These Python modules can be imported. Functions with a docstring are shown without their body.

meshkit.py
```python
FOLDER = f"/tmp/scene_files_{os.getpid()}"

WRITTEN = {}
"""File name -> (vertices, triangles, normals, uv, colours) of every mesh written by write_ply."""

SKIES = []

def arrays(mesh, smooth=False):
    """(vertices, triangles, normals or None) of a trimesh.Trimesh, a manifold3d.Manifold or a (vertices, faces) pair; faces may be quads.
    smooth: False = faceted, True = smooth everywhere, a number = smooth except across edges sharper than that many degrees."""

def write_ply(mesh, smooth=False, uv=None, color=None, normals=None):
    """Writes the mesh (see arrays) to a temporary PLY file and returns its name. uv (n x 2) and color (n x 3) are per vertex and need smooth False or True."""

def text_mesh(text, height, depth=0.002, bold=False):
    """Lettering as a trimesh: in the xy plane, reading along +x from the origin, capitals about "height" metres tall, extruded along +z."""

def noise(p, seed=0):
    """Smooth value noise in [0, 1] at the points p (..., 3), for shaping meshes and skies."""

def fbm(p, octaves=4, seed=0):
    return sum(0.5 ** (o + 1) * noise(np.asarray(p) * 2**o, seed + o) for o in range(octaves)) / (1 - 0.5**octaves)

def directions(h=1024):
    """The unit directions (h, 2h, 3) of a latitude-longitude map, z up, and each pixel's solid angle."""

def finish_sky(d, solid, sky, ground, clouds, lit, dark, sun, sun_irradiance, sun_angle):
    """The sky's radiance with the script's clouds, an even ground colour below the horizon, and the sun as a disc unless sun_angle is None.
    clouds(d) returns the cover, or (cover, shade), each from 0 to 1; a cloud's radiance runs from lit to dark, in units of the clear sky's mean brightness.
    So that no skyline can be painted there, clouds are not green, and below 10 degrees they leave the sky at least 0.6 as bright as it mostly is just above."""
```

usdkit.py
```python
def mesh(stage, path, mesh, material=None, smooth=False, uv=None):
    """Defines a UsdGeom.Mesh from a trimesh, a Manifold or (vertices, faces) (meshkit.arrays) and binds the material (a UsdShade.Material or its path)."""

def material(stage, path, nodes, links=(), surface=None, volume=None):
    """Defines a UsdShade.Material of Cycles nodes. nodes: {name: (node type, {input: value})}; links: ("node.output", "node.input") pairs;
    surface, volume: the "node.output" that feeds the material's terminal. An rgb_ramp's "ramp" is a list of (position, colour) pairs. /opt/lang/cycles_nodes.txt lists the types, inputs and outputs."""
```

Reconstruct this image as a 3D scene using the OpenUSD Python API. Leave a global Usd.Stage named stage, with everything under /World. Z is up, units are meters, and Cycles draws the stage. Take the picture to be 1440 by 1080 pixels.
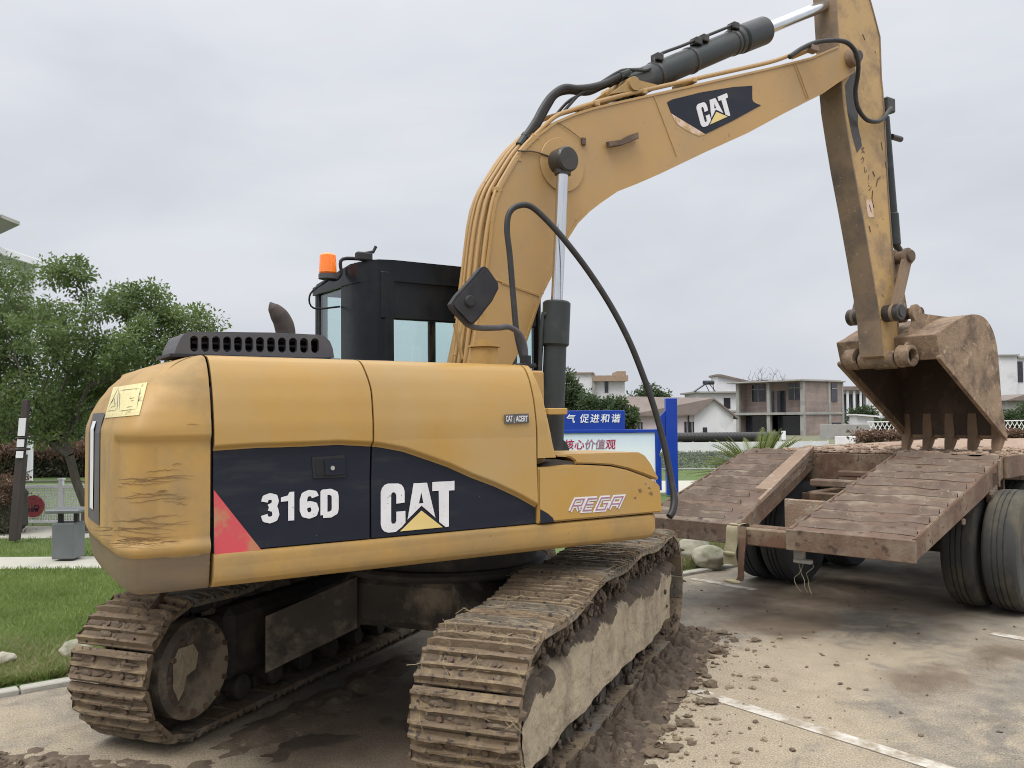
import math, random
import numpy as np, trimesh, usdkit, meshkit
import manifold3d as m3
from shapely.geometry import Polygon, LineString, Point, box as sbox
from shapely import affinity
from shapely.ops import unary_union
from pxr import Usd, UsdGeom, UsdLux, UsdShade, Gf, Sdf, Vt

stage = Usd.Stage.CreateInMemory()
UsdGeom.SetStageUpAxis(stage, 'Z')
UsdGeom.SetStageMetersPerUnit(stage, 1.0)
W = UsdGeom.Xform.Define(stage, '/World')
UsdGeom.Scope.Define(stage, '/World/Looks')
RNG = np.random.default_rng(7)
random.seed(7)
mat_ = usdkit.material

# ------------------------------------------------------------------ camera
F, PITCH, ROLL, EYE = 1227.6, math.radians(2.12), math.radians(-0.487), 1.806
Rx = np.array([[1, 0, 0], [0, math.cos(PITCH), math.sin(PITCH)], [0, -math.sin(PITCH), math.cos(PITCH)]])
Ry = np.array([[math.cos(ROLL), 0, math.sin(ROLL)], [0, 1, 0], [-math.sin(ROLL), 0, math.cos(ROLL)]])
CAM = Ry @ Rx
right, fwd, upv = CAM
cam = UsdGeom.Camera.Define(stage, '/World/camera')
m = Gf.Matrix4d(*right, 0, *upv, 0, *(-fwd), 0, 0, 0, EYE, 1)
cam.AddTransformOp().Set(m)
cam.CreateHorizontalApertureAttr(36.0)
cam.CreateVerticalApertureAttr(27.0)
cam.CreateFocalLengthAttr(36.0 * F / 1440)
cam.CreateClippingRangeAttr(Gf.Vec2f(0.05, 5000))
cam.CreateExposureAttr(0.58)

# ------------------------------------------------------------------ sky and sun (overcast)
SUN_EL, SUN_AZ = math.radians(58), math.radians(215)      # high, behind the camera's left shoulder
sky_mat = mat_(stage, '/World/Looks/overcast_sky', {
    'sky': ('sky_texture', {'sky_type': 'single_scattering', 'sun_disc': False, 'sun_elevation': SUN_EL, 'sun_rotation': SUN_AZ, 'aerosol_density': 3.0}),
    'tc': ('texture_coordinate', {}),
    'sep': ('separate_xyz', {}),
    'grad': ('rgb_ramp', {'ramp': [(0.0, (.505, .52, .56)), (.22, (.51, .53, .57)), (.45, (.60, .615, .65)), (1.0, (1.95, 1.96, 2.0))]}),
    'map': ('mapping', {'mapping_type': 'point', 'scale': (1.0, 1.0, 2.8)}),
    'n': ('noise_texture', {'scale': 2.0, 'detail': 4.0, 'roughness': 0.55, 'distortion': .3}),
    'nr': ('rgb_ramp', {'ramp': [(0.34, (0.90, 0.91, 0.93)), (0.52, (1.0, 1.0, 1.0)), (0.68, (1.10, 1.095, 1.08))]}),
    'cl': ('mix_color', {'blend_type': 'multiply', 'fac': 1.0, 'use_clamp': False}),
    'gain': ('mix_color', {'blend_type': 'multiply', 'fac': 1.0, 'b': (9.0,) * 3, 'use_clamp': False}),
    'mix': ('mix_color', {'blend_type': 'mix', 'fac': 0.97, 'use_clamp': False}),
    'bg': ('background_shader', {'strength': 0.1}),
}, [('tc.generated', 'sep.vector'), ('sep.z', 'grad.fac'), ('tc.generated', 'map.vector'), ('map.vector', 'n.vector'), ('n.fac', 'nr.fac'),
    ('grad.color', 'cl.a'), ('nr.color', 'cl.b'), ('cl.result', 'gain.a'), ('sky.color', 'mix.a'), ('gain.result', 'mix.b'), ('mix.result', 'bg.color')], surface='bg.background')
dome = UsdLux.DomeLight.Define(stage, '/World/sky')
UsdShade.MaterialBindingAPI.Apply(dome.GetPrim()).Bind(sky_mat)
dome.GetPrim().SetCustomDataByKey('kind', 'structure')
sun = UsdLux.DistantLight.Define(stage, '/World/sun')
sun.CreateNormalizeAttr(True)
sun.CreateIntensityAttr(0.3)
sun.CreateAngleAttr(25.0)
sun.CreateColorAttr(Gf.Vec3f(1.0, 0.97, 0.92))
sd = np.array([math.sin(SUN_AZ) * math.cos(SUN_EL), math.cos(SUN_AZ) * math.cos(SUN_EL), math.sin(SUN_EL)])
zx = np.cross([0, 0, 1.0], sd); zx /= np.linalg.norm(zx); zy = np.cross(sd, zx)
sun.AddTransformOp().Set(Gf.Matrix4d(*zx, 0, *zy, 0, *sd, 0, 0, 0, 30, 1))

# outlines of the characters that the photograph shows
GLYPHS = {
    '弘': '32,10 37,18 40,27 47,54 50,73 56,73 58,72 58,66 45,14 64,17 63,23 57,35 57,39 64,41 74,17 77,4 69,1 68,8 66,9 34,4|4,28 7,53 25,54 25,64 6,64 5,72 33,72 33,46 14,45 13,42 13,35 33,35 31,14 29,7 25,2 8,1 6,6 6,9 18,8 21,9 25,27',
    '扬': '26,21 26,23 37,32 42,41 41,42 33,41 30,46 30,49 41,54 52,64 30,65 29,72 65,73 67,72 69,68 49,51 76,50 75,24 71,5 67,1 54,1 53,4 53,8 62,8 64,9 68,33 68,42 64,42 61,31 50,13 35,0 29,3 29,6 38,11 44,17 53,31 56,42 50,42 44,29 32,17|4,25 2,33 13,37 13,52 3,52 3,59 13,60 13,76 21,76 21,60 30,60 31,58 30,52 21,52 21,39 30,41 31,34 21,31 21,5 18,1 6,0 4,7 13,8 13,27',
    '正': '3,4 3,11 14,11 15,50 22,49 22,11 38,12 38,62 7,62 6,70 74,70 74,62 46,62 46,43 71,43 71,35 46,35 46,12 77,11 77,3',
    '气': '1,45 12,58 20,76 27,75 25,67 75,67 75,60 22,60 20,58 21,56 69,56 69,49 20,49 18,53 12,45 13,44 63,44 64,23 68,9 71,8 72,19 78,15 78,9 75,1 67,0 61,5 56,20 55,37 12,37 11,42 6,41',
    '促': '3,36 1,44 8,52 15,66 17,75 20,76 25,74 24,68 19,57 19,6 23,8 28,18 31,37 39,36 37,24 40,18 47,13 47,43 29,44 29,72 72,72 72,43 55,43 55,34 73,33 74,26 55,25 55,11 57,9 78,9 76,1 57,1 47,3 40,7 35,13 26,0 20,2 19,0 11,0 11,41 9,41 6,35/37,51 64,50 64,65 37,65',
    '进': '6,1 2,8 10,16 14,18 14,39 4,39 3,47 22,47 22,17 31,12 27,19 29,19 33,24 36,33 26,33 26,41 37,41 37,53 26,54 26,61 37,62 38,75 45,75 45,62 57,62 57,75 64,75 65,62 75,61 75,54 65,54 65,41 76,41 77,34 65,33 64,13 57,13 57,33 44,33 43,26 39,18 33,12 36,10 78,11 76,3 38,2 29,4 18,11 16,11 8,1/45,42 57,41 57,54 45,54|6,69 6,72 11,75 21,66 24,62 24,59 18,56',
    '和': '1,17 1,19 8,26 16,42 16,44 4,44 3,52 19,53 19,63 6,62 4,69 16,70 36,75 40,71 40,69 27,65 27,52 40,52 42,69 73,69 73,4 65,4 65,10 50,10 49,3 42,3 41,26 39,26 37,22 34,22 30,30 28,31 26,0 19,0 19,29 17,29 13,20 6,11/49,19 65,18 65,61 49,61/28,43 36,32 41,29 41,44',
    '谐': '2,44 3,51 21,51 21,20 23,19 27,23 31,23 32,35 44,35 46,40 46,42 44,42 33,38 29,38 27,42 27,45 29,45 30,48 31,76 38,75 38,65 52,65 52,75 60,75 60,63 70,69 74,69 77,66 77,64 60,55 60,47 70,46 70,54 72,55 77,52 76,42 73,39 55,39 53,36 54,35 73,34 73,1 65,0 64,3 40,3 39,0 31,0 30,15 21,9 15,2 13,2 9,8 12,10 14,16 14,43/39,24 65,23 65,28 39,28/40,16 39,10 65,10 65,16/52,43 51,42 52,42/38,49 52,50 52,58 38,58|7,68 7,70 12,74 25,62 25,59 21,55 19,55 19,57',
    '社': '30,11 51,11 51,43 34,43 33,50 51,51 51,76 58,77 59,51 76,50 76,43 59,43 59,11 77,11 78,3 30,3|1,30 16,43 23,53 22,55 3,56 4,63 18,63 16,68 12,71 12,74 19,76 25,68 26,63 30,63 34,60 25,42 35,32 35,30 31,25 29,25 25,31 23,31 23,0 15,0 15,30 11,29 8,25 4,24',
    '会': '2,47 26,61 34,68 39,76 47,74 46,68 54,61 78,49 74,42 69,43 61,48 60,43 21,43 19,47 17,45 7,41/27,52 27,51 54,52 41,63|6,28 7,36 74,36 74,28 55,27 72,8 73,3 66,0 64,5 61,7 12,2 10,10 12,10 25,23 27,28/26,13 36,12 55,14 55,16 48,22 48,24 53,26 53,28 38,28',
    '主': '3,3 4,10 36,11 36,28 11,28 11,36 36,36 36,52 8,52 7,53 8,60 40,60 40,62 29,71 32,75 36,76 49,65 50,60 73,59 72,52 44,52 44,36 69,36 69,28 44,28 44,11 77,10 76,2',
    '义': '2,5 3,8 9,9 23,16 34,24 20,43 11,61 11,65 14,66 19,65 26,48 37,33 40,31 46,36 54,48 62,69 65,70 70,68 70,64 61,44 47,25 59,15 77,8 78,6 73,0 54,8 40,19 27,9 10,1 6,0|40,53 32,74 34,75 37,76 40,75 47,59 46,54',
    '核': '4,18 2,25 8,34 13,49 13,53 4,53 4,61 14,61 14,76 22,76 22,61 31,61 31,65 51,65 51,68 48,74 51,76 56,76 60,65 78,64 78,58 76,57 55,57 53,56 47,45 57,45 62,53 69,51 69,48 63,39 52,28 37,18 34,18 31,24 42,30 49,38 34,36 32,43 39,46 44,57 32,57 31,53 22,53 31,38 31,35 28,31 26,31 24,37 22,37 22,0 14,1 14,29 12,29 12,26 7,17|30,0 27,7 45,14 56,22 65,32 68,38 76,36 72,28 64,19 78,7 78,5 74,1 71,1 60,13 58,13 47,6 34,0',
    '心': '67,30 60,47 63,49 66,50 68,49 78,22 78,17 70,15|23,54 31,53 31,10 33,9 53,9 56,17 56,26 58,26 64,23 63,11 59,3 54,1 31,1 27,2 23,6|26,68 30,73 33,73 50,60 54,56 54,53 50,49 48,49 40,58|3,19 8,33 9,45 10,47 16,47 17,38 11,13 4,14',
    '价': '6,36 2,44 9,51 15,61 21,76 28,74 28,71 20,56 20,47 29,51 39,61 47,76 55,75 54,69 58,63 68,53 78,47 78,44 73,40 64,46 55,55 51,62 48,62 46,57 35,47 35,45 42,44 42,23 37,9 29,0 26,0 22,4 22,6 27,9 33,20 34,44 31,44 25,39 20,42 20,0 12,1 12,40|57,45 65,44 65,1 58,0',
    '值': '2,41 3,46 7,49 15,62 20,76 28,74 27,68 46,68 47,76 55,76 54,68 75,68 75,61 53,61 52,56 71,54 71,10 77,9 78,3 22,2 22,9 29,9 30,10 30,55 44,55 44,61 25,61 25,63 23,63 19,55 19,0 12,0 12,41 10,41 7,36 5,36/37,10 63,9 63,14 37,14/37,21 63,20 63,26 37,26/37,33 63,32 63,37 37,37/37,44 62,43 63,48 37,48',
    '观': '28,4 30,8 41,15 47,24 50,36 50,60 58,60 57,32 61,31 61,9 63,8 71,9 71,21 73,22 78,20 78,9 76,4 70,1 57,2 54,5 53,19 51,18 49,13 37,2 31,0|36,72 73,72 73,27 65,28 64,65 44,65 44,28 43,27 36,28|2,8 2,10 10,18 16,30 16,34 4,51 4,54 10,56 21,42 25,59 25,62 4,62 3,70 31,70 34,68 34,66 26,32 33,19 33,15 29,12 26,12 23,21 21,21 8,3',
    '荷': '1,32 9,39 16,48 20,57 22,58 22,62 4,62 5,70 22,70 22,76 30,76 30,70 49,70 50,76 58,76 58,70 75,70 77,68 76,62 58,62 58,55 50,55 50,62 31,62 30,55 28,55 29,53 77,53 77,46 69,45 69,4 66,1 50,0 47,6 48,8 61,8 61,45 28,45 27,50 25,50 21,42 21,0 13,0 13,31 11,31 7,26 5,26|28,40 55,40 55,15 36,15 35,10 28,10/36,23 48,22 48,33 36,33',
    '式': '3,54 4,61 45,61 45,76 53,75 53,61 65,61 65,63 56,70 56,72 60,76 63,75 73,66 71,61 77,60 77,54 53,53 55,35 59,19 65,9 69,8 70,10 71,23 78,20 78,11 76,4 72,0 64,0 60,2 55,8 49,23 45,53|6,2 4,10 6,11 16,12 21,15 21,35 7,35 6,43 44,42 43,35 29,35 29,16 35,16 45,19 46,11 8,2',
    'ク': '7,38 25,54 31,63 35,73 44,71 42,65 40,64 40,61 65,62 71,58 65,41 56,26 43,13 24,3 20,3 15,9 30,15 39,21 53,37 58,47 59,53 34,53 22,39 14,33',
    'レ': '17,9 17,68 27,67 26,16 35,18 49,25 60,33 68,42 72,40 73,34 54,18 38,10 21,5',
    'ー': '7,43 73,43 73,34 7,34',
    'ン': '10,12 11,14 21,15 42,24 58,37 69,54 72,53 75,46 70,38 56,23 46,16 32,9 18,5 15,5|13,60 13,63 17,67 19,67 35,55 39,51 39,48 35,44 32,44 26,51',
}

# ------------------------------------------------------------------ helpers
USED = {}
def numbered(parent, name):
    k = (parent, name); n = USED.get(k, 0); USED[k] = n + 1
    return f'{parent}/{name}' if n == 0 else f'{parent}/{name}_{n:03d}'
def path_of(p): return '/World' if p is None else (p if isinstance(p, str) else str(p.GetPath()))
def tag(p, label=None, cat=None, group=None, kind=None):
    for k, v in (('label', label), ('category', cat), ('group', group), ('kind', kind)):
        if v: p.SetCustomDataByKey(k, v)
    return p
def thing(name, label, cat, loc=(0, 0, 0), rz=0.0, group=None):
    x = UsdGeom.Xform.Define(stage, numbered('/World', name))
    x.AddTranslateOp().Set(Gf.Vec3d(*map(float, loc)))
    if rz: x.AddRotateZOp().Set(float(rz))
    return tag(x.GetPrim(), label, cat, group)
def sub(name, parent, loc=(0, 0, 0), rz=0.0):
    x = UsdGeom.Xform.Define(stage, numbered(path_of(parent), name))
    if any(loc): x.AddTranslateOp().Set(Gf.Vec3d(*map(float, loc)))
    if rz: x.AddRotateZOp().Set(float(rz))
    return x.GetPrim()
def put(name, mesh, mt, parent=None, smooth=False, **k):
    if isinstance(mesh, B): mesh = mesh.get()
    if isinstance(mesh, tuple):                                     # keep only the points that faces use
        v, f = np.asarray(mesh[0], float), np.asarray(mesh[1], int)
        if f.shape[1] == 4: f = np.vstack([f[:, [0, 1, 2]], f[:, [0, 2, 3]]])
        f = f[(f[:, 0] != f[:, 1]) & (f[:, 1] != f[:, 2]) & (f[:, 0] != f[:, 2])]; u, inv = np.unique(f, return_inverse=True); mesh = (v[u], inv.reshape(-1, 3))
    p = usdkit.mesh(stage, numbered(path_of(parent), name), mesh, mt, smooth=smooth).GetPrim()
    return tag(p, **k)
def copy_thing(src, loc, rz=0.0, label=None, group=None):
    was = src.GetCustomData()
    name = src.GetName().rstrip('0123456789').rstrip('_')
    x = UsdGeom.Xform.Define(stage, numbered('/World', name))
    x.GetPrim().GetReferences().AddInternalReference(src.GetPath())
    x.ClearXformOpOrder()
    x.AddTranslateOp().Set(Gf.Vec3d(*map(float, loc))); x.AddRotateZOp().Set(float(rz))
    x.GetPrim().SetInstanceable(True)
    return tag(x.GetPrim(), label or was.get('label'), was.get('category'), group or was.get('group'))

class B:
    """Collects simple shapes into one mesh."""
    def __init__(s): s.v, s.f, s.n = [], [], 0
    def add(s, v, f=None):
        if f is None:
            if hasattr(v, 'to_mesh'):
                q = v.to_mesh(); v, f = q.vert_properties[:, :3], q.tri_verts
            elif isinstance(v, B): v, f = v.get()
            elif isinstance(v, tuple): v, f = v
            else: v, f = np.array(v.vertices), np.array(v.faces)
        v = np.asarray(v, float); f = np.asarray(f, int)
        if f.shape[1] == 4: f = np.vstack([f[:, [0, 1, 2]], f[:, [0, 2, 3]]])
        s.v.append(v); s.f.append(f + s.n); s.n += len(v); return s
    def get(s): return np.vstack(s.v), np.vstack(s.f)
    def box(s, x0, x1, y0, y1, z0, z1, r=0.0, M=None): 
        v, f = rbox(x0, x1, y0, y1, z0, z1, r)
        return s.add(v if M is None else v @ M[:3, :3].T + M[:3, 3], f)
    def tube(s, pts, r, n=8, cap=True): return s.add(*tube(pts, r, n, cap))
    def cyl(s, a, b, r, n=20, r2=None, bev=0.0): return s.add(*cyl(a, b, r, n, r2, bev))
    def prism(s, poly, y0, y1, bev=0.0): return s.add(*prism(poly, y0, y1, bev))

def rbox(x0, x1, y0, y1, z0, z1, r=0.0):
    if r <= 0:
        v = np.array([[x, y, z] for x in (x0, x1) for y in (y0, y1) for z in (z0, z1)], float)
        f = np.array([[0, 1, 3], [0, 3, 2], [4, 6, 7], [4, 7, 5], [0, 4, 5], [0, 5, 1], [2, 3, 7], [2, 7, 6], [0, 2, 6], [0, 6, 4], [1, 5, 7], [1, 7, 3]])
        return v, f
    pts = []
    for x, sx in ((x0, 1), (x1, -1)):
        for y, sy in ((y0, 1), (y1, -1)):
            for z, sz in ((z0, 1), (z1, -1)):
                pts += [(x + sx * r, y + sy * r, z), (x + sx * r, y, z + sz * r), (x, y + sy * r, z + sz * r)]
    q = m3.Manifold.hull_points(np.array(pts, float)).to_mesh()
    return np.array(q.vert_properties[:, :3]), np.array(q.tri_verts)
def smooth_pts(pts, k=6):
    p = np.asarray(pts, float)
    if len(p) < 3: return p
    q = np.vstack([2 * p[0] - p[1], p, 2 * p[-1] - p[-2]]); out = []
    for i in range(1, len(q) - 2):
        for t in np.linspace(0, 1, k, endpoint=False):
            a, b, c, d = q[i - 1:i + 3]
            out.append(.5 * ((2 * b) + (-a + c) * t + (2 * a - 5 * b + 4 * c - d) * t * t + (-a + 3 * b - 3 * c + d) * t ** 3))
    return np.array(out + [p[-1]])
def tube(pts, r, n=8, cap=True):
    p = np.asarray(pts, float); t = np.gradient(p, axis=0); t /= np.linalg.norm(t, axis=1, keepdims=True) + 1e-12
    a = np.zeros_like(p); u = np.array([0, 0, 1.0]) if abs(t[0][2]) < .9 else np.array([1.0, 0, 0])
    u = u - t[0] * (u @ t[0]); u /= np.linalg.norm(u)
    for i in range(len(p)):
        u = u - t[i] * (u @ t[i]); u /= np.linalg.norm(u) + 1e-12; a[i] = u
    b = np.cross(t, a); ang = np.arange(n) * 2 * np.pi / n
    rr = np.broadcast_to(r, (len(p),))[:, None, None]
    v = (p[:, None] + rr * (np.cos(ang)[None, :, None] * a[:, None] + np.sin(ang)[None, :, None] * b[:, None])).reshape(-1, 3)
    i, j = np.meshgrid(np.arange(len(p) - 1), np.arange(n), indexing='ij')
    q = np.stack([i * n + j, i * n + (j + 1) % n, (i + 1) * n + (j + 1) % n, (i + 1) * n + j], -1).reshape(-1, 4)
    f = np.vstack([q[:, [0, 1, 2]], q[:, [0, 2, 3]]])
    if cap:
        k = len(v); v = np.vstack([v, p[0], p[-1]]); e = (len(p) - 1) * n; j = np.arange(n)
        f = np.vstack([f, np.stack([np.full(n, k), (j + 1) % n, j], 1), np.stack([np.full(n, k + 1), e + j, e + (j + 1) % n], 1)])
    return v, f
def cyl(a, b, r, n=20, r2=None, bev=0.0):
    a, b = np.asarray(a, float), np.asarray(b, float); r2 = r if r2 is None else r2
    d = (b - a) / np.linalg.norm(b - a)
    if bev: pts, rad = [a, a + d * bev, b - d * bev, b], [r - bev, r, r2, r2 - bev]
    else: pts, rad = [a, b], [r, r2]
    # doubled rings keep the caps' edges crisp
    P, Rr = [], []
    for p, q in zip(pts, rad): P.append(p); Rr.append(q)
    t = np.array([d] * len(P)); u = np.array([0, 0, 1.0]) if abs(d[2]) < .9 else np.array([1.0, 0, 0])
    u = u - d * (u @ d); u /= np.linalg.norm(u); w = np.cross(d, u); ang = np.arange(n) * 2 * np.pi / n
    v = np.vstack([p + q * (np.cos(ang)[:, None] * u + np.sin(ang)[:, None] * w) for p, q in zip(P, Rr)])
    f = []
    for i in range(len(P) - 1):
        j = np.arange(n); q = np.stack([i * n + j, i * n + (j + 1) % n, (i + 1) * n + (j + 1) % n, (i + 1) * n + j], 1)
        f += [q[:, [0, 1, 2]], q[:, [0, 2, 3]]]
    k = len(v); v = np.vstack([v, P[0], P[-1]]); e = (len(P) - 1) * n; j = np.arange(n)
    f += [np.stack([np.full(n, k), (j + 1) % n, j], 1), np.stack([np.full(n, k + 1), e + j, e + (j + 1) % n], 1)]
    return v, np.vstack(f)
def shp(poly): return poly if hasattr(poly, 'area') else Polygon(poly).buffer(0)
def prism(poly, y0, y1, bev=0.0):
    """A polygon in the (x, z) plane extruded along y from y0 to y1; bev narrows both rims a little."""
    poly = shp(poly); b = B(); y0, y1 = min(y0, y1), max(y0, y1); bev = min(bev, (y1 - y0) * .3)
    for g in getattr(poly, 'geoms', [poly]):
        parts = [(g, y0 + (bev if bev else 0), y1 - (bev if bev else 0))]
        if bev:
            gi = g.buffer(-bev)
            parts += [(h, y0, y1) for h in getattr(gi, 'geoms', [gi]) if h.area > 1e-6]
        for h, a, c in parts:
            q = trimesh.creation.extrude_polygon(h, c - a, engine='earcut')
            v = np.array(q.vertices); b.add(np.stack([v[:, 0], a + v[:, 2], v[:, 1]], 1), np.array(q.faces)[:, ::-1])
    return b.get()
def flat(poly, y, d=0.0015):
    """A thin film (decal) on the plane y, facing -y."""
    return prism(poly, y - d, y)
def grid(P):
    """P (n, m, 3) -> mesh."""
    n, m_, _ = P.shape; i, j = np.meshgrid(np.arange(n - 1), np.arange(m_ - 1), indexing='ij')
    q = np.stack([i * m_ + j, (i + 1) * m_ + j, (i + 1) * m_ + j + 1, i * m_ + j + 1], -1).reshape(-1, 4)
    return P.reshape(-1, 3), np.vstack([q[:, [0, 1, 2]], q[:, [0, 2, 3]]])
def blob(c, r, seed=0, sub_=1, rough=.35, sq=(1, 1, 1)):
    q = trimesh.creation.icosphere(sub_, 1.0); v = np.array(q.vertices)
    k = 1 + rough * (meshkit.fbm(v * 1.7 + seed * 3.1, 3, seed) - .5) * 2
    return v * k[:, None] * np.asarray(sq) * r + np.asarray(c), np.array(q.faces)
def rotz(a):
    c, s = math.cos(a), math.sin(a); return np.array([[c, -s, 0], [s, c, 0], [0, 0, 1.0]])
def sstep(x, a, b):
    t = np.clip((x - a) / (b - a), 0, 1); return t * t * (3 - 2 * t)

# pixels of the 1440 x 1080 photograph -> points of the place
def ray(px, py): return fwd + (px - 720) / F * right - (py - 540) / F * upv
EYEP = np.array([0, 0, EYE])
def at(px, py, Y): d = ray(px, py); return EYEP + d * (Y / d[1])
def onz(px, py, z=0.0): d = ray(px, py); return EYEP + d * ((z - EYE) / d[2])
CU = np.array([-.457, 5.986, 0.0]); AU = math.radians(33.434); RU = rotz(AU)
def uy(px, py, y):
    """(x, z) in the excavator's upper frame of the pixel seen on its plane y."""
    o, d = RU.T @ (EYEP - CU), RU.T @ ray(px, py); q = o + d * ((y - o[1]) / d[1]); return q[0], q[2]
def uys(pts, y): return [uy(a, b, y) for a, b in pts]
def uy3(pts, y): return [(q[0], y, q[1]) for q in uys(pts, y)] if np.ndim(y) == 0 else [(*[uy(a, b, c)[0]], c, uy(a, b, c)[1]) for (a, b), c in zip(pts, y)]
# ------------------------------------------------------------------ materials
LK = '/World/Looks/'
def surf(name, c1, c2=None, scale=6.0, rough=.6, metal=0.0, dirt=None, dscale=3.0, dlo=.5, dhi=.65, bump=0.0, bscale=40.0, bdist=.01, spec=.5, stretch=(1, 1, 1), speck=None, coat=0.0, fine=0.0, drough=.9):
    """Base colour varied by noise, an optional second layer (dirt, rust, dust) in noise patches, and fine relief."""
    c2 = c2 or tuple(x * .85 for x in c1)
    nodes = {'g': ('geometry', {}), 'mp': ('mapping', {'mapping_type': 'point', 'scale': stretch}),
             'n1': ('noise_texture', {'scale': scale, 'detail': 5.0, 'roughness': .6}),
             'r1': ('rgb_ramp', {'ramp': [(.3, c1), (.7, c2)]}),
             'p': ('principled_bsdf', {'roughness': rough, 'metallic': metal, 'specular_ior_level': spec, 'coat_weight': coat, 'coat_roughness': .15})}
    links = [('g.position', 'mp.vector'), ('mp.vector', 'n1.vector'), ('n1.fac', 'r1.fac')]
    out = 'r1.color'
    if dirt is not None:
        nodes |= {'n2': ('noise_texture', {'scale': dscale, 'detail': 8.0, 'roughness': .68}),
                  'r2': ('rgb_ramp', {'ramp': [(dlo, (0, 0, 0)), (dhi, (1, 1, 1))]}),
                  'mx': ('mix_color', {'b': dirt}), 'rr': ('mix_float', {'a': rough, 'b': drough}), 'bw': ('rgb_to_bw', {}),
                  'mm': ('mix_float', {'a': metal, 'b': 0.0})}
        links += [('mp.vector', 'n2.vector'), ('n2.fac', 'r2.fac'), ('r2.color', 'bw.color'), ('bw.val', 'mx.fac'), (out, 'mx.a'), ('bw.val', 'rr.fac'), ('rr.result', 'p.roughness'), ('bw.val', 'mm.fac'), ('mm.result', 'p.metallic')]
        out = 'mx.result'
    if speck is not None:
        col, sc, lo, hi = speck
        nodes |= {'n4': ('noise_texture', {'scale': sc, 'detail': 2.0, 'roughness': .5}), 'r4': ('rgb_ramp', {'ramp': [(lo, (0, 0, 0)), (hi, (1, 1, 1))]}), 'b4': ('rgb_to_bw', {}), 'm4': ('mix_color', {'b': col})}
        links += [('g.position', 'n4.vector'), ('n4.fac', 'r4.fac'), ('r4.color', 'b4.color'), ('b4.val', 'm4.fac'), (out, 'm4.a')]
        out = 'm4.result'
    links.append((out, 'p.base_color'))
    if bump:
        nodes |= {'n3': ('noise_texture', {'scale': bscale, 'detail': 6.0, 'roughness': .65}), 'bp': ('bump', {'strength': bump, 'distance': bdist})}
        links += [('g.position', 'n3.vector'), ('n3.fac', 'bp.height'), ('bp.normal', 'p.normal')]
    return mat_(stage, LK + name, nodes, links, surface='p.BSDF')

YEL, YEL2, DUST = (.410, .240, .058), (.365, .212, .054), (.37, .262, .125)
M = {}
M['yellow'] = surf('yellow_paint', YEL, YEL2, 1.2, .36, dirt=DUST, dscale=1.6, dlo=.42, dhi=.80, spec=.5, speck=((.22, .13, .07), 26, .79, .82), bump=.04, bscale=9, bdist=.02, drough=.6)
M['yellow_boom'] = surf('faded_boom_paint', (.40, .245, .090), (.36, .22, .085), 1.3, .42, dirt=(.32, .22, .115), dscale=1.5, dlo=.46, dhi=.78, speck=((.20, .13, .08), 24, .71, .77), bump=.05, bscale=9, bdist=.02, drough=.65)
M['scratch'] = surf('rusty_scratches', (.15, .085, .032), (.21, .12, .045), 30, .7)
M['yellow_dull'] = surf('worn_yellow_paint', (.40, .238, .066), (.35, .21, .065), 1.5, .5, dirt=(.25, .175, .085), dscale=2.6, dlo=.44, dhi=.70, speck=((.16, .11, .06), 18, .72, .77), bump=.06, bscale=14, bdist=.01)
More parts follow.
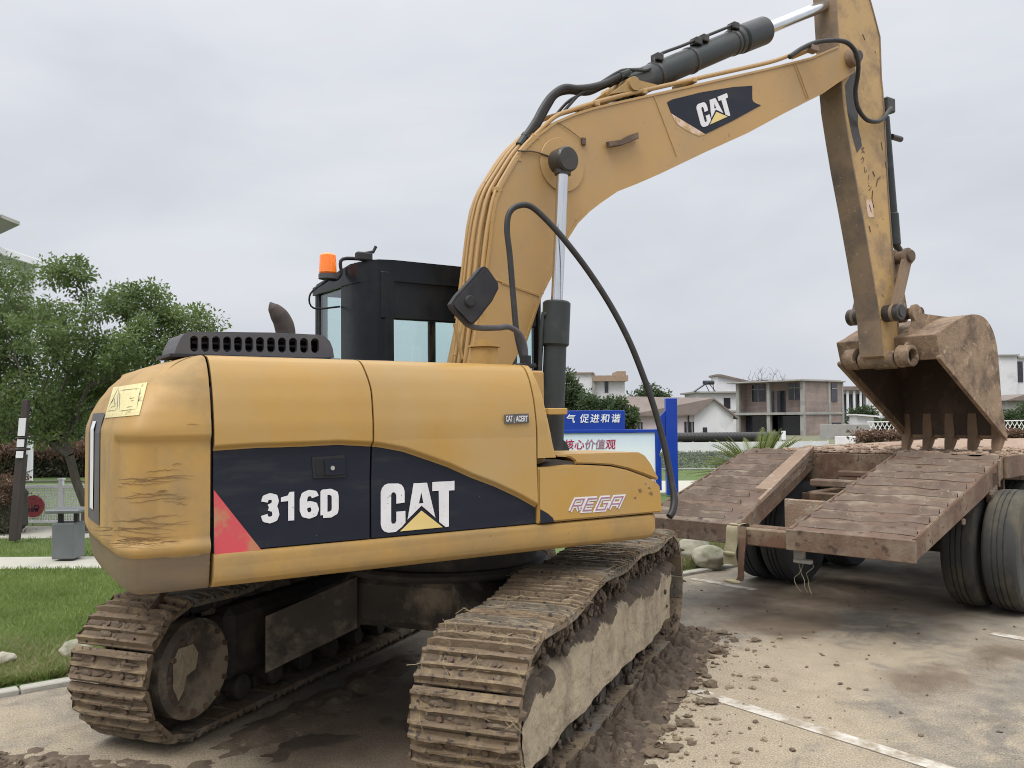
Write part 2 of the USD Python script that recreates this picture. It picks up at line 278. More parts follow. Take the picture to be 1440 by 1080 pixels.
M['yellow_muddy'] = surf('muddy_yellow_paint', (.43, .275, .105), (.37, .245, .11), 2.5, .6, dirt=(.20, .14, .09), dscale=3.4, dlo=.47, dhi=.70, speck=((.10, .07, .05), 14, .68, .76), bump=.15, bscale=30, bdist=.01)
M['bumper'] = surf('scraped_counterweight_edge', (.20, .135, .07), (.12, .09, .06), 2.0, .6, dirt=(.38, .25, .10), dscale=5, dlo=.60, dhi=.72, stretch=(.6, .6, 3), bump=.1, bscale=30, bdist=.008)
M['navy'] = surf('dark_navy_film', (.010, .012, .020), (.015, .017, .026), 4, .42, spec=.22, dirt=(.035, .035, .036), dscale=4, dlo=.55, dhi=.78, speck=((.28, .28, .28), 60, .78, .80), stretch=(.5, .5, 2.5))
M['white'] = surf('white_film', (.68, .67, .68), (.60, .59, .60), 8, .45, speck=((.25, .24, .22), 55, .68, .73))
M['cream'] = surf('pale_yellow_film', (.68, .52, .20), (.62, .47, .18), 6, .5)
M['sticker'] = surf('pale_yellow_sticker', (.62, .54, .27), (.56, .49, .24), 9, .5, speck=((.35, .30, .14), 30, .62, .7))
M['sticker_old'] = surf('pale_worn_film', (.60, .45, .38), (.52, .36, .25), 12, .5, dirt=(.42, .28, .13), dscale=14, dlo=.5, dhi=.55)
M['red'] = surf('faded_red_film', (.55, .060, .075), (.48, .07, .08), 4, .45, dirt=(.38, .20, .09), dscale=5.5, dlo=.50, dhi=.62)
M['purple'] = surf('purple_film', (.33, .16, .22), (.30, .15, .2), 8, .5)
M['black'] = surf('black_plastic', (.014, .014, .017), (.022, .021, .024), 5, .5, spec=.3, dirt=(.06, .055, .05), dscale=3, dlo=.52, dhi=.9, bump=.05, bscale=60)
M['dgrey'] = surf('dark_grey_plastic', (.055, .052, .058), (.065, .062, .066), 5, .55, dirt=(.13, .12, .11), dscale=3, dlo=.5, dhi=.8)
M['cabin'] = surf('cab_black_paint', (.005, .007, .009), (.008, .010, .012), 2, .28, spec=.22, dirt=(.018, .018, .018), dscale=2, dlo=.5, dhi=.85, drough=.5)
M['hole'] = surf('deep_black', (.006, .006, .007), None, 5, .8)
M['seam'] = surf('dark_seam', (.03, .015, .012), None, 5, .7)
M['steelgrey'] = surf('dark_grey_cylinder_paint', (.026, .031, .032), (.036, .041, .041), 3, .45, spec=.35, dirt=(.085, .08, .075), dscale=4, dlo=.55, dhi=.8)
M['chrome'] = surf('chrome_rod', (.72, .73, .75), (.62, .63, .65), 20, .16, metal=1.0, stretch=(1, 1, .2))
M['grease'] = surf('greasy_black_steel', (.018, .016, .015), (.04, .035, .03), 9, .35, bump=.2, bscale=40)
M['exhaust'] = surf('sooty_brown_exhaust', (.028, .021, .019), (.042, .030, .025), 9, .6, dirt=(.065, .045, .034), dscale=9, dlo=.5, dhi=.7)
M['hose'] = surf('black_rubber_hose', (.014, .014, .015), (.024, .022, .021), 9, .5, dirt=(.07, .06, .05), dscale=8, dlo=.55, dhi=.8)
M['brownsteel'] = surf('brown_weathered_steel', (.10, .060, .038), (.07, .045, .03), 7, .7, dirt=(.20, .14, .09), dscale=5, dlo=.5, dhi=.7, bump=.2, bscale=40)
M['stickunder'] = surf('speckled_brown', (.235, .160, .100), (.185, .13, .088), 2.4, .7, dirt=(.11, .088, .072), dscale=2.4, dlo=.46, dhi=.7, speck=((.30, .22, .14), 20, .66, .73), bump=.12, bscale=30)
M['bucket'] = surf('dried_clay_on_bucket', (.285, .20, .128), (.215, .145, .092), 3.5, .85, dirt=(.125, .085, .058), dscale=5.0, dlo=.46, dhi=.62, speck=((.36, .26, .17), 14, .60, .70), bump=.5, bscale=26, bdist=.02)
M['bucket_in'] = surf('dark_bucket_inside', (.070, .046, .032), (.040, .028, .021), 2.2, .85, dirt=(.16, .11, .072), dscale=2.2, dlo=.48, dhi=.72, bump=.5, bscale=26, bdist=.02)  # sheets on the bucket's inside, a darker brown than its outer plates
M['tooth'] = surf('worn_clay_tooth', (.24, .155, .095), (.17, .11, .07), 9, .75, bump=.4, bscale=40, bdist=.01)
M['glass'] = mat_(stage, LK + 'tinted_cab_glass', {'t': ('transparent_bsdf', {'color': (.89, .95, .945)}), 'g': ('glossy_bsdf', {'color': (.9, .95, .95), 'roughness': .02}), 'lw': ('layer_weight', {'blend': .5}), 'pw': ('math', {'math_type': 'power', 'value2': 4.0}), 'ma': ('math', {'math_type': 'multiply_add', 'value2': .8, 'value3': .03}), 'm': ('mix_closure', {})},
    [('lw.facing', 'pw.value1'), ('pw.value', 'ma.value1'), ('ma.value', 'm.fac'), ('t.BSDF', 'm.closure1'), ('g.BSDF', 'm.closure2')], surface='m.closure')
M['window'] = surf('dark_window_glass', (.02, .022, .03), (.035, .035, .045), 3, .12)
M['amber'] = mat_(stage, LK + 'amber_lens', {'p': ('principled_bsdf', {'base_color': (.85, .20, .02), 'roughness': .18, 'subsurface_weight': .3, 'subsurface_scale': .02, 'coat_weight': .5})}, [], surface='p.BSDF')
# undercarriage and soil
M['shoe'] = surf('muddy_track_steel', (.175, .145, .105), (.115, .097, .074), 8, .75, dirt=(.26, .20, .135), dscale=9, dlo=.48, dhi=.60, speck=((.05, .042, .036), 30, .60, .68), bump=.6, bscale=60, bdist=.02)
M['shoe_rust'] = surf('rusty_track_steel', (.20, .140, .085), (.13, .098, .066), 8, .75, dirt=(.27, .20, .12), dscale=8, dlo=.50, dhi=.62, speck=((.05, .04, .034), 28, .60, .68), bump=.6, bscale=55, bdist=.02)
M['shoe_steel'] = surf('worn_track_steel', (.19, .175, .155), (.14, .125, .108), 8, .55, metal=.25, dirt=(.22, .165, .105), dscale=9, dlo=.44, dhi=.58, bump=.5, bscale=60, bdist=.02)
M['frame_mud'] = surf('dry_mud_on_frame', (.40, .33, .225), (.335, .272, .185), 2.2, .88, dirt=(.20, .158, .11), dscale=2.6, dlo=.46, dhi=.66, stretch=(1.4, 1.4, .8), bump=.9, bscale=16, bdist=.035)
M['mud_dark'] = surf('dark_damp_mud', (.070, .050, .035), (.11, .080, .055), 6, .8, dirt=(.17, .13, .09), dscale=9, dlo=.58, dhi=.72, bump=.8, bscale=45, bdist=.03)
M['clod'] = surf('brown_earth_clods', (.165, .123, .083), (.105, .077, .053), 5, .9, dirt=(.25, .20, .14), dscale=7, dlo=.55, dhi=.7, bump=.7, bscale=60, bdist=.02)
M['clod_pale'] = surf('pale_earth_clods', (.30, .24, .165), (.22, .17, .115), 7, .9, bump=.6, bscale=60, bdist=.02)
M['dark_iron'] = surf('dark_oily_iron', (.030, .026, .022), (.055, .045, .036), 3, .7, dirt=(.12, .09, .06), dscale=3.5, dlo=.52, dhi=.7, bump=.4, bscale=25, bdist=.02)
M['caked_iron'] = surf('mud_caked_iron', (.095, .076, .058), (.055, .045, .036), 3, .8, dirt=(.29, .235, .165), dscale=2.4, dlo=.44, dhi=.60, bump=.6, bscale=22, bdist=.02)
M['straw'] = surf('dry_straw', (.40, .32, .18), (.30, .24, .13), 9, .8)
# truck
M['rust'] = surf('rusty_truck_steel', (.138, .072, .042), (.090, .053, .036), 3.0, .8, dirt=(.215, .165, .110), dscale=3.2, dlo=.46, dhi=.66, speck=((.06, .04, .03), 20, .62, .70), bump=.4, bscale=40, bdist=.01)
M['rust_ramp'] = surf('mud_caked_ramp_steel', (.155, .093, .060), (.105, .068, .048), 2.2, .75, dirt=(.24, .20, .145), dscale=2.4, dlo=.46, dhi=.66, speck=((.06, .04, .03), 12, .60, .70), bump=.5, bscale=40, bdist=.012)
M['tread'] = surf('worn_ramp_bars', (.115, .075, .054), (.17, .125, .092), 9, .7, speck=((.26, .21, .165), 30, .66, .75), bump=.4, bscale=50, bdist=.008)
M['clay'] = surf('reddish_clay', (.27, .18, .125), (.34, .25, .18), 5, .9, dirt=(.40, .34, .27), dscale=7, dlo=.55, dhi=.66, bump=.7, bscale=50, bdist=.02)
M['tyre'] = surf('dusty_tyre_rubber', (.028, .028, .027), (.040, .039, .036), 4, .8, dirt=(.120, .102, .066), dscale=2.6, dlo=.44, dhi=.68, bump=.15, bscale=30, bdist=.01, stretch=(1, 1, .5))
M['tyre_dark'] = surf('clean_tyre_rubber', (.024, .026, .030), (.032, .034, .038), 4, .75, dirt=(.06, .055, .05), dscale=3, dlo=.5, dhi=.8)
M['cloth'] = surf('dirty_canvas_strap', (.36, .32, .21), (.28, .24, .15), 12, .9, bump=.3, bscale=80, bdist=.005)
# place
def ground_mat():
    """Asphalt with stone grain, and dust, damp and clay lying on it in patches of their own (centre x, y; radii; turn; weight)."""
    N = {'g': ('geometry', {}), 'mp': ('mapping', {'mapping_type': 'point', 'rotation': (0, 0, .66), 'scale': (1.0, .55, 1)}),
         'n1': ('noise_texture', {'scale': 1.1, 'detail': 9.0, 'roughness': .62, 'distortion': .5}), 'n2': ('noise_texture', {'scale': 4.5, 'detail': 9.0, 'roughness': .74}),
         'n3': ('noise_texture', {'scale': 95.0, 'detail': 3.0, 'roughness': .75}), 'n6': ('noise_texture', {'scale': 2.1, 'detail': 9.0, 'roughness': .68, 'distortion': .8}),
         'r1': ('rgb_ramp', {'ramp': [(.32, (.160, .144, .122)), (.5, (.235, .206, .164)), (.68, (.33, .283, .215))]}),
         'r2': ('rgb_ramp', {'ramp': [(.30, (.62, .61, .60)), (.50, (.98, .98, .98)), (.68, (1.25, 1.22, 1.16))]}),
         'r3': ('rgb_ramp', {'ramp': [(.32, (.42, .42, .42)), (.5, (.95, .95, .95)), (.68, (1.75, 1.7, 1.6))]}),
         'a': ('mix_color', {'blend_type': 'multiply', 'fac': 1.0, 'use_clamp': False}), 'b': ('mix_color', {'blend_type': 'multiply', 'fac': .85, 'use_clamp': False}),
         'ad': ('math', {'math_type': 'multiply_add', 'value2': .45}), 'bp': ('bump', {'strength': .6, 'distance': .012}), 'p': ('principled_bsdf', {'roughness': .8, 'specular_ior_level': .35}),
         'dustc': ('rgb_ramp', {'ramp': [(.3, (.275, .228, .163)), (.7, (.36, .302, .222))]}), 'dampc': ('rgb_ramp', {'ramp': [(.3, (.11, .083, .060)), (.7, (.19, .146, .104))]}),
         'md': ('mix_color', {}), 'mw': ('mix_color', {})}
    L = [('g.position', 'mp.vector'), ('mp.vector', 'n1.vector'), ('g.position', 'n2.vector'), ('g.position', 'n3.vector'), ('g.position', 'n6.vector'), ('n1.fac', 'r1.fac'), ('n2.fac', 'r2.fac'), ('n3.fac', 'r3.fac'), ('n2.fac', 'dustc.fac'), ('n2.fac', 'dampc.fac'),
         ('r1.color', 'a.a'), ('r2.color', 'a.b'), ('n3.fac', 'ad.value1'), ('n2.fac', 'ad.value3'), ('ad.value', 'bp.height'), ('bp.normal', 'p.normal')]
    def zones(tag_, zs_, noise):
        prev = None
        for i, (x, y, rx, ry, an, wt) in enumerate(zs_):
            k = f'{tag_}{i}'
            c, s = math.cos(-an), math.sin(-an); lx, ly = (c * x - s * y) / rx, (s * x + c * y) / ry
            N[k + 'm'] = ('mapping', {'mapping_type': 'point', 'rotation': (0, 0, -an), 'scale': (1, 1, 1)})
            N[k + 's'] = ('mapping', {'mapping_type': 'point', 'scale': (1 / rx, 1 / ry, 1), 'location': (-lx, -ly, 0)})
            N[k + 'g'] = ('gradient_texture', {'gradient_type': 'spherical'}); N[k + 'w'] = ('math', {'math_type': 'multiply_add', 'value2': wt, 'value3': 0.0})
            L.extend([('g.position', k + 'm.vector'), (k + 'm.vector', k + 's.vector'), (k + 's.vector', k + 'g.vector'), (k + 'g.fac', k + 'w.value1')])
            if prev: L.append((prev, k + 'w.value3'))
            prev = k + 'w.value'
        N[tag_ + 'n'] = ('math', {'math_type': 'multiply_add', 'value2': noise, 'value3': 0.0}); N[tag_ + 'r'] = ('map_range', {'range_type': 'smoothstep', 'from_min': .5 * noise + .16, 'from_max': .5 * noise + .62, 'clamp': True})
        L.extend([('n6.fac' if tag_ == 'dust' else 'n1.fac', tag_ + 'n.value1'), (prev, tag_ + 'n.value3'), (tag_ + 'n.value', tag_ + 'r.value')])
        return tag_ + 'r.result'
    dust = zones('dust', DUSTZ, 2.6); damp = zones('damp', DAMPZ, 2.6)
    L.extend([('a.result', 'md.a'), ('dustc.color', 'md.b'), (dust, 'md.fac'), ('md.result', 'mw.a'), ('dampc.color', 'mw.b'), (damp, 'mw.fac'), ('mw.result', 'b.a'), ('r3.color', 'b.b'), ('b.result', 'p.base_color')])
    return mat_(stage, LK + 'dusty_asphalt', N, L, surface='p.BSDF')
DUSTZ = [(1.35, 5.4, 1.1, 2.0, -.35, 1.5), (-2.3, 4.4, 1.6, .9, .2, 1.3), (-.7, 3.6, 1.2, .9, 0, .8), (2.6, 6.6, 1.8, .9, .5, .7), (3.0, 5.0, 1.5, .8, .6, .4), (-3.2, 5.3, 1.2, .6, .3, .5)]
DAMPZ = [(3.2, 8.4, 2.8, 1.5, .6, .7), (-.6, 5.2, 1.8, .8, 1.2, 1.3), (2.3, 7.6, .9, .4, .2, .5), (3.6, 6.6, 1.0, .35, .3, .35), (2.9, 6.0, 1.2, .5, .5, .5), (3.2, 4.7, 1.0, .4, .4, .3)]
M['asphalt'] = ground_mat()
M['wetmud'] = surf('damp_mud_film', (.060, .047, .036), (.095, .075, .055), 2.5, .45, dirt=(.21, .17, .12), dscale=2.0, dlo=.52, dhi=.66, bump=.4, bscale=18, bdist=.02, drough=.85)
M['sand'] = surf('dry_soil', (.38, .31, .22), (.30, .24, .165), 3, .9, dirt=(.16, .125, .09), dscale=4, dlo=.54, dhi=.68, bump=.7, bscale=40, bdist=.02)
M['line'] = surf('worn_white_paint', (.58, .55, .49), (.48, .45, .39), 6, .7, dirt=(.29, .24, .175), dscale=7, dlo=.42, dhi=.60, bump=.3, bscale=100)
M['lawn'] = surf('lawn_soil', (.065, .105, .022), (.090, .135, .034), 1.2, .95, dirt=(.10, .105, .045), dscale=2.2, dlo=.56, dhi=.75, bump=.4, bscale=60, bdist=.02)
M['farground'] = surf('far_ground', (.12, .13, .07), (.17, .155, .10), .25, .95)
M['kerb'] = surf('concrete_kerb', (.42, .40, .35), (.34, .32, .28), 5, .85, dirt=(.2, .19, .15), dscale=5, dlo=.55, dhi=.7, bump=.3, bscale=50)
M['paving'] = surf('pale_paving', (.44, .42, .36), (.36, .35, .30), 3, .85, bump=.2, bscale=30)
M['concrete'] = surf('grey_concrete', (.34, .33, .31), (.26, .255, .24), 1.2, .85, dirt=(.2, .19, .17), dscale=1.4, dlo=.52, dhi=.7)
M['whitewall'] = surf('white_render', (.68, .68, .70), (.58, .58, .60), .6, .8, dirt=(.42, .41, .40), dscale=.7, dlo=.55, dhi=.8)
M['pinkwall'] = surf('pinkish_white_render', (.62, .54, .55), (.54, .47, .48), .6, .8)
M['rooftile'] = surf('brown_grey_roof_tiles', (.16, .13, .115), (.21, .17, .15), 2, .85, bump=.3, bscale=8, bdist=.05)
M['brick'] = mat_(stage, LK + 'pinkish_brick', {'tc': ('texture_coordinate', {}), 's': ('separate_xyz', {}), 'ad': ('math', {'math_type': 'add'}), 'cx': ('combine_xyz', {}),
    'b': ('brick_texture', {'scale': 1.0, 'brick_width': .24, 'row_height': .075, 'mortar_size': .012, 'color1': (.25, .175, .155), 'color2': (.19, .135, .122), 'mortar': (.33, .30, .28)}),
    'n': ('noise_texture', {'scale': .8, 'detail': 5.0}), 'r': ('rgb_ramp', {'ramp': [(.3, (.75, .75, .75)), (.7, (1.2, 1.15, 1.1))]}), 'mx': ('mix_color', {'blend_type': 'multiply', 'fac': 1.0, 'use_clamp': False}), 'p': ('principled_bsdf', {'roughness': .9})},
    [('tc.object', 's.vector'), ('s.x', 'ad.value1'), ('s.y', 'ad.value2'), ('ad.value', 'cx.x'), ('s.z', 'cx.y'), ('cx.vector', 'b.vector'), ('tc.object', 'n.vector'), ('n.fac', 'r.fac'), ('b.color', 'mx.a'), ('r.color', 'mx.b'), ('mx.result', 'p.base_color')], surface='p.BSDF')
M['blue'] = surf('blue_sign_paint', (.004, .035, .30), (.006, .045, .33), 3, .35)
M['board'] = mat_(stage, LK + 'pale_blue_poster', {'tc': ('texture_coordinate', {}), 's': ('separate_xyz', {}), 'r': ('rgb_ramp', {'ramp': [(0.0, (.80, .82, .84)), (.45, (.70, .78, .84)), (1.0, (.36, .55, .76))]}), 'mr': ('map_range', {'from_min': .5, 'from_max': 1.55, 'clamp': True}),
    'n': ('noise_texture', {'scale': 3.0, 'detail': 4.0}), 'mx': ('mix_color', {'fac': .25, 'b': (.9, .9, .92)}), 'p': ('principled_bsdf', {'roughness': .3})},
    [('tc.object', 's.vector'), ('s.z', 'mr.value'), ('mr.result', 'r.fac'), ('r.color', 'mx.a'), ('mx.result', 'p.base_color')], surface='p.BSDF')
M['signwhite'] = surf('sign_white_letters', (.78, .80, .84), (.74, .76, .8), 5, .4)
M['signred'] = surf('sign_crimson_letters', (.42, .02, .08), (.36, .02, .07), 5, .4)
M['signblack'] = surf('sign_black_letters', (.03, .02, .04), None, 5, .4)
M['whitefence'] = surf('white_fence_plastic', (.70, .70, .71), (.62, .62, .63), 3, .5)
M['polebrown'] = surf('dark_brown_pole', (.030, .022, .020), (.045, .033, .03), 3, .55)
M['redsign'] = surf('faded_red_disc', (.30, .045, .05), (.25, .05, .05), 6, .5, dirt=(.35, .16, .14), dscale=9, dlo=.58, dhi=.64)
M['bingrey'] = surf('grey_bin_metal', (.10, .11, .112), (.13, .14, .142), 4, .5)
M['bark'] = surf('dark_bark', (.045, .038, .030), (.075, .065, .052), 12, .9, bump=.5, bscale=50, bdist=.01, stretch=(1, 1, .3))
def leafmat(name, a, b, tr=.35):
    return mat_(stage, LK + name, {'g': ('geometry', {}), 'n': ('noise_texture', {'scale': 1.3, 'detail': 3.0}), 'ad': ('math', {'math_type': 'multiply_add', 'value2': .55}), 'r': ('rgb_ramp', {'ramp': [(.25, a), (.95, b)]}),
        'd': ('principled_bsdf', {'roughness': .5, 'specular_ior_level': .35}), 't': ('translucent_bsdf', {}), 'm': ('mix_closure', {'fac': tr})},
        [('g.random_per_island', 'ad.value1'), ('g.position', 'n.vector'), ('n.fac', 'ad.value3'), ('ad.value', 'r.fac'), ('r.color', 'd.base_color'), ('r.color', 't.color'), ('d.BSDF', 'm.closure1'), ('t.BSDF', 'm.closure2')], surface='m.closure')
M['leaf'] = leafmat('tree_leaves', (.060, .098, .026), (.175, .230, .078))
M['leaf_far'] = leafmat('far_leaves', (.034, .055, .024), (.080, .115, .045))
M['leaf_hedge'] = leafmat('hedge_leaves', (.035, .045, .022), (.085, .075, .04), .2)
M['leaf_red'] = leafmat('reddish_hedge_leaves', (.10, .055, .035), (.20, .12, .075), .2)
M['leaf_bush'] = leafmat('bright_bush_leaves', (.05, .09, .022), (.11, .17, .05))
M['grass'] = leafmat('grass_blades', (.095, .145, .028), (.215, .275, .080), .3)
M['grass_dry'] = leafmat('dry_grass_blades', (.13, .135, .05), (.25, .23, .10), .3)
M['frond'] = leafmat('cycad_fronds', (.075, .10, .025), (.24, .27, .08), .3)
M['ivy'] = leafmat('grey_green_shrubs', (.07, .085, .065), (.17, .19, .15), .2)
M['twig'] = surf('bare_twigs', (.16, .15, .15), None, 5, .9)
M['stone'] = surf('pale_boulder', (.36, .33, .26), (.26, .25, .19), 3, .9, dirt=(.17, .18, .11), dscale=4, dlo=.5, dhi=.65, bump=.5, bscale=20, bdist=.02)
# ------------------------------------------------------------------ the excavator
exc = thing('excavator', 'yellow crawler excavator with dark side panels, boom raised over the flatbed', 'excavator', CU, 33.434)
HW, ZR, ZB, ZT = 1.226, 1.199, 1.044, 2.105
S1, S2, S3, XF = -1.873, -1.099, -0.116, 0.836
DS = ([1.0, 1.70, 1.78, 1.90, 2.0, 2.05, 2.08, 2.098, 2.105], [0, 0, .006, .030, .062, .088, .113, .142, .19])
DBK = ([1.0, 1.76, 1.84, 1.92, 1.98, 2.03, 2.065, 2.09, 2.105], [0, 0, .022, .062, .108, .165, .222, .285, .34])
dside = lambda z: np.interp(z, *DS)
dback = lambda z: np.interp(z, *DBK)

# counterweight: outlines lofted through the heights
half = np.array([(S1 - .008, -1.226), (-1.96, -1.226), (-2.05, -1.226), (-2.15, -1.220), (-2.205, -1.195), (-2.235, -1.14), (-2.25, -1.06), (-2.255, -.90), (-2.25, -.50), (-2.235, -.10), (-2.19, .35), (-2.10, .80), (-1.98, 1.10), (S1 - .008, 1.226)])
ol = smooth_pts(half, 9)
tg = np.gradient(ol, axis=0); nr = np.stack([tg[:, 1], -tg[:, 0]], 1); nr /= np.linalg.norm(nr, axis=1, keepdims=True)
nr[(ol[:, 0] > -1.9)] = [0, 0]; s_ = ol[:, 1] < 0
nr[(ol[:, 0] > -1.9) & s_] = [0, -1]; nr[(ol[:, 0] > -1.9) & ~s_] = [0, 1]
outward = np.sign((nr * (ol - [-1.6, 0])).sum(1, keepdims=True)); nr = nr * outward
arc = np.concatenate([[0], np.cumsum(np.linalg.norm(np.diff(ol, axis=0), axis=1))])
zz = np.concatenate([[1.044, 1.052, 1.07, 1.10, 1.14, 1.18, 1.205, 1.214, 1.222], np.linspace(1.235, 1.80, 40), np.linspace(1.82, 2.105, 26)])
low = np.interp(zz, [1.044, 1.06, 1.10, 1.205, 1.222, 1.24], [.058, .040, .032, .016, .004, 0])
rows = []
for z, l in zip(zz, low):
    rec = .020 * sstep(z, 1.245, 1.275) * (1 - sstep(z, 1.705, 1.735)) * (1 - sstep(arc, .50, .54)) * sstep(arc, -.1, -.05)
    off = l + rec + dside(z) * np.abs(nr[:, 1]) ** .5
    q = ol - nr * off[:, None]; xs0 = S1 - .008; t_ = np.clip((xs0 - q[:, 0]) / .372, 0, 1); q[:, 1] = np.sign(q[:, 1]) * np.maximum(np.abs(q[:, 1]) - 1.05 * dback(z) * t_ ** 1.4, 0); q[:, 0] = xs0 + (q[:, 0] - xs0) * (1 - dback(z) / .372); rows.append(np.column_stack([q, np.full(len(ol), z)]))
P = np.array(rows)
k = 7
cw = put('counterweight', grid(P[k - 1:][:, ::-1]), M['yellow_dull'], exc, smooth=40)
put('bumper_edge', grid(P[:k][:, ::-1]), M['bumper'], cw, smooth=40, label='dark scraped lower edge of the counterweight')
cap = B(); top = P[-1]; bot = P[0]
for ring, fl in ((top, 1), (bot, -1)):
    q = trimesh.creation.triangulate_polygon(Polygon(ring[:, :2]), engine='earcut')
    cap.add(np.column_stack([q[0], np.full(len(q[0]), ring[0, 2])]), q[1][:, ::fl])
put('cap', cap, M['yellow_dull'], cw)
def on_cw(px, py, lift=.002):
    """Point of the counterweight's skin behind a pixel."""
    o, d = RU.T @ (EYEP - CU), RU.T @ ray(px, py)
    best = None; c = P[:, :78]
    q = c.reshape(-1, 3); w = q - o; t = (w @ d) / (d @ d); e = np.linalg.norm(w - t[:, None] * d, axis=1)
    idx = np.argsort(e)[:6]; ii = idx[np.argmin(t[idx])]
    i, j = divmod(ii, c.shape[1]); n = nr[j]
    # intersect the ray with the local tangent plane
    i0, i1 = max(i - 1, 0), min(i + 1, len(c) - 1); j0, j1 = max(j - 1, 0), min(j + 1, c.shape[1] - 1)
    nn = np.cross(c[i1, j] - c[i0, j], c[i, j1] - c[i, j0]); nn /= np.linalg.norm(nn)
    if nn @ d > 0: nn = -nn
    tt = ((c[i, j] - o) @ nn) / (d @ nn)
    return o + d * tt + nn * lift
def strip(pts, w, lift=.003):
    pts = np.array(pts); b = []
    for p in pts: b.append(p)
    b = np.array(b); t = np.gradient(b, axis=0); t /= np.linalg.norm(t, axis=1, keepdims=True) + 1e-9
    n = np.array([-.25, -1, .0]); u = np.cross(t, n); u /= np.linalg.norm(u, axis=1, keepdims=True)
    ww = (w * np.interp(np.linspace(0, 1, len(b)), [0, .2, .7, 1], [.25, 1, .8, .1]))[:, None]
    return grid(np.stack([b - u * ww, b + u * ww], 1))
sc = B(); r = np.random.default_rng(3)
for (x0, y0, x1, n_) in [(190, 668, 285, 3), (170, 678, 275, 3), (165, 700, 285, 4), (128, 742, 270, 3), (150, 738, 280, 3), (160, 762, 272, 4), (135, 768, 262, 4), (255, 592, 282, 1), (205, 690, 240, 3), (150, 772, 240, 3), (180, 725, 262, 2), (232, 705, 286, 3), (140, 752, 200, 2), (240, 655, 262, 1), (168, 680, 200, 2), (226, 760, 276, 3)]:
    for _ in range(n_):
        a, c = x0 + r.uniform(-6, 22), x1 - r.uniform(0, 34); ya = y0 + r.uniform(-7, 7); k_ = r.uniform(-.10, .04); ph = r.uniform(0, 6)
        xs = np.linspace(a, max(c, a + 14), 16); ys = ya + k_ * (xs - a) + 2.2 * np.sin((xs - a) / 17 + ph) + r.normal(0, .55, 16)
        sc.add(*strip([on_cw(x, y) for x, y in zip(xs, ys)], r.uniform(.0006, .0017)))
put('scratch_marks', sc, M['scratch'], cw, kind='stuff')
def sticker(name, px, mt, parent, lift, **kw):
    """A quad film laid over the counterweight: px = four corners, clockwise."""
    g = np.array([[on_cw(*( (1 - u) * ((1 - v) * np.array(px[0]) + v * np.array(px[3])) + u * ((1 - v) * np.array(px[1]) + v * np.array(px[2]))), lift) for v in np.linspace(0, 1, 9)] for u in np.linspace(0, 1, 9)])
    return put(name, grid(g), M[mt], parent, **kw)
ws = sticker('warning_sticker', [(160, 545), (208, 538), (196, 584), (148, 588)], 'sticker', cw, .003, label='pale yellow warning sticker with a triangle')
tri = B()
for a, c in (((168, 546), (152, 579)), ((152, 579), (166, 577)), ((166, 577), (168, 546)), ((158, 568), (162, 560)), ((162, 560), (163, 573)), ((157, 574), (164, 571)), ((170, 550), (199, 547)), ((199, 547), (193, 576)), ((170, 550), (169, 579)), ((169, 579), (193, 576)), ((183, 562), (191, 560)), ((185, 565), (190, 564)), ((179, 574), (188, 572)), ((200, 545), (203, 541)), ((197, 556), (200, 553)), ((195, 566), (197, 562))):
    tri.add(*strip([on_cw(*(np.array(a) * (1 - t) + np.array(c) * t), .0055) for t in np.linspace(0, 1, 6)], .0013))
put('sticker_symbols', tri, M['grease'], ws, kind='stuff')
# black trim and reflector at the rear corner
def back_strip(name, ya, yb, za, zb, lift, mt, **kw):
    o = ol[(ol[:, 1] > ya) & (ol[:, 1] < yb) & (ol[:, 0] < -2)]; n_ = nr[(ol[:, 1] > ya) & (ol[:, 1] < yb) & (ol[:, 0] < -2)]
    G = np.array([[(S1 - .008 + (p[0] - S1 + .008) * (1 - float(dback(z)) / .372) + q[0] * lift, p[1] + q[1] * lift, z) for p, q in zip(o, n_)] for z in np.linspace(za, zb, 12)])
    return put(name, grid(G[:, ::-1]), M[mt], cw, **kw)
back_strip('rear_trim', -.66, -.16, 1.30, 1.84, .004, 'dgrey', label='dark vertical trim at the rear corner')
back_strip('reflector_strip', -.50, -.30, 1.36, 1.80, .009, 'white', label='pale reflector strip at the rear corner')

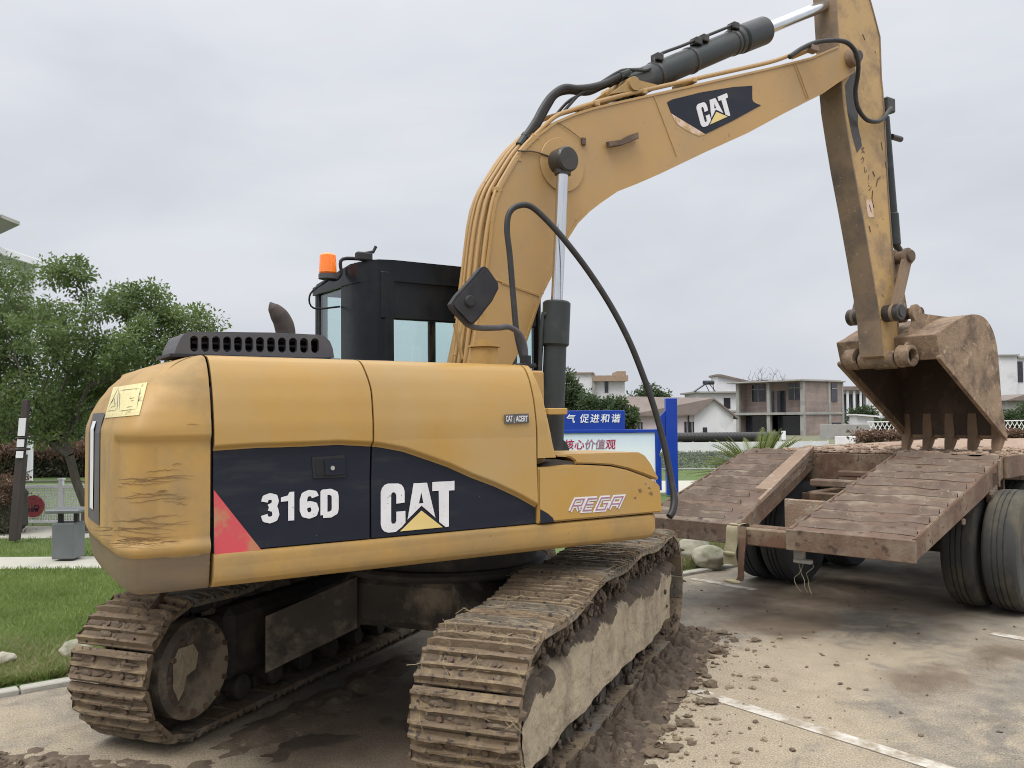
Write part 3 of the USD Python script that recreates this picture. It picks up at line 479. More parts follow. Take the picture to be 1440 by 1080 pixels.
# side doors with the recessed dark band; swoosh = upper edge of the dark band
SW = uys([(299, 634), (359, 630), (424, 628), (473, 625.5), (521, 628), (532, 629), (565, 635), (597, 645.6), (630, 657), (662, 671.5), (695, 684), (727, 699), (753, 713.7), (779, 726.6)], -1.204)
SWX, SWZ = np.array(SW).T
zs = lambda x: np.interp(x, SWX, SWZ)
s3top = [uy(a, b, -HW + float(dside(z))) for (a, b), z in (((734, 507), 2.09), ((741, 522), 2.05), ((749, 560), 1.93), ((755, 640), 1.62), ((757, 700), 1.35), ((757, 735), 1.2))]
seam3 = lambda z: np.interp(z, [p[1] for p in s3top][::-1], [p[0] for p in s3top][::-1])
RECY = -HW + .024
def door(name, xa, xb, split=True):
    """A door skin between two seams (functions of z); the rows follow the swoosh."""
    n = 44; u = np.linspace(0, 1, n); cols_l, cols_u = [], []
    for t in u:
        x0 = xa(1.3) * (1 - t) + xb(1.3) * t; s0 = max(zs(x0), ZR + .004)
        zl = np.linspace(ZR + .006, s0, 9)
        zu = np.concatenate([s0 + np.linspace(0, .030, 7), np.linspace(s0 + .036, 2.06, 16), np.linspace(2.066, ZT, 9)])
        X = lambda z: xa(z) * (1 - t) + xb(z) * t
        cols_l.append([(X(z), RECY, z) for z in zl])
        cu = [(X(z), RECY - .024 * sstep(z, s0, s0 + .028) + float(dside(z)), z) for z in zu]
        cu += [(X(ZT), y, ZT + .004 * min(1, (y + 1.05) / .2)) for y in (-.98, -.85, -.70)]
        cols_u.append(cu)
    def rim(c):
        c = np.array(c); a, b = c[0] + [.002, .03, 0], c[-1] + [-.002, .03, 0]
        return np.concatenate([[a], c, [b]])
    up = rim(cols_u); lo = rim(cols_l)
    d = put(name, grid(up[:, ::-1] if False else up), M['yellow'], exc, smooth=35)
    put('dark_panel', grid(lo), M['navy'], d)
    return d
c1 = lambda z: S1 + .006 + 0 * z
c2a = lambda z: S2 - .005 + .02 * np.clip((z - 1.5) / .6, 0, 1) - .03 * np.clip((z - 1.95) / .15, 0, 1) ; c2b = lambda z: c2a(z) + .010
c3a = lambda z: seam3(z) - .004
d1 = door('side_door', c1, c2a); d2 = door('side_door', c2b, c3a)
# dark lining behind the seams
put('seam_lining', B().box(S1 - .02, S3 + .05, -HW + .055, -HW + .075, ZR, 1.95), M['seam'], exc)
# pink-red wedge, number, latch, emblem
yd = RECY - .002
wd = put('red_wedge', flat(uys([(300.5, 689), (367, 773), (301, 781)], RECY), yd), M['red'], d1, label='faded red triangle on the dark panel')
DIG = {'3': [[(.10, .72), (.13, .85), (.27, .895), (.41, .85), (.44, .72), (.40, .59), (.24, .525)], [(.24, .525), (.42, .46), (.455, .28), (.41, .15), (.27, .105), (.13, .15), (.09, .29)]],
       '6': [[(.445, .74), (.40, .86), (.275, .895), (.15, .84), (.105, .68), (.105, .30), (.15, .15), (.275, .105), (.40, .15), (.445, .30), (.40, .46), (.28, .505), (.15, .45)]],
       'D': [[(.105, .10), (.105, .90), (.30, .90), (.43, .82), (.45, .70), (.45, .30), (.43, .18), (.30, .10), (.08, .10)]]}
num = B()
for ch, (l, r_, bt, tp) in {'3': (468, 607, 733, 505), '1': (620, 720, 714, 497), '6': (763, 908, 697, 480), 'D': (920, 1058, 690, 472)}.items():
    if ch == '1': q = Polygon([(.30, 0), (.55, 0), (.55, 1), (.36, 1), (.28, .88), (.0, .83), (.0, .68), (.30, .69)])
    else: q = unary_union([LineString(p).buffer(.105, cap_style=2, join_style=1) for p in DIG[ch]])
    x0, z0, x1, z1 = q.bounds
    q = affinity.affine_transform(q, [(r_ - l) / (x1 - x0), 0, 0, (tp - bt) / (z1 - z0), l - x0 * (r_ - l) / (x1 - x0), bt - z0 * (tp - bt) / (z1 - z0)])
    from shapely import transform as _tf
    q = _tf(q, lambda A: np.array([uy(280 + a / 5.4, 600 + (c - (a - (l + r_) / 2) * .075) / 5.4, RECY) for a, c in A])).buffer(0)
    num.prism(q, yd - .0016, yd)
put('model_number', num, M['white'], d1, label='white model number 316D on the dark panel')
lt = put('latch', prism(uys([(438, 643), (484, 640), (485, 671), (440, 673)], RECY), RECY - .005, RECY + .001, .003), M['black'], d1)
put('latch_pocket', flat(uys([(442, 646), (481, 644), (481, 667), (443, 669)], RECY), RECY - .006), M['hole'], lt)
put('latch_handle', prism(uys([(455, 646), (484, 645), (484, 667), (456, 669)], RECY), RECY - .013, RECY - .0078, .003), M['navy'], lt)
kx = uy(466, 658, RECY); put('key_cylinder', cyl((kx[0], RECY - .018, kx[1]), (kx[0], RECY - .012, kx[1]), .011, 14), M['chrome'], lt)
LG = {'c': [(250, 240), (250, 162), (243, 133), (228, 112), (205, 102), (130, 103), (105, 113), (87, 135), (78, 165), (78, 400), (86, 430), (102, 448), (130, 457), (185, 452), (228, 418), (256, 385), (255, 300), (190, 306), (190, 372), (182, 390), (165, 394), (156, 388), (152, 375), (152, 185), (156, 172), (166, 165), (182, 168), (190, 188), (190, 248)],
      't': [(450, 92), (610, 83), (610, 150), (570, 153), (570, 412), (548, 418), (500, 380), (497, 155), (450, 157)]}
LGA = [(315, 100), (412, 97), (472, 348), (372, 262), (272, 362)]; LGH = [(371, 165), (386, 243), (353, 247)]; LGY = [(372, 298), (525, 418), (218, 448)]
def logo(f, yy, parent, wm, ym, d=.0018):
    a = Polygon([f(*p) for p in LGA]).difference(Polygon([f(*p) for p in LGH]))
    e = put('emblem', B().prism([f(*p) for p in LG['c']], yy - d, yy).prism(a, yy - d, yy).prism([f(*p) for p in LG['t']], yy - d, yy), M[wm], parent, label='white lettering of the emblem')
    put('emblem_triangle', flat([f(*p) for p in LGY], yy, d), M[ym], e)
logo(lambda a, b: uy(520 + a / 5.143, 660 + b / 5.143, RECY), yd, d2, 'white', 'cream')
yb = -HW - .002
pq = put('engine_plaque', flat(uys([(709, 583), (743, 581.5), (743.5, 594.5), (709.5, 596)], -HW), yb + .001, .003), M['dgrey'], d2, label='small dark plaque with white lettering')
for s, a, c in (('CAT', 711, 720), ('ACERT', 725, 741)):
    q = meshkit.text_mesh(s, 1.0, .003, bold=True); v = np.array(q.vertices); v[:, :2] -= v[:, :2].min(0); v[:, :2] /= v[:, :2].max(0)
    (x0, z0), (x1, z1) = uy(a, 593, -HW), uy(c, 584.5, -HW)
    put('plaque_lettering', (np.stack([x0 + v[:, 0] * (x1 - x0), yb - .003 - v[:, 2] * .3, z0 + v[:, 1] * (z1 - z0)], 1), np.array(q.faces)), M['white'], pq)
pl = B().box(0, 0.002, yb - .0035, yb - .003, 0, .03); x0, z0 = uy(722, 595, -HW); v, f_ = pl.get(); put('plaque_divider', (v + [x0, 0, z0], f_), M['white'], pq)

# panel beside the boom foot (behind the third seam) and the sloping front edge
fe = [uy(a, b, -HW + float(dside(z))) for (a, b), z in (((746, 513), 2.09), ((752, 525), 2.04), ((762, 553), 1.95), ((771, 590), 1.83), ((779, 622), 1.70), ((787, 652), 1.60))]
fx = lambda z: np.interp(z, [p[1] for p in fe][::-1], [p[0] for p in fe][::-1])
g = []
for t in np.linspace(0, 1, 14):
    col = []
    for z in np.concatenate([np.linspace(1.57, 2.05, 20), np.linspace(2.06, ZT, 8)]):
        xa0, xb0 = seam3(z) + .006, fx(z); rr = .02 * (1 - math.sqrt(max(0, 1 - max(0, (t - .7) / .3) ** 2)))
        col.append((xa0 + t * (xb0 - xa0), -HW + float(dside(z)) + rr, z))
    col += [(col[-1][0], y, ZT) for y in (-.98, -.8, -.62)]
    g.append(col)
g = np.array(g); g = np.concatenate([[g[0] + [.001, .03, 0]], g])
back = g[-1].copy(); back[:, 1] = -.60
g = np.concatenate([g, [g[-1] * .5 + back * .5], [back]])
fp = put('front_panel', grid(g), M['yellow'], exc, smooth=35)
# tool box with lettering and lid
tb_px = [(757.5, 738), (757.5, 657.5), (780, 656), (805, 654), (835, 654.5), (860, 656), (883, 661), (910, 671), (924, 678), (929, 684), (931, 700), (932, 719.5)]
tb_xz = uys(tb_px, -HW); tb_xz[0] = (tb_xz[0][0], ZR + .006); tb_xz[-1] = (tb_xz[-1][0], ZR + .006)
tbx = put('tool_box', prism(tb_xz, -HW, -.42, .010), M['yellow'], exc, smooth=30)
put('dark_panel', flat([(seam3(1.21) + .012, ZR + .008), (seam3(1.3) + .012, zs(seam3(1.3) + .012)), uy(770, 722, -HW), uy(777, 728, -HW), uy(780, 735, -HW), (uy(781, 737, -HW)[0], ZR + .008)], -HW - .001), M['navy'], tbx)
lid_px = [(785, 642), (797, 642.5), (803, 644), (809, 648), (809.5, 652), (835, 652.5), (860, 654), (883, 659), (910, 668.5), (925, 675), (926.5, 672), (916, 652), (908, 641), (899, 636), (860, 637), (802, 638.5), (785, 640)]
put('lid', prism(uys(lid_px, -1.17), -1.17, -.66, .008), M['yellow'], tbx, smooth=30)
put('hinge_gap', B().prism(uys([(760, 655), (783, 646), (806, 649), (808, 653.5), (780, 656)], -1.16), -1.16, -.46), M['dark_iron'], tbx)
STROKES = {'R': [[(0, 0), (0, 1), (1, 1), (1, .48), (.05, .48)], [(.55, .48), (1, 0)]], 'E': [[(1, 1), (0, 1), (0, 0), (1, 0)], [(0, .5), (.9, .5)]], 'G': [[(1, 1), (0, 1), (0, 0), (1, 0), (1, .5), (.5, .5)]], 'A': [[(0, 0), (0, 1), (1, 1), (1, 0)], [(0, .42), (1, .42)]]}
def rega(w_):
    o = []
    for i, ch in enumerate('REGA'):
        for st in STROKES[ch]:
            pts = []
            for u, v in st:
                px = 801.5 + i * 18.2 + 12.2 * u + 7.5 * v; py = 719.2 - 1.15 * i - .8 * u - 16.5 * v; pts.append(uy(px, py, -HW))
            o.append(LineString(pts).buffer(w_, cap_style=2, join_style=2))
    return unary_union(o)
lg = put('lettering', flat(rega(.0135), -HW - .0005), M['white'], tbx, label='slanted white lettering on the tool box')
put('lettering_inlay', flat(rega(.0042), -HW - .0022, .001), M['purple'], lg)
sp = B()
r = np.random.default_rng(12)
for (cx_, cy_) in ((908, 680), (913, 686), (900, 690), (920, 676), (915, 694), (893, 700)):     # chipped, sooty patches near the front corner
    x, z = uy(cx_, cy_, -HW); a = np.linspace(0, 2 * np.pi, 11)[:-1]; rr = r.uniform(.003, .011) * (1 + .5 * r.uniform(-1, 1, 10))
    sp.prism([(x + 1.3 * q_ * math.cos(t), z + q_ * math.sin(t)) for q_, t in zip(rr, a)], -HW - .0012, -HW)
put('soot_patches', sp, M['scratch'], tbx, kind='stuff')

# bottom rail
prof = [(-HW + .012, ZB + .03), (-HW + .03, ZB + .006), (-HW + .06, ZB), (-HW + .2, ZB), (-HW + .2, ZR), (-HW + .028, ZR), (-HW + .008, ZR - .007), (-HW, ZR - .024), (-HW + .001, ZB + .06)]
xs = [S1 + .006, XF - .09, XF - .05, XF - .02, XF]; g = []
for i, x in enumerate(xs):
    k_ = [0, 0, .012, .035, .075][i]; g.append([(x, y + k_ * (1 if y < -HW + .1 else 0), z + k_ * (.6 if z < ZB + .05 else 0)) for y, z in prof] )
g = np.array(g); g = np.concatenate([g, g[:, :1]], 1)
rb = B().add(*grid(g[:, ::-1])); e = g[-1]; cc = e.mean(0); n = len(e)
rb.add(np.vstack([e, cc]), [(i, i + 1, n) for i in range(n - 1)]); e = g[0]; rb.add(np.vstack([e, e.mean(0)]), [(i + 1, i, n) for i in range(n - 1)])
put('bottom_rail', rb, M['yellow_dull'], exc, smooth=40)

# upper frame, hood and far side
put('upper_frame', B().box(-1.85, .70, -1.12, 1.18, 1.06, 1.19, .02).box(-.15, .80, -.42, .20, 1.19, 1.55, .02).box(-.2, 1.2, .25, 1.22, 1.02, 1.2, .02), M['dark_iron'], exc)
put('engine_hood', B().box(S1 + .10, -.62, -.98, .95, 1.9, ZT + .006, .02).box(-1.5, -.62, 1.0, 1.20, 1.2, 1.8, .02), M['dgrey'], exc)
put('inner_bulkhead', B().box(-.60, .05, -1.10, -.30, 1.25, 2.07, .01).box(-.60, -.52, -.3, 1.1, 1.2, 1.98, .01), M['yellow_dull'], exc)
# louvred engine cover
yv = -.80
vent_o = Polygon(uys([(244, 502), (248, 488), (254, 475), (259, 469), (266, 466.5), (300, 466.5), (380, 467.5), (446, 470.5), (456, 472), (464, 480), (468, 490), (470, 503)], yv))
holes = []; solid = vent_o
for i in range(12):
    c0 = 273 + i * (443 - 273) / 11; y0, y1 = 471.5 + i * .35, 495 + i * .15
    h = LineString(uys([(c0, y0 + 6), (c0 + .3, y1 - 6)], yv)).buffer(uy(c0 + 5.6, 480, yv)[0] - uy(c0, 480, yv)[0]); holes.append(h)
solid = vent_o.difference(unary_union(holes))
vg = put('louvred_cover', B().prism(solid, yv, yv + .03, 0), M['dgrey'], exc, label='dark grey louvred engine cover with twelve slots')
vb = vent_o.bounds; vtop = [p for p in vent_o.exterior.coords]
sh = vent_o.difference(vent_o.buffer(-.028)); put('cover_shell', B().prism(sh, yv + .03, yv + .30), M['dgrey'], vg)
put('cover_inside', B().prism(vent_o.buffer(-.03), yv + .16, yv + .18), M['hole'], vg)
lv = B()
for i in range(3): lv.box(vb[0] + .1, vb[2] - .1, yv + .06, yv + .10, vb[1] + .04 + i * .035, vb[1] + .05 + i * .035)
put('inner_louvre', lv, M['dgrey'], vg)
put('cover_base', B().box(vb[0] - .02, vb[2] + .03, yv - .012, yv + .31, ZT + .006, ZT + .02), M['black'], vg)
ex = smooth_pts(uy3([(402, 480), (401, 464), (397, 451), (390, 440), (384, 432), (380, 425)], -.35), 6)
rad = np.interp(np.linspace(0, 1, len(ex)), [0, .3, .55, .8, 1], [.056, .056, .050, .032, .004])
put('exhaust_pipe', B().add(*tube(ex, rad, 18)), M['exhaust'], exc, smooth=40)

# ---- cab
cab = sub('cab', exc)
CX0, CX1, CY0, CY1, CZ0, CZ1 = -.47, 1.02, .264, 1.25, 1.2, 2.905
rp_ = Polygon([(CX0 - .01, CY1), (CX0 - .01, CY0 + .30), (CX0 + .02, CY0 + .14), (CX0 + .10, CY0 + .03), (CX0 + .24, CY0 - .008), (CX1, CY0 - .008), (CX1, CY1)])
def slab_xy(poly, z0, z1, bev, slope=0.0):
    b = B(); n_ = 0
    for g, a, c in ((poly, z0, z1 - bev), (poly.buffer(-bev * .6), z0, z1 - bev * .35), (poly.buffer(-bev * 1.6), z0, z1)):
        q = trimesh.creation.extrude_polygon(g, c - a, engine='earcut'); v = np.array(q.vertices); v[:, 2] += a; v[:, 2] -= slope * np.clip(v[:, 1] - CY0 - .35, 0, 1) * (v[:, 2] > z0 + .01); b.add(v, np.array(q.faces))
    return b
put('roof', slab_xy(rp_, CZ1 - .15, CZ1 + .01, .035, .10), M['cabin'], cab, smooth=30)
cp_ = Polygon([(CX0, CY0 + .44), (CX0, CY0 + .27), (CX0 + .03, CY0 + .13), (CX0 + .10, CY0 + .03), (CX0 + .19, CY0), (CX0 + .21, CY0), (CX0 + .21, CY0 + .04), (CX0 + .16, CY0 + .06), (CX0 + .07, CY0 + .18), (CX0 + .04, CY0 + .44)])
put('pillar', slab_xy(cp_, CZ0, CZ1 - .14, .001), M['cabin'], cab, smooth=30)
put('pillar', B().box(CX0, CX0 + .09, CY1 - .09, CY1, CZ0, CZ1 - .1, .03), M['cabin'], cab, smooth=40)
put('pillar', B().box(CX1 - .08, CX1, CY0, CY0 + .08, CZ0, CZ1 - .1, .03), M['cabin'], cab, smooth=40)
put('pillar', B().box(CX1 - .08, CX1, CY1 - .08, CY1, CZ0, CZ1 - .1, .03), M['cabin'], cab, smooth=40)
put('pillar', B().box(.52, .58, CY1 - .06, CY1, CZ0, CZ1 - .1, .015), M['cabin'], cab)
put('lower_panel', B().box(CX0 + .06, CX1 - .03, CY0 + .005, CY0 + .04, CZ0, 2.09, .01).box(CX0 + .06, CX1 - .03, CY1 - .04, CY1 - .005, CZ0, 1.95, .01).box(CX0 + .005, CX0 + .04, CY0 + .06, CY1 - .06, CZ0, 2.12, .01), M['cabin'], cab)
put('side_header', B().box(CX0 + .12, CX1 - .06, CY0 + .006, CY0 + .05, 2.49, CZ1 - .08, .01).box(CX0 + .14, CX0 + .21, CY0 + .008, CY0 + .05, 2.05, 2.52, .012), M['cabin'], cab)
put('cab_floor', B().box(CX0 + .03, CX1 - .03, CY0 + .03, CY1 - .03, CZ0 - .01, CZ0 + .03), M['black'], cab)
put('rear_window', B().box(CX0 + .015, CX0 + .022, CY0 + .43, CY1 - .08, 2.12, CZ1 - .12), M['glass'], cab)
put('side_window', B().box(CX0 + .20, CX1 - .08, CY0 + .02, CY0 + .027, 2.09, 2.5), M['glass'], cab)
put('door_window', B().box(CX0 + .08, CX1 - .08, CY1 - .03, CY1 - .023, 1.95, CZ1 - .12), M['glass'], cab)
put('windscreen', B().box(CX1 - .03, CX1 - .023, CY0 + .07, CY1 - .07, CZ0 + .1, CZ1 - .12), M['glass'], cab)
put('seat', B().box(CX0 + .22, CX0 + .36, .50, .92, 1.65, 2.26, .06).box(CX0 + .28, CX0 + .75, .55, 1.0, 1.55, 1.72, .05), M['black'], cab, smooth=40)
wf = B(); wz = CZ1 - .12
for y0, y1, z0, z1 in ((CY0 + .42, CY0 + .445, 2.1, wz), (CY1 - .09, CY1 - .065, 2.1, wz), (CY0 + .42, CY1 - .07, wz - .02, wz + .01), (CY0 + .42, CY1 - .07, 2.1, 2.125)): wf.box(CX0 + .004, CX0 + .03, y0, y1, z0, z1, .005)
put('window_seal', wf, M['black'], cab)
# beacon on its bracket
yb2 = .62; bc = uy(461, 388, yb2); bt = uy(461, 357, yb2)
bcn = sub('beacon', exc)
put('lens', B().cyl((bc[0], yb2, bc[1] + .012), (bt[0], yb2, bt[1]), .062, 26, .057, .012), M['amber'], bcn, smooth=40)
put('beacon_base', B().cyl((bc[0], yb2, bc[1] - .022), (bc[0], yb2, bc[1] + .012), .066, 26), M['dgrey'], bcn)
put('bracket', B().tube(smooth_pts([(bc[0], yb2, bc[1] - .02), (bc[0] + .06, yb2, bc[1] - .02), (bc[0] + .10, yb2, bc[1] + .03), (CX0 - .02, yb2, CZ1 + .04), (CX0 + .2, yb2 - .02, CZ1 + .05)], 5), .013, 8).tube(smooth_pts([(bc[0] + .02, yb2 + .02, bc[1] - .02), (bc[0] - .09, yb2 + .1, bc[1] - .12), (bc[0] - .06, yb2 + .12, bc[1] - .22), (CX0, yb2 + .1, bc[1] - .2)], 5), .007, 6), M['black'], bcn, smooth=True)
ant = uy(512, 360, .40); put('roof_bracket', B().box(ant[0] - .06, ant[0] + .06, .38, .43, CZ1 + .0, CZ1 + .06, .01).tube([(ant[0], .40, CZ1 + .05), (ant[0] + .07, .40, CZ1 + .07), (ant[0] + .09, .40, CZ1 + .11)], .012, 6), M['black'], cab)

# ---- boom
YB = .170
out_px = [(676, 440), (689, 340), (692, 310), (697, 283), (705, 261), (717, 240), (728, 222), (740, 207), (758, 189), (780, 173), (805, 162), (833, 153), (875, 143), (920, 133), (1000, 115), (1080, 97), (1140, 82), (1178, 66)]
in_px = [(1200, 101), (1178, 115), (1155, 131), (1100, 159), (1050, 186), (990, 213), (925, 244), (895, 257), (867, 268), (845, 283), (828, 296), (811, 313), (797, 335), (787, 358), (776, 384), (760, 416), (739, 480)]
foot = [(.30, 1.95), (.32, 1.80), (.24, 1.70), (.12, 1.72), (.02, 1.85)]
oxz, ixz = uys(out_px, -YB), uys(in_px, -YB)
tip = uy(1195, 83, -YB)
body = Polygon(oxz + [(tip[0] + .02, tip[1] + .115), (tip[0] + .09, tip[1] + .08), (tip[0] + .115, tip[1]), (tip[0] + .08, tip[1] - .08)] + ixz + foot).buffer(.012).buffer(-.012)
boom = sub('boom', exc)
put('boom_box', B().prism(body, -YB, YB, .006), M['yellow_boom'], boom, smooth=30)
# rolled flanges along both edges
for pts, s in ((oxz, 1), (ixz, -1)):
    l = LineString(pts); band = unary_union([l.buffer(.009)])
    put('edge_flange', B().prism(band, -YB - .007, YB + .007), M['yellow_boom'], boom)
for a, c in (((919, 134), (951, 219)), ((1115, 87), (1135, 142)), ((1118, 86), (1138, 141)), ((690, 391), (762, 416)), ((705, 398), (760, 417))):
    p0, p1 = uy(*a, -YB), uy(*c, -YB); put('weld_seam', B().tube([(p0[0], -YB - .001, p0[1]), (p1[0], -YB - .001, p1[1])], .006, 6), M['yellow_boom'], boom)
pb = B().cyl((tip[0], -.25, tip[1]), (tip[0], .25, tip[1]), .085, 26, bev=.01); put('tip_boss', pb, M['stickunder'], boom, smooth=40)
put('tip_pin', B().cyl((tip[0], -.285, tip[1]), (tip[0], .285, tip[1]), .05, 20, bev=.006), M['grease'], boom, smooth=40)
bd = put('emblem_panel', flat(uys([(937.7, 144), (945, 140), (985, 130), (1030, 122.5), (1057.5, 120.7), (1057.5, 139), (1059, 143), (1064, 146), (1070, 148), (1030, 170), (992, 188.5), (943.6, 159)], -YB), -YB - .0005, .0025), M['navy'], boom, label='dark panel with white emblem on the boom')
put('worn_edge', flat(uys([(943.6, 159.6), (992, 189), (982, 191.5), (964, 183), (951, 173.5)], -YB), -YB - .0005, .002), M['sticker_old'], bd, label='peeling pinkish edge of the boom emblem panel')
o_, wv, dv = np.array([977.2, 146.6]), np.array([43.7, -18.3]), np.array([8.8, 33.0])
def lf(a, b):
    u, w = (a - 78) / 532, (b - 92 + (a - 78) * .075) / 360; q_ = o_ + wv * u + dv * w; return uy(*q_, -YB)
logo(lf, -YB - .003, bd, 'white', 'cream')
hb = uys([(850, 201), (852, 209), (870, 206), (880, 202), (893, 197), (892, 188), (878, 193), (868, 199)], -YB)
put('hand_grip', prism(hb, -YB - .05, -YB - .012, .004), M['brownsteel'], boom)
lp = uy(819.5, 199.5, -YB); put('lug', B().box(lp[0] - .018, lp[0] + .018, -YB - .02, -YB, lp[1] - .028, lp[1] + .028, .004), M['brownsteel'], boom)
put('grease_line', B().tube(smooth_pts(uy3([(728, 212), (750, 213), (770, 219), (782, 223)], -YB - .012), 5), .006, 6), M['brownsteel'], boom, smooth=True)
put('grease_line', B().tube(smooth_pts(uy3([(784, 172), (800, 182), (818, 196)], -YB - .008), 5), .0025, 5), M['brownsteel'], boom, smooth=True)

gp = uy(768, 223, -YB); rb_ = uy(790, 232, -YB)
put('boss_plate', B().cyl((rb_[0], -YB - .010, rb_[1]), (rb_[0], -YB, rb_[1]), .20, 40, bev=.004), M['yellow_boom'], boom, smooth=30)
# hard lines along the boom's back
lines_px = [(655, 512), (664, 440), (674, 345), (681, 300), (690, 268), (706, 240), (727, 209), (752, 184), (779, 161), (803, 152), (834, 143), (873, 134)]
for k_, (yy, off) in enumerate(((-.15, -.045), (-.10, -.020), (-.055, .0), (-.01, .01), (.04, .0))):
    base = np.array(uys(lines_px, -.15)); t = np.gradient(base, axis=0); t /= np.linalg.norm(t, axis=1, keepdims=True); nn = np.stack([-t[:, 1], t[:, 0]], 1)
    b2 = base + nn * off * np.interp(np.arange(len(base)), [0, 3, 7, 11], [1, 1, .5, .15])[:, None]
    if k_ in (1, 2): b2 = b2[:8]
    put('hydraulic_line', B().tube(smooth_pts([(x, yy, z) for x, z in b2], 6), .016 if k_ != 3 else .011, 8), M['yellow_boom'], boom, smooth=True)
l2 = [(x, -.15, z) for x, z in uys([(834, 145), (875, 134), (920, 124), (1000, 106), (1080, 88), (1110, 78), (1139, 67)], -.15)]
put('hydraulic_line', B().tube(smooth_pts(l2, 5), .018, 8), M['yellow_boom'], boom, smooth=True)
for a, b_ in ((752, 193), (727, 224), (700, 266), (905, 129), (975, 113), (1140, 68), (838, 146)):
    x, z = uy(a, b_, -.15); put('line_clamp', B().box(x - .025, x + .025, -.175, .08, z - .022, z + .016, .006), M['yellow_boom'], boom)
hoses = [([(733, 200), (752, 172), (764, 150), (776, 134), (793, 123), (812, 124), (832, 122), (850, 117), (866, 109), (880, 103)], .026, -.10), ([(742, 198), (758, 172), (770, 150), (782, 133), (800, 128), (825, 130), (845, 122), (864, 114)], .026, -.02), ([(790, 160), (803, 145), (818, 130), (840, 119), (866, 103), (880, 98), (905, 99), (915, 96)], .012, -.10), ([(778, 166), (800, 142), (830, 126), (862, 107)], .012, .05)]
for px, r_, yy in hoses:
    if r_ > .02:
        for q0, q1 in ((px[0], px[1]), (px[-1], px[-2])): e0, e1 = [np.array(t) for t in uy3([q0, q1], yy)]; e_ = (e1 - e0) / np.linalg.norm(e1 - e0); put('hose_fitting', B().cyl(e0 - e_ * .03, e0 + e_ * .05, r_ * 1.12, 12).cyl(e0 + e_ * .05, e0 + e_ * .075, r_ * 1.3, 6), M['steelgrey'], boom)
    put('hydraulic_hose', B().tube(smooth_pts(uy3(px, yy), 6), r_, 10), M['hose'], boom, smooth=True)
# drooping loop of black hose beside the boom
loop = [(737, 512, -.42), (727, 470, -.40), (722, 420, -.38), (717, 360, -.36), (713, 325, -.35), (715, 303, -.35), (723, 292, -.36), (738, 288, -.38), (752, 294, -.40), (775, 316, -.44), (800, 345, -.50), (830, 385, -.55), (860, 432, -.60), (885, 480, -.66), (905, 530, -.70), (922, 580, -.74), (935, 630, -.78), (943, 670, -.82), (948, 700, -.86), (946, 718, -.88), (941, 727, -.88)]
put('loose_hose', B().tube(smooth_pts([(*[uy(a, b, c)[0]], c, uy(a, b, c)[1]) for a, b, c in loop], 6), np.interp(np.linspace(0, 1, 121), [0, .5, .86, .9, 1], [.020, .021, .022, .026, .024]), 10), M['hose'], exc, smooth=True, label='long black hose looping from the boom down to the tool box')

# ---- boom cylinders (a pair)
for s in (-1, 1):
    yy = -.31
    bcy = sub('boom_cylinder', exc)
    yp = -.31
    pA, pC, pD, pE = uy(792, 226, yp), uy(783, 424, yp), uy(780.5, 487, yp), uy(776, 636, yp)
    pts = [np.array([p[0], yp * (-s), p[1]]) for p in (pA, pC, pD, pE)]
    put('rod_eye', B().cyl((pts[0][0], s * .24, pts[0][2]), (pts[0][0], s * .38, pts[0][2]), .092, 26, bev=.012).tube([pts[0], pts[0] + (pts[1] - pts[0]) * .10], .06, 16), M['grease'], bcy, smooth=40)
    put('rod', B().cyl(pts[0] + (pts[1] - pts[0]) * .07, pts[1], .042, 24), M['chrome'], bcy, smooth=40)
    put('gland', B().cyl(pts[1], pts[2], .098, 30, bev=.012), M['steelgrey'], bcy, smooth=40)
    put('barrel', B().cyl(pts[2], pts[3], .080, 30).cyl(pts[3] + [0, -.07, 0], pts[3] + [0, .07, 0], .10, 24), M['steelgrey'], bcy, smooth=40)
    put('feed_pipe', B().tube([pts[1] + [-.10, .02, -.08], pts[1] + [-.12, .02, -.2], pts[3] + [-.11, .02, .05]], .016, 8).tube([pts[1] + [-.11, .0, -.1], pts[1] + [-.04, 0, -.1]], .022, 8), M['steelgrey'], bcy, smooth=True)
    put('foot_bracket', B().box(pts[3][0] - .12, pts[3][0] + .1, pts[3][1] - .05, pts[3][1] + .05, 1.15, pts[3][2] + .06, .01), M['dark_iron'], bcy)
gx = uy(786, 578, -.5); put('step_bracket', B().box(gx[0] - .1, gx[0] + .06, -.52, -.40, gx[1] - .025, gx[1] + .02, .006), M['yellow'], exc)
fc = uy(681, 484, -.62); put('tank_filler', B().cyl((fc[0], -.62, ZT - .02), (fc[0], -.62, fc[1] - .02), .085, 26, bev=.006).cyl((fc[0], -.62, fc[1] - .02), (fc[0], -.62, fc[1] - .008), .10, 26).cyl((fc[0], -.62, fc[1] - .01), (fc[0], -.62, fc[1] + .03), .05, 18), M['yellow_dull'], exc, smooth=40)
rail = B().tube(uy3([(639, 455), (650, 505)], -.30), .012, 8).tube(uy3([(640, 500), (655, 430)], -.28), .012, 8); put('boom_guard_rail', rail, M['yellow_dull'], exc)

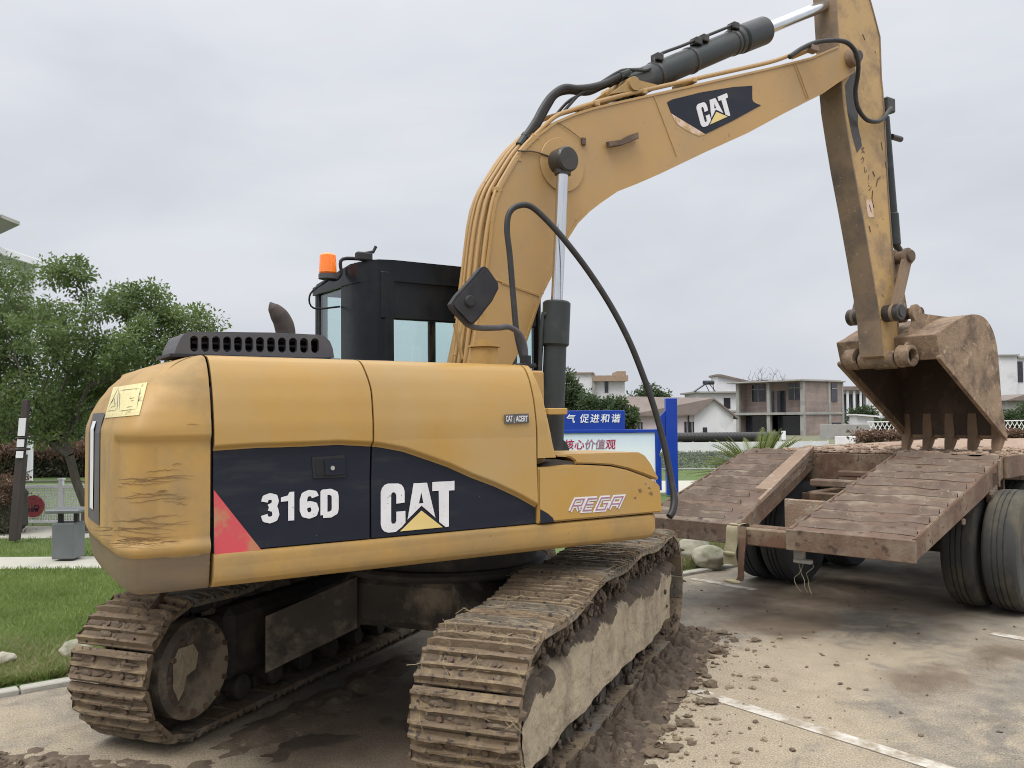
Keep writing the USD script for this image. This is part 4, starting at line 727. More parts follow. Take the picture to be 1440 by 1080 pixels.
# ---- mirror on a bent arm
mr = sub('mirror', exc)
ym = -.95
arm = smooth_pts(uy3([(739, 512), (738, 488), (731, 470), (716, 460), (700, 461), (672, 461), (657, 456), (649, 445), (645, 430), (649, 415)], ym), 6)
put('mirror_arm', B().tube(arm, .017, 10), M['dgrey'], mr, smooth=True)
put('mirror_arm_base', B().cyl((arm[0][0], ym, ZT - .02), (arm[0][0], ym, arm[0][2] + .05), .034, 14).box(arm[0][0] - .06, arm[0][0] + .06, ym - .03, ym + .03, ZT - .01, ZT + .015, .005), M['black'], mr)
mp = Polygon(uys([(674, 377), (679, 375), (684, 378), (698, 398), (699, 406), (690, 424), (668, 452), (661, 458), (655, 456), (634, 434), (632, 428), (640, 416), (660, 394)], ym - .03)).buffer(.012).buffer(-.012)
put('mirror_back', prism(mp, ym - .06, ym + .01, .014), M['black'], mr, smooth=40)
c_ = uy(667, 424, ym - .06); put('mirror_mount', B().cyl((c_[0] - .03, ym - .075, c_[1]), (c_[0] - .03, ym - .05, c_[1]), .035, 16, bev=.008), M['black'], mr, smooth=40)
# ---- stick, its cylinders, linkage and bucket
YS = .12
stick = sub('stick', exc)
fl_px = [(1172, -45), (1176, 10), (1180, 80), (1186, 150), (1193, 195), (1200, 237), (1210, 290), (1221, 352), (1232, 417), (1237, 450), (1241, 500)]   # edge towards the machine
fr_px = [(1262, 517), (1264, 490), (1262, 440), (1259, 400), (1253, 330), (1248, 260), (1244, 175), (1241, 130), (1239, 110), (1237, 52), (1226, 10), (1212, -40)]
sp_ = uys(fl_px + fr_px, -YS)
put('stick_box', B().prism(Polygon(sp_).buffer(.015).buffer(-.015), -YS, YS, .006), M['yellow_muddy'], stick, smooth=30)
und = uys(fl_px, -YS); g = np.array([[(x - .004, y, z) for y in np.linspace(-YS + .01, YS - .01, 5)] for x, z in und])  # thin sheet over the underside, darker and browner than the stick box
put('stick_underside', grid(g), M['stickunder'], stick, label='speckled brown underside of the stick')
for pts in (und, uys(fr_px, -YS)): put('edge_flange', B().prism(LineString(pts).buffer(.008), -YS - .006, YS + .006), M['stickunder'], stick)
bs = uy(1251, 505, -YS); put('tip_boss', B().cyl((bs[0], -.19, bs[1]), (bs[0], .19, bs[1]), .085, 24, bev=.01), M['bucket'], stick, smooth=40)
dk = B().prism(uys([(1188, 120), (1202, 95), (1207, 140), (1206, 175), (1212, 205), (1205, 215), (1198, 190), (1192, 160)], -YS), -YS - .0022, -YS - .0005)
put('grease_stain', dk, M['grease'], stick)
# brushed characters down the stick and the worn sticker below them
GLYPH_AT = [('荷', 1209, 197, 8), ('式', 1213, 211, 8), ('ク', 1213, 225, 9), ('レ', 1217, 239, 9), ('ー', 1221, 250, 8), ('ン', 1223, 264, 9)]
def glyph(ch, parse=True):
    gs = []
    for p in GLYPHS[ch].split('|'):
        rings = [[tuple(map(int, q.split(','))) for q in r.split(' ')] for r in p.split('/')]
        gs.append(Polygon(rings[0], rings[1:]).buffer(0))
    return unary_union(gs)
for ch, px, py, s in GLYPH_AT:
    (x, z), h = uy(px, py, -YS), s / F * 8.9
    q = affinity.translate(affinity.scale(glyph(ch), h / 80, h / 72, origin=(0, 0)), x - h / 2, z - h / 2)
    if ch == 'ー': q = affinity.rotate(q, 80)
    put('brushed_character', B().prism(affinity.rotate(q, 6), -YS - .002, -YS - .0004), M['brownsteel'], stick)
put('worn_sticker', flat(uys([(1217, 281), (1226, 280), (1229, 305), (1221, 306)], -YS), -YS - .0005, .002), M['sticker_old'], stick, label='small worn pale sticker on the stick')
for pts in ([(1227, 268), (1226, 282), (1229, 292)], [(1227, 241), (1230, 248)], [(1232, 262), (1234, 252), (1238, 249)], [(1222, 288), (1225, 298)], [(1222, 318), (1224, 326)], [(1239, 200), (1241, 211)], [(1245, 228), (1246, 236)], [(1213, 48), (1216, 56)]):
    put('rust_scratch', B().tube(uy3(pts, -YS - .001), .006, 5), M['brownsteel'], stick)
hs = smooth_pts([(*[uy(a, b, c)[0]], c, uy(a, b, c)[1]) for a, b, c in [(1110, 80, -.25), (1128, 68, -.27), (1146, 60, -.29), (1165, 57, -.32), (1180, 57, -.34), (1193, 61, -.36), (1203, 73, -.36), (1207, 90, -.34), (1206, 108, -.28), (1203, 128, -.22), (1206, 150, -.20), (1216, 166, -.19), (1228, 171, -.19), (1240, 168, -.17), (1253, 152, -.12)]], 6)
put('stick_hose', B().tube(hs, .021, 10), M['hose'], stick, smooth=True)
hc = uy(1145, 67, -.29); put('hose_clamp', B().box(hc[0] - .05, hc[0] + .05, -.31, -.23, hc[1] - .035, hc[1] + .02, .008), M['stickunder'], stick)
br = uy(1249, 148, 0); br2 = uy(1257, 196, 0)
put('line_bracket', B().box(br[0] - .10, br[0] + .04, -.06, .06, br[1] - .09, br[1] + .06, .012), M['grease'], stick)
put('pipe_stub', B().cyl((br2[0] - .1, -.04, br2[1]), (br2[0] + .06, -.04, br2[1]), .03, 12), M['grease'], stick)
# stick cylinder on top of the boom
sc_ = sub('stick_cylinder', exc)
f3 = lambda px, py, y=0.0: np.array([uy(px, py, y)[0], y, uy(px, py, y)[1]])
a, b_, c_, d_ = f3(872, 127), f3(1040, 56), f3(1074, 43), f3(1192, -6)
put('barrel', B().cyl(a, b_, .105, 30), M['steelgrey'], sc_, smooth=40)
put('gland', B().cyl(b_, c_, .125, 30, bev=.015).cyl(b_ - (c_ - b_) * .22, b_ - (c_ - b_) * .02, .116, 30, bev=.01), M['steelgrey'], sc_, smooth=40)
put('rod', B().cyl(c_, d_, .055, 22), M['chrome'], sc_, smooth=40)
put('rod_eye', B().cyl((d_[0], -.11, d_[2]), (d_[0], .11, d_[2]), .1, 22, bev=.01), M['grease'], sc_, smooth=40)
for t in (.02, .27, .56, .93): q = a + (b_ - a) * t; e = (b_ - a) / np.linalg.norm(b_ - a); put('clamp_band', B().cyl(q - e * .02, q + e * .02, .113, 26, bev=.006), M['grease'], sc_, smooth=40)
upn = np.array([-(b_ - a)[2], 0, (b_ - a)[0]]); upn /= np.linalg.norm(upn)
fp_ = [f3(880, 98, -.05), f3(908, 97, -.05), f3(920, 95, -.05)] + [a + (b_ - a) * t + upn * .135 + [0, -.05, 0] for t in (.30, .5, .62, .80, .97)]
put('feed_pipe', B().tube(smooth_pts(fp_, 4), .013, 8), M['hose'], sc_, smooth=True)
for t in (.30, .62, .68, .95): q = a + (b_ - a) * t + upn * .12; put('pipe_clamp', B().box(q[0] - .035, q[0] + .035, -.09, .0, q[2] - .03, q[2] + .03, .006), M['grease'], sc_)
mb = [f3(840, 141), f3(866, 122), f3(880, 122), f3(905, 128), f3(905, 132)]
put('mount_plate', B().prism([(q[0], q[2]) for q in mb], -.16, -.12).prism([(q[0], q[2]) for q in mb], .12, .16).cyl((a[0], -.18, a[2]), (a[0], .18, a[2]), .055, 18), M['yellow_dull'], sc_)
# bucket cylinder and linkage
bk = sub('bucket_cylinder', exc)
a, b_, c_ = f3(1243, 165), f3(1257, 340), f3(1274, 366)
put('barrel', B().cyl(a, f3(1256, 322), .054, 26).cyl(f3(1254, 300), f3(1257.5, 345), .066, 26, bev=.008), M['steelgrey'], bk, smooth=40)
put('rod', B().cyl(b_, c_, .036, 18), M['grease'], bk, smooth=40)
lk = sub('bucket_linkage', exc)
pU, pL, pE = uy(1274, 361, -.2), uy(1256, 440, -.2), uy(1287, 440, -.2)
def link(p, q, y0, y1, r0, r1):
    p, q = np.array(p), np.array(q); return prism(unary_union([Point(p).buffer(r0), Point(q).buffer(r1), LineString([p, q]).buffer(min(r0, r1) * .72)]), y0, y1, .008)
for s in (-1, 1): put('side_link', link(pU, pL, s * .215 - .025, s * .215 + .025, .085, .085), M['stickunder'], lk, smooth=40)
put('bucket_link', B().add(*link(pU, pE, -.09, .09, .09, .085)), M['bucket'], lk, smooth=40)
put('link_pin', B().cyl((pU[0], -.27, pU[1]), (pU[0], .27, pU[1]), .062, 20, bev=.008), M['brownsteel'], lk, smooth=40)
put('link_pin', B().cyl((pL[0], -.29, pL[1]), (pL[0], .29, pL[1]), .085, 22, bev=.01).cyl((pL[0], -.30, pL[1]), (pL[0], -.2, pL[1]), .045, 16), M['grease'], lk, smooth=40)
put('link_pin', B().cyl((pE[0], -.27, pE[1]), (pE[0], .27, pE[1]), .055, 20, bev=.008), M['brownsteel'], lk, smooth=40)

bu = sub('bucket', exc)
YB2 = .55
F_, G_, B_, C_, D_, D2_, E_ = uys([(1322, 503), (1316, 471), (1369, 442), (1388, 450), (1401, 480), (1407, 540), (1412, 612)], -YB2)
arc_ = smooth_pts([G_, (np.array(G_) * .45 + np.array(B_) * .55 + [0, .03]), B_, C_, D_, D2_, E_], 8)
side_poly = Polygon([F_] + [tuple(p) for p in arc_])
for s in (-1, 1): put('side_plate', prism(side_poly, s * (YB2 - .015) - .015, s * (YB2 - .015) + .015, .004), M['bucket'], bu, smooth=30)
for s in (-1, 1):
    y = s * YB2
    put('side_cutter', B().prism(LineString([F_, E_]).buffer(.028), y - .022, y + .022), M['bucket'], bu)
nn_ = len(arc_); t_ = np.gradient(arc_, axis=0); t_ /= np.linalg.norm(t_, axis=1, keepdims=True); nin = np.stack([t_[:, 1], -t_[:, 0]], 1)
if (np.array(F_) - arc_[nn_ // 2]) @ nin[nn_ // 2] < 0: nin = -nin
inner = arc_ + nin * .022
put('wrapper', B().prism(Polygon(list(map(tuple, arc_)) + list(map(tuple, inner[::-1]))).buffer(0), -YB2 + .028, YB2 - .028), M['bucket'], bu, smooth=35)
tb = np.array([F_, G_, np.array(G_) + (np.array(B_) - G_) * .30, np.array(F_) + (np.array(B_) - G_) * .22 + [0, .01]])
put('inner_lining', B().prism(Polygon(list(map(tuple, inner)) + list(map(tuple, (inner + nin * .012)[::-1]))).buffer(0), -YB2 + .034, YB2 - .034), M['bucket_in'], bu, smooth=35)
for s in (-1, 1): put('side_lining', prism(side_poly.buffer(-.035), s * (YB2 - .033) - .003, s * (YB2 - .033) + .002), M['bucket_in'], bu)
put('top_beam', prism(Polygon(tb).buffer(.012), -YB2 + .005, YB2 - .005, .006), M['bucket'], bu, smooth=30)
ry_ = -.25; R0 = uy(1269, 501, ry_); T0 = uy(1287, 440, ry_)
for s in (-1, 1):
    ear = unary_union([Point(R0).buffer(.11), Point(T0).buffer(.085), Polygon([R0, T0, (uy(1345, 448, ry_)), (uy(1335, 497, ry_)), (uy(1300, 503, ry_))])]).buffer(.02).buffer(-.02)
    put('ear', B().prism(ear, s * .25 - .022, s * .25 + .022, .006), M['bucket'], bu, smooth=30)
y0 = -.29
for s in (-1, 1):
    ring = Point(R0).buffer(.105).difference(Point(R0).buffer(.066)); put('pin_boss', B().prism(ring, s * .31 - .05, s * .31 + .05, .006), M['bucket'], bu, smooth=40)
put('pin', B().cyl((R0[0], -.30, R0[1]), (R0[0], .30, R0[1]), .064, 22), M['hole'], bu, smooth=40)
tip = uy(1406, 642, -YB2); dl = np.array(E_) - np.array(arc_[-6]); dl /= np.linalg.norm(dl)
put('cutting_edge', B().prism(LineString([np.array(E_) - dl * .16, np.array(E_) + dl * .02]).buffer(.022), -YB2, YB2, .004), M['bucket'], bu)
for i, y in enumerate((-.50, -.25, 0.0, .25, .50)):
    e = np.array([E_[0], y, E_[1]]); d3 = np.array([(tip[0] - E_[0]), 0, tip[1] - E_[1]]); L_ = np.linalg.norm(d3); d3 /= L_
    nrm = np.array([-d3[2], 0, d3[0]]); th = B()
    P8 = []
    for t, hw, ht in ((-.02, .052, .050), (L_ * .45, .043, .038), (L_ + .035, .020, .012)):
        c = e + d3 * t; P8 += [c + np.array([0, a * hw, 0]) + nrm * b * ht for a in (-1, 1) for b in (-1, 1)]
    th.add(m3.Manifold.hull_points(np.array(P8)))
    tt = put('tooth', th, M['tooth'], bu)
    ad = []
    for t, hw, ht in ((-.34, .034, .025), (-.10, .050, .05), (.035, .055, .055)):
        c = e + np.array([dl[0], 0, dl[1]]) * t; ad += [c + np.array([0, a * hw, 0]) + nrm * b * ht for a in (-1, 1) for b in (-1, 1)]
    put('tooth_adapter', m3.Manifold.hull_points(np.array(ad)), M['tooth'], tt)

# ---- undercarriage (turned 34.8 degrees to the upper body)
TL, TW = 1.865, .535
ENDS = ((-1.46, .410, .350), (1.475, .455, .395))                       # (x, z, radius) of the belt round sprocket and idler
car = sub('car_body', exc, rz=68.195 - 33.434)
cb = B().cyl((0, 0, .86), (0, 0, .985), .62, 48).cyl((0, 0, .80), (0, 0, .86), .70, 48, bev=.02)
put('slewing_ring', cb, M['dark_iron'], car, smooth=40)
put('centre_frame', B().box(-.55, .55, -.5, .5, .48, .80, .05), M['caked_iron'], car)
for sx in (-1, 1):
    for sy in (-1, 1):
        leg = []
        for (x, y, w, z0, z1) in ((sx * .38, sy * .40, .22, .48, .80), (sx * .80, sy * .80, .17, .26, .60)):
            leg += [(x + a * w, y - a * sx * sy * w * .3, z) for a in (-1, 1) for z in (z0, z1)]
        put('frame_leg', m3.Manifold.hull_points(np.array(leg)), M['caked_iron'], car)

hp = B(); rh_ = np.random.default_rng(8)
for _ in range(90):
    q = at(rh_.uniform(708, 775), rh_.uniform(778, 806), rh_.uniform(6.15, 6.6)); l_ = rotz(-math.radians(68.195)) @ (q - CU); hp.add(*blob(l_, rh_.uniform(.03, .085), rh_.integers(0, 999), 1, .5))
put('packed_mud', hp, M['clod'], car, kind='stuff')
def belt(n=46):
    """Centre line of the shoes' backs: (x, z, direction) around sprocket and idler with a sagging top run."""
    pts = []; (xr, zr, rr), (xf, zf, rf) = ENDS
    for x in np.linspace(xr, xf, 60): pts.append((x, .06))
    for t in np.linspace(-90, 90, 40)[1:-1]: pts.append((xf + rf * math.cos(math.radians(t)), zf + rf * math.sin(math.radians(t))))
    for x in np.linspace(xf, xr, 60):
        u = (x - xr) / (xf - xr); pts.append((x, zr + rr + (zf + rf - zr - rr) * sstep(u, 0, .45) - .030 * (math.sin(u * 3 * math.pi) ** 2)))
    for t in np.linspace(90, 270, 40)[1:-1]: pts.append((xr + rr * math.cos(math.radians(t)), zr + rr * math.sin(math.radians(t))))
    p = np.array(pts + [pts[0]]); s = np.concatenate([[0], np.cumsum(np.linalg.norm(np.diff(p, axis=0), axis=1))])
    u = (np.arange(n) + .5) * s[-1] / n; q = np.stack([np.interp(u, s, p[:, k]) for k in (0, 1)], 1)
    e = .04; q2 = np.stack([np.interp((u + e) % s[-1], s, p[:, k]) for k in (0, 1)], 1); q1 = np.stack([np.interp((u - e) % s[-1], s, p[:, k]) for k in (0, 1)], 1)
    d = q2 - q1; return q, d / np.linalg.norm(d, axis=1, keepdims=True), s[-1] / n
SHOE = [(-.104, .0), (-.104, .014), (-.088, .018), (-.082, .050), (-.066, .050), (-.058, .020), (-.012, .018), (-.006, .044), (.010, .044), (.016, .018), (.060, .018), (.066, .050), (.082, .050), (.088, .012), (.100, .008), (.100, -.006), (-.09, -.008)]
bq, bdir, pitch = belt()
for TG, sg in ((.975, -1), (1.11, 1)):
    (xr, zr_, rr_), (xf, zf_, rf_) = ENDS
    trk = sub('track', exc, rz=68.195 - 33.434)
    tag(trk, label=('mud-caked near track' if sg < 0 else 'mud-caked far track with the bare drive cover'))
    rs = np.random.default_rng(20 + sg)
    for i, (c, d) in enumerate(zip(bq, bdir)):
        n_ = np.array([d[1], -d[0]])                                     # outwards for a loop that runs anticlockwise
        ys = np.linspace(-TW / 2, TW / 2, 10); pr = np.array(SHOE)
        jx = rs.normal(0, .004); Pn = []
        for y in ys:
            wob = rs.normal(0, .0022, len(pr)); cut_ = .012 if abs(y) > TW / 2 - .01 else 0
            a = pr[:, 0] * (pitch / .205) + jx; h = pr[:, 1] + wob * (pr[:, 1] > .01) - cut_ * (pr[:, 1] > .03)
            Pn.append(np.stack([c[0] + d[0] * a + n_[0] * h, np.full(len(pr), sg * TG + y), c[1] + d[1] * a + n_[1] * h], 1))
        Pn = np.array(Pn); Pc = np.concatenate([Pn, Pn[:, :1]], 1); b = B().add(*grid(Pc))
        for e, o in ((Pn[0], 1), (Pn[-1], -1)):
            k = len(e); b.add(np.vstack([e, e.mean(0)]), [(j, (j + 1) % k, k)[::o] for j in range(k)])
        mt = ['shoe', 'shoe_rust', 'shoe', 'shoe_steel', 'shoe_rust'][rs.integers(0, 5)] if (sg < 0 or c[0] > -1.0) else ['shoe_rust', 'shoe_rust', 'shoe', 'shoe_steel'][rs.integers(0, 4)]
        put('shoe', b, M[mt], trk)
    # bolts on the shoes near the rear, and soil caked between the grousers
    bl = B(); mud = B()
    for i, (c, d) in enumerate(zip(bq, bdir)):
        n_ = np.array([d[1], -d[0]])
        if c[1] > .3 or c[0] < -1.3:
            for yb_ in (-.11, .11):
                for off in (-.035, .038):
                    p = np.array([c[0] + d[0] * off, sg * TG + yb_, c[1] + d[1] * off]); nn3 = np.array([n_[0], 0, n_[1]])
                    bl.cyl(p + nn3 * .012, p + nn3 * .034, .015, 6)
            for _ in range(16):
                y = rs.uniform(-.245, .245); off = rs.choice([-.036, .038, -.036, .038]) + rs.normal(0, .008); h = rs.uniform(.010, .026)
                p = np.array([c[0] + d[0] * off + n_[0] * h, sg * TG + y, c[1] + d[1] * off + n_[1] * h])
                v, f_ = blob((0, 0, 0), 1, rs.integers(0, 999), 1, .5)
                fr = np.array([[d[0], 0, d[1]], [0, 1, 0], [n_[0], 0, n_[1]]]); v = (v * [rs.uniform(.008, .026), rs.uniform(.010, .055) + .04 * rs.random() ** 4, rs.uniform(.005, .015)]) @ fr
                mud.add(v + p, f_)
    put('shoe_bolts', bl, M['brownsteel'], trk, kind='stuff')
    put('caked_soil', mud, M['clod'] if sg < 0 else M['clod'], trk, kind='stuff')
    # drive sprocket and motor cover, idler, rollers, frame
    yc = sg * TG
    gear = [(xr + (.285 + .045 * ((k // 2) % 2)) * math.cos(k * math.pi / 42), zr_ + (.285 + .045 * ((k // 2) % 2)) * math.sin(k * math.pi / 42)) for k in range(84)]
    put('sprocket', prism(gear, yc - .04, yc + .04), M['dark_iron'], trk)
    dc_ = put('drive_cover', B().cyl((xr, yc, zr_), (xr, yc - sg * .285, zr_), .275, 40, bev=.03).cyl((xr, yc + sg * .02, zr_), (xr, yc + sg * .20, zr_), .25, 40, bev=.04), M['caked_iron'], trk, smooth=40)
    bo = B()
    for k in range(14): t = k * math.pi / 7; bo.cyl((xr + .225 * math.cos(t), yc - sg * .28, zr_ + .225 * math.sin(t)), (xr + .225 * math.cos(t), yc - sg * .302, zr_ + .225 * math.sin(t)), .016, 6)
    put('cover_bolts', bo, M['brownsteel'], dc_, kind='stuff')
    ch = B()
    for c, d in zip(bq, bdir):
        n_ = np.array([d[1], -d[0]]); fr = np.array([[d[0], 0, d[1]], [0, 1, 0], [n_[0], 0, n_[1]]])
        for o in (-1, 1): v, f_ = rbox(-.085, .085, o * .085 - .018, o * .085 + .018, -.095, -.010, .014); ch.add(v @ fr + [c[0], yc, c[1]], f_)
    put('chain_links', ch, M['dark_iron'], trk, kind='stuff')
    put('idler', B().cyl((xf, yc - .07, zf_), (xf, yc + .07, zf_), .30, 40, bev=.03), M['mud_dark'], trk, smooth=40)
    for x in np.linspace(-.98, .98, 7): put('roller', B().cyl((x, yc - .215, .165), (x, yc + .215, .165), .075, 20, bev=.02), M['dark_iron'], trk, smooth=40)
    put('frame_beam', B().box(-1.1, 1.35, yc - .20, yc + .20, .22, .66, .05).box(-1.72, -.9, yc - .15, yc + .15, .30, .62, .04), M['dark_iron'], trk)
    # mud plastered over the outer and inner flank
    for o in (sg, -sg):
        heavy = (o == -1 and sg < 0)
        nx, nz = 190, 34; X = np.linspace(-1.76, 1.50, nx); Z = np.linspace(0, 1, nz); G = []
        for x in X:
            row = []
            for w in Z:
                u_ = (x - xr) / (xf - xr); r_end = float(np.clip(rr_ + (rf_ - rr_) * sstep(u_, 0, .45), .1, 1)) - .02; zc_e = float(zr_ + (zf_ - zr_) * sstep(u_, 0, .45)); xe = np.clip(x, xr, xf); dx = x - xe; lim = math.sqrt(max(.0, r_end ** 2 - dx * dx))
                zt_ = zc_e + lim - (.05 if abs(dx) < 1e-6 else 0.01); zb2 = max(zc_e - lim + .02, .185 + .05 * meshkit.noise(np.array([x * 3, 1.0, sg]), 5))
                z = zb2 + (zt_ - zb2) * w
                nz_ = meshkit.fbm(np.array([x * 2.2, z * 3.4, sg * 7.7 + o]), 5, 11) - .5
                dep = (.225 if heavy else .16) + (.02 if heavy else .0) - .10 * sstep(w, .66, .80) * (1.0 if heavy else .8) + (.085 * nz_ + .022 * (meshkit.fbm(np.array([x * 7, z * 8, sg - o]), 4, 21) - .5) + .05 * (meshkit.fbm(np.array([x * 11, z * 13, sg + o]), 3, 4) - .5) * sstep(w, .5, .72)) * (1 + 1.3 * sstep(w, .6, .75)) - .03 * sstep(w, .93, 1.0)
                dep = min(dep, .262); 
                if not heavy: dep *= .85
                row.append((x, yc + o * dep, z))
            G.append(row)
        G = np.array(G); km = 0
        if heavy:
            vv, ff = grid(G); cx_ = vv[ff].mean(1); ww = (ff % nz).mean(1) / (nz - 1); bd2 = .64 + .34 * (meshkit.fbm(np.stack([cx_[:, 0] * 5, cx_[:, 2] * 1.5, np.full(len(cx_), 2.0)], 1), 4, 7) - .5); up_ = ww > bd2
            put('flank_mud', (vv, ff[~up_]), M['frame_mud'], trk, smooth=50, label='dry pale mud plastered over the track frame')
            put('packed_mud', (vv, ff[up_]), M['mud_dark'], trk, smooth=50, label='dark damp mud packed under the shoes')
        elif not (sg > 0 and o < 0): put('flank_mud', grid(G), M['mud_dark'], trk, smooth=50)
        else: put('flank_mud', grid(G[34:]), M['caked_iron'], trk, smooth=50)
    # rough lumps that hang out of the flank and along the upper edge
    lm = B(); rs = np.random.default_rng(55 + sg)
    for _ in range(900 if sg < 0 else 300):
        x = rs.uniform(-1.5, 1.75); u = rs.random()
        if u < .62: z, y = rs.uniform(.60, .74) + .08 * min(1, max(0, (x + 1.2) / 1.2)), rs.uniform(.12, .25)
        elif u < .85 and x > 1.0: z, y = rs.uniform(.1, .85), rs.uniform(.10, .28)
        else: z, y = rs.uniform(.05, .2), rs.uniform(.05, .25)
        lm.add(*blob((x, yc + sg * y, z), rs.uniform(.007, .016) + .02 * rs.random() ** 4, rs.integers(0, 999), 1, .6, (1.2, .8, 1.3)))
    put('mud_lumps', lm, M['mud_dark'], trk, kind='stuff')
    if sg < 0:
        st = B(); rs = np.random.default_rng(91)
        for _ in range(900):
            k = rs.integers(0, len(bq)); c, d = bq[k], bdir[k]
            if c[1] < .35 and c[0] > -1.5: continue
            n_ = np.array([d[1], -d[0]]); y = rs.uniform(-.27, .27); p = np.array([c[0] + n_[0] * .035, yc + y, c[1] + n_[1] * .035])
            fr = np.array([[d[0], 0, d[1]], [0, 1, 0], [n_[0], 0, n_[1]]]); an = rs.uniform(0, 6.28); L_ = .02 + .10 * rs.random() ** 2
            q = np.array([[0, 0, 0], [.5, 0, rs.uniform(.0, .25)], [1, rs.uniform(-.3, .3), rs.uniform(-.1, .35)]]) * L_
            q = (q @ rotz(an).T) @ fr + p; st.add(*tube(q, rs.uniform(.0006, .0012), 3, False))
        put('dry_straw', st, M['straw'], trk, kind='stuff')
    else:
        k = np.argmin(np.abs(bq[:, 0] + 1.6) + (bq[:, 1] < .5) * 9); pc = bq[k]
        put('stuck_stick', B().tube([(pc[0] - .08, yc - .12, pc[1] + .02), (pc[0] + .22, yc - .02, pc[1] + .14)], .018, 7), M['brownsteel'], trk)
        ag = np.linspace(0, 2 * np.pi, 4, endpoint=False)
        put('cover_patch', B().add(*prism(Polygon([(xr - .20, .36), (xr - .20, .50), (xr - .16, .56), (xr - .05, .56), (xr - .01, .50), (xr - .03, .42), (xr - .10, .40), (xr - .12, .33), (xr - .16, .28)]), yc - .291, yc - .288)), M['frame_mud'], trk, label='bare beige patch on the drive cover')
# ------------------------------------------------------------------ flatbed truck with a beaver tail (x forward, y left, origin under its rear right corner)
TO = np.array([3.03, 6.6, 0.0]); TA = 45.4; RT = rotz(math.radians(TA))
trk_l = 'rusty flatbed truck with two worn loading ramps and a clay-covered deck'
tr = thing('flatbed_truck', trk_l, 'truck', TO, TA)
DECK, RW, ZLO = 1.385, 2.52, .845
rt = np.random.default_rng(31)
def rampz(a): return ZLO + (DECK - ZLO) * np.clip(a / 2.3, 0, 1)
def skew(mesh, L0, R0, L1, R1):
    """b in [0, 1] across the ramp -> truck coordinates, for a ramp whose sides run from (L0, R0) to (L1, R1)."""
    v, f = mesh.get() if isinstance(mesh, B) else mesh
    v = np.array(v, float); t = v[:, 0] / 2.3; lo = L0 + (L1 - L0) * t; hi = R0 + (R1 - R0) * t; v[:, 1] = lo + (hi - lo) * v[:, 1]; return v, f
for L0, R0, L1, R1, far in ((0.0, 1.03, 0.0, 1.03, 0), (1.48, 2.52, 1.90, 2.72, 1)):
    rp = sub('ramp', tr); sk = lambda q: skew(q, L0, R0, L1, R1)
    nx, ny = 70, 26
    g = np.array([[(a, b, rampz(a) + .012 * (meshkit.fbm(np.array([a * 3, b * 4, L0]), 4, 4) - .5)) for b in np.linspace(.03, .97, ny)] for a in np.linspace(0, 2.3, nx)])
    put('ramp_plate', sk(B().add(*grid(g)).add(*prism([(0, ZLO - .008), (2.3, DECK - .008), (2.3, DECK - .03), (0, ZLO - .03)], .03, .97))), M['rust_ramp'], rp, smooth=40)
    for b in (0.0, .97):
        put('ramp_side', sk(prism([(-.005, ZLO + .014), (2.3, DECK + .012), (2.3, DECK - .17), (1.6, DECK - .34), (-.005, ZLO - .155)], b, b + .03, .005)), M['rust'], rp)
    if far: put('ramp_channel', sk(B().add(*prism([(.9, rampz(.9) + .03), (2.32, DECK + .045), (2.32, DECK + .0), (.9, rampz(.9) - .02)], .03, .20)).add(*prism([(.55, rampz(.55) + .045), (2.32, DECK + .065), (2.32, DECK - .1), (.55, rampz(.55) - .05)], .0, .035))), M['clay'], rp, label='clay-smeared raised channel along the inner side of the far ramp')
    put('ramp_end', sk(B().box(-.05, -.004, -.004, 1.004, ZLO - .165, ZLO + .004, .004)), M['rust_ramp'], rp)
    hi_ = .966; lo_b = .205 if far else .034
    for k in range(10 + far):
        a = .13 + k * (2.10 / (9 + far)) + rt.normal(0, .012); ph = rt.uniform(0, 6, 4); amp = rt.uniform(.010, .024); n_ = 44; u = np.linspace(lo_b, hi_, n_)
        w = amp * (np.sin(u * 5 + ph[0]) + .6 * np.sin(u * 11 + ph[1]) + .3 * np.sin(u * 23 + ph[3])); h = .036 * (1 + .4 * np.sin(u * 8 + ph[2]) + .25 * np.sin(u * 31 + ph[1]))
        pts = np.stack([a + w, u, rampz(a + w) + .003], 1); G = []
        for dx, hz in ((-.034, -.006), (-.022, .22), (-.008, .72), (.001, 1.0), (.007, .86), (.009, -.006)): G.append(pts + np.stack([np.full(n_, dx), np.zeros(n_), h * hz + dx * .235], 1))
        put('tread_bar', sk(grid(np.array(G).transpose(1, 0, 2))), M['tread'], rp, smooth=40)
put('rear_beam', B().box(-.01, .12, 0.02, RW - .02, ZLO - .165, ZLO - .032, .012).box(-.03, .07, 1.035, 1.455, ZLO - .165, ZLO - .02, .01), M['rust'], tr)
put('cross_bar', B().box(.10, .20, 1.03, 1.46, ZLO - .06, ZLO - .01, .012), M['rust'], tr)
put('cross_bar', B().box(1.28, 1.42, 1.03, 1.46, 1.10, 1.17, .012), M['rust_ramp'], tr)
put('cross_bar', B().box(1.90, 2.02, 1.03, 1.46, 1.16, 1.22, .012), M['rust'], tr)
put('deck_end_plate', B().box(2.27, 2.31, .02, RW - .02, 1.06, DECK - .004, .006), M['rust'], tr)
cf = B()
for b in (.86, 1.56): cf.box(1.5, 8.6, b, b + .09, .80, 1.02, .01)
for a in (1.5, 3.0, 4.4, 6.0): cf.box(a, a + .1, .86, 1.65, .84, 1.02, .01)
put('chassis', cf, M['rust'], tr)
put('cross_plate', B().box(.95, .98, .95, 1.56, .58, 1.0, .01), M['clay'], tr, label='mud-splashed plate seen between the ramps')
nx, ny = 90, 50; g = []
